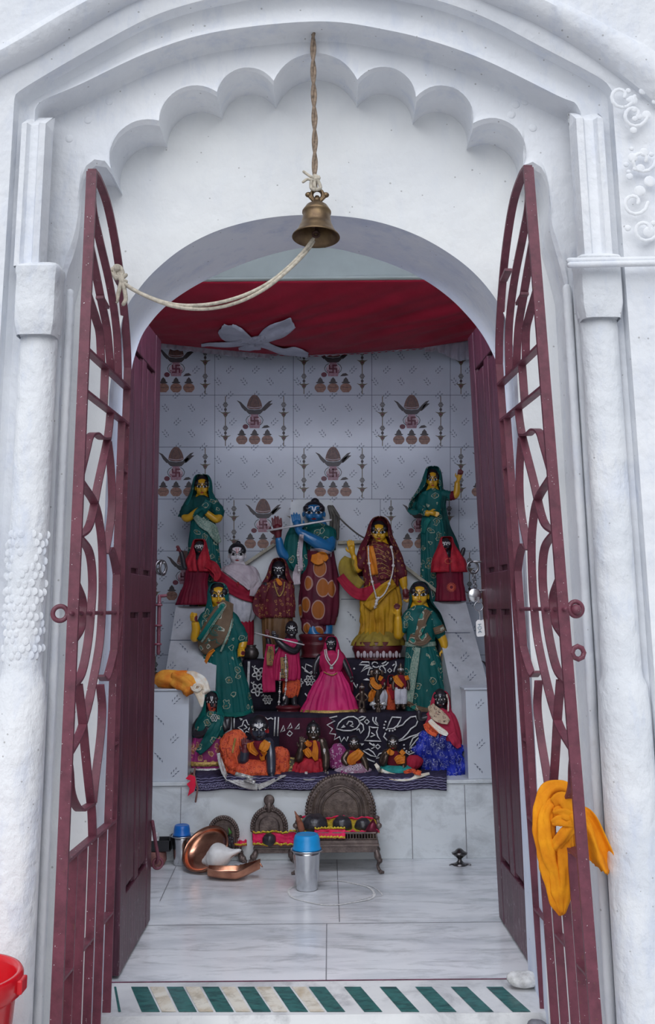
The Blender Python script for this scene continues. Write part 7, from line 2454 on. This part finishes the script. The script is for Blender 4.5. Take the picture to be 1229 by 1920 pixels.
f = Fig('dark bronze idol with one palm raised, in a bright red skirt', (584, 1460), 4.56)
f.head(588, 1374, 25, 34)
f.torso([(588, 1390, 2), (588, 1412, 3), (584, 1436, 6)], [15, 17, 17])
f.limb([(572, 1394, 0), (562, 1416, -4), (561, 1422, -9), (564, 1408, -13)], [8, 8, 8.5, 7])
f.hand(566, 1397, -14, 85, 17, .1, .17, 1)
f.limb([(604, 1392, 0), (611, 1416, -3), (611, 1438, -8)], [9, 8.5, 7])
f.hand(611, 1448, -11, -90, 12, .3, .17, -1)
f.done(M['skin_bronze'], .0024)
f.face(brow='paint_black', rim='paint_black', lips='paint_white', tilak='paint_white', bindi=False); f.hair(-.03, 1.0, (588, 1354, 4))
f.line('arm_mark', [[(607, 1404), (607, 1409), (608.5, 1411), (608.5, 1414)], [(610, 1404), (610, 1409), (608.5, 1411)], [(608.5, 1403), (608.5, 1411)]], 1.1, M['paint_white'], .002, f.bvh_body, k=2)
f.robe('vest', [(588, 1387, 9, 1), (588, 1393, 19, 1), (588, 1410, 19, 1), (587, 1426, 17, 2)], M['maroon_silk'], (4, .03), 1)
f.drape('orange_panel', [(574, 1390), (580, 1396), (584, 1392)], [9, 9, 4], M['orange_silk'], .005)
f.drape('orange_panel', [(573, 1404), (578, 1412), (582, 1420)], [12, 13, 7], M['orange_silk'], .006)
f.drape('orange_scarf', [(590, 1388), (592, 1404), (591, 1416), (594, 1426)], [5, 10, 12, 6], M['orange_silk'], .008)
f.robe('skirt', [(584, 1420, 20, 3), (580, 1430, 28, 1), (578, 1444, 32, -1), (578, 1458, 31, -1)], M['red_net'], (9, .06), 2, crumple=.1)
f.robe('gold_cloth', [(544, 1420, 8, 2), (543, 1434, 12, 0), (546, 1446, 13, -3), (552, 1457, 10, -4)], M['gold_print'], (5, .08), 4, crumple=.12)
f.drape('white_base_edge', [(556, 1457), (580, 1460), (602, 1455), (616, 1448)], [4, 5, 5, 4], M['hem_pale'], .010, fallback=-50)
f.drape('flower_button', [(572, 1450), (577, 1450)], [6, 6], M['pearl'], .012, fallback=-50)

f = Fig('small bronze idol in an orange wrap, seated in a purple and white frill', (664, 1461), 4.56)
f.head(664, 1396, 20, 26)
f.torso([(664, 1408, 2), (663, 1424, 3), (661, 1442, 5)], [12, 13, 13])
f.limb([(652, 1412, 0), (645, 1424, -4), (650, 1432, -9)], [6, 6, 5])
f.limb([(676, 1412, 0), (684, 1428, -3), (688, 1442, -7)], [7, 6.5, 5])
f.hand(690, 1448, -8, -75, 9, .3)
f.done(M['skin_bronze'], .0022)
f.face(brow='paint_white', rim='paint_black', lips='skin_bronze', tilak='paint_white', bindi=False); f.hair(-.05, .98)
f.robe('vest', [(664, 1405, 8, 1), (664, 1409, 16, 1), (663, 1422, 16, 1), (662, 1434, 14, 1)], M['maroon_silk'], (4, .03), 1)
f.drape('orange_wrap', [(678, 1408), (670, 1416), (660, 1424), (662, 1434)], [14, 18, 18, 12], M['orange_silk'], .005)
f.robe('frill', [(662, 1430, 16, 2), (662, 1440, 30, 0), (662, 1450, 38, -1), (663, 1460, 36, -1)], M['floral_print'], (13, .06), 2, crumple=.1)
f.robe('frill_back', [(634, 1394, 6, 10), (634, 1404, 14, 9), (636, 1420, 18, 8), (640, 1440, 18, 5)], M['purple_print'], (7, .08), 5, crumple=.14)
f.drape('purple_edge', [(640, 1446), (656, 1456), (676, 1461), (694, 1456)], [5, 6, 6, 4], M['purple_print'], .010, fallback=-50)

f = Fig('small bronze idol with one hand raised, in a cream-edged teal cloth', (742, 1461), 4.56)
f.head(737, 1396, 21, 28)
f.torso([(738, 1410, 2), (740, 1424, 3), (744, 1440, 6)], [12, 13, 13])
f.limb([(724, 1412, 0), (717, 1426, -4), (720, 1430, -8), (724, 1420, -11)], [7, 7, 6.5, 5.5])
f.hand(727, 1414, -12, 85, 12, .25)
f.limb([(754, 1412, 0), (757, 1428, -4), (757, 1440, -8)], [7, 6.5, 6])
f.hand(757, 1446, -9, -90, 9, .3)
f.done(M['skin_bronze'], .0022)
f.face(brow='paint_white', rim='paint_black', lips='paint_red', tilak='paint_white', bindi=False); f.hair(-.05, .98)
f.robe('vest', [(738, 1405, 8, 1), (739, 1410, 17, 1), (741, 1424, 18, 1), (744, 1436, 15, 1)], M['maroon_silk'], (4, .03), 1)
f.drape('orange_panel', [(728, 1406), (734, 1412), (738, 1408)], [9, 9, 5], M['orange_silk'], .005)
f.drape('orange_panel', [(758, 1408), (752, 1414)], [10, 9], M['orange_silk'], .005)
f.drape('orange_belly', [(742, 1428), (750, 1424), (760, 1424)], [12, 18, 14], M['orange_silk'], .007)
f.robe('teal_cloth', [(744, 1434, 24, 2), (744, 1442, 34, 0), (745, 1452, 32, -1), (746, 1458, 26, -1)], M['teal'], (9, .07), 2, crumple=.12)
f.drape('cream_edge', [(704, 1432), (716, 1446), (736, 1456), (760, 1459), (786, 1455), (806, 1450)], [5, 9, 12, 11, 7, 4], M['cream'], .010, fallback=-50)
f.robe('red_cloth', [(776, 1416, 8, 4), (778, 1424, 16, 2), (777, 1434, 15, 1), (774, 1442, 10, 0)], M['red_deep'], (5, .06), 4)
f.drape('floral_bits', [(758, 1450), (772, 1446), (790, 1450)], [8, 10, 8], M['orange_print'], .010, fallback=-48)

f = Fig('seated dark doll in a rose-red veil and royal blue skirt', (828, 1461), 4.62)
f.head(826, 1313, 24, 36)
f.torso([(826, 1332, 2), (828, 1370, 2), (828, 1440, 2)], [17, 19, 20])
f.limb([(802, 1346, 0), (788, 1348, -2), (786, 1336, -4)], [7, 6, 5])
f.done(M['skin_black'])
f.face(brow='paint_black', rim='paint_black', lips='paint_maroon', bindi='paint_white'); f.hair()
f.line('eye_dots', [[(820, 1318), (822, 1318)], [(831, 1320), (833, 1320)]], 2, M['paint_white'], .003, f.bvh_body, k=2)
f.robe('skirt', [(824, 1370, 30, 0), (822, 1388, 38, 0), (824, 1410, 46, 0), (827, 1435, 48, 0), (828, 1457, 47, 0)], M['blue_satin'], (14, .075), 2, crumple=.24)
f.robe('gold_hem', [(814, 1440, 30, -6), (816, 1450, 32, -7), (818, 1460, 30, -7)], M['gold_print'], (8, .09), 2, crumple=.1)
f.robe('gold_hem', [(860, 1436, 14, -2), (862, 1448, 18, -4), (864, 1460, 18, -4)], M['gold_print'], (6, .1), 5, crumple=.1)
f.robe('shawl', [(826, 1330, 12, 2), (826, 1338, 26, 2), (829, 1360, 32, 0), (834, 1385, 32, 0), (842, 1400, 24, 0)], M['rose_veil'], (7, .05), 3)
f.veil('veil', [(827, 1295, 4, 4, 4, 20), (827, 1298, 12, 11, 4, 52), (827, 1310, 17, 15, 3, 48), (826, 1328, 20, 16, 3, 36), (826, 1342, 26, 17, 3, 22), (828, 1356, 30, 18, 3, 12)], M['rose_veil'], (7, .04), 2)
f.drape('veil_trim', [(838, 1302), (841, 1316), (841, 1334)], [2, 2.4, 2], M['cream'], .006)
f.drape('embroidered_patch', [(808, 1322), (818, 1338), (832, 1348), (842, 1354)], [12, 24, 20, 10], M['cream_patch'], .008, folds=(2, .002))
f.drape('cream_band', [(806, 1350), (818, 1364), (834, 1374), (840, 1378)], [8, 12, 10, 5], M['cream'], .008)
f.drape('orange_waist', [(798, 1356), (806, 1368), (820, 1378)], [10, 14, 10], M['orange_print'], .004)
f.drape('hanging_end', [(846, 1376), (856, 1392), (862, 1402)], [16, 16, 8], M['rose_veil'], .006)

# --- dark round pot beside the raised fist
p_ = at(471, 1238, 4.97)
pt_ = thing('water_pot', 'small dark round pot behind the hanging fist of the green figurine', 'pot', p_)
k = (at(472, 1238, 4.97) - p_).length
bm = new_bm()
lathe(bm, [(0, 0), (8 * k, .5 * k), (13.5 * k, 6 * k), (15 * k, 13 * k), (12.5 * k, 20 * k), (9 * k, 23 * k), (8.5 * k, 25 * k), (10.5 * k, 27.5 * k), (9.5 * k, 28 * k), (7.5 * k, 25 * k), (7 * k, 22 * k), (0, 18 * k)], 36)
obj('pot', bm, mat('tarnished_metal', (.13, .11, .105), .4, .7, var=.25), pt_)
# --- rope hanging behind the garlanded figurine
rp2 = thing('thin_rope', 'thin dark cord drooping from the blue flute player to the wooden edging', 'rope', at(660, 990, 5.07))
o_ = rp2.location.copy()
bm = new_bm(); tube(bm, smooth_path([at(630, 964, 5.07) - o_, at(650, 984, 5.06) - o_, at(672, 1002, 5.06) - o_, at(690, 1012, 5.07) - o_], 6), .004, 8)
obj('cord', bm, mat('dark_cord', (.10, .09, .08), .8), rp2)

# ------------------------------------------------------------------ light
wd = bpy.data.worlds.new('sky')
sc.world = wd
wd.use_nodes = True
nt = wd.node_tree
bg = nt.nodes['Background']
tc = nt.nodes.new('ShaderNodeTexCoord')
sp_ = nt.nodes.new('ShaderNodeSeparateXYZ')
rp = nt.nodes.new('ShaderNodeValToRGB')
nt.links.new(tc.outputs['Generated'], sp_.inputs[0])
mp_ = nt.nodes.new('ShaderNodeMapRange')
mp_.inputs['From Min'].default_value = -.3
nt.links.new(sp_.outputs['Z'], mp_.inputs['Value'])
nt.links.new(mp_.outputs['Result'], rp.inputs['Fac'])
e = rp.color_ramp.elements
e[0].position = .1; e[0].color = (.38, .40, .44, 1)
e[1].position = .55; e[1].color = (.86, .92, 1.0, 1)
nt.links.new(rp.outputs['Color'], bg.inputs['Color'])
bg.inputs['Strength'].default_value = .5
sun = bpy.data.lights.new('sun', 'SUN')
sun.energy = 2.15; sun.angle = math.radians(75); sun.color = (.96, .97, 1)
so = bpy.data.objects.new('sun', sun)
COL.objects.link(so)
so.rotation_euler = (math.radians(50), 0, math.radians(-8))
# added fill light, out of view above the arch, brightens room and altar
tl = bpy.data.lights.new('room_fill_light', 'AREA')
tl.shape = 'RECTANGLE'; tl.size = 1.7; tl.size_y = .06
tl.energy = 15; tl.color = (.84, .88, 1.0)
to = bpy.data.objects.new('room_fill_light', tl)
COL.objects.link(to)
to.location = (0, YR + .07, 2.27)
to.rotation_euler = (math.radians(5), 0, 0)
vs = sc.view_settings
vs.view_transform = 'Standard'; vs.look = 'None'; vs.gamma = 1; vs.use_curve_mapping = False
vs.exposure = .15
sc.cycles.max_bounces = 8
sc.cycles.diffuse_bounces = 5
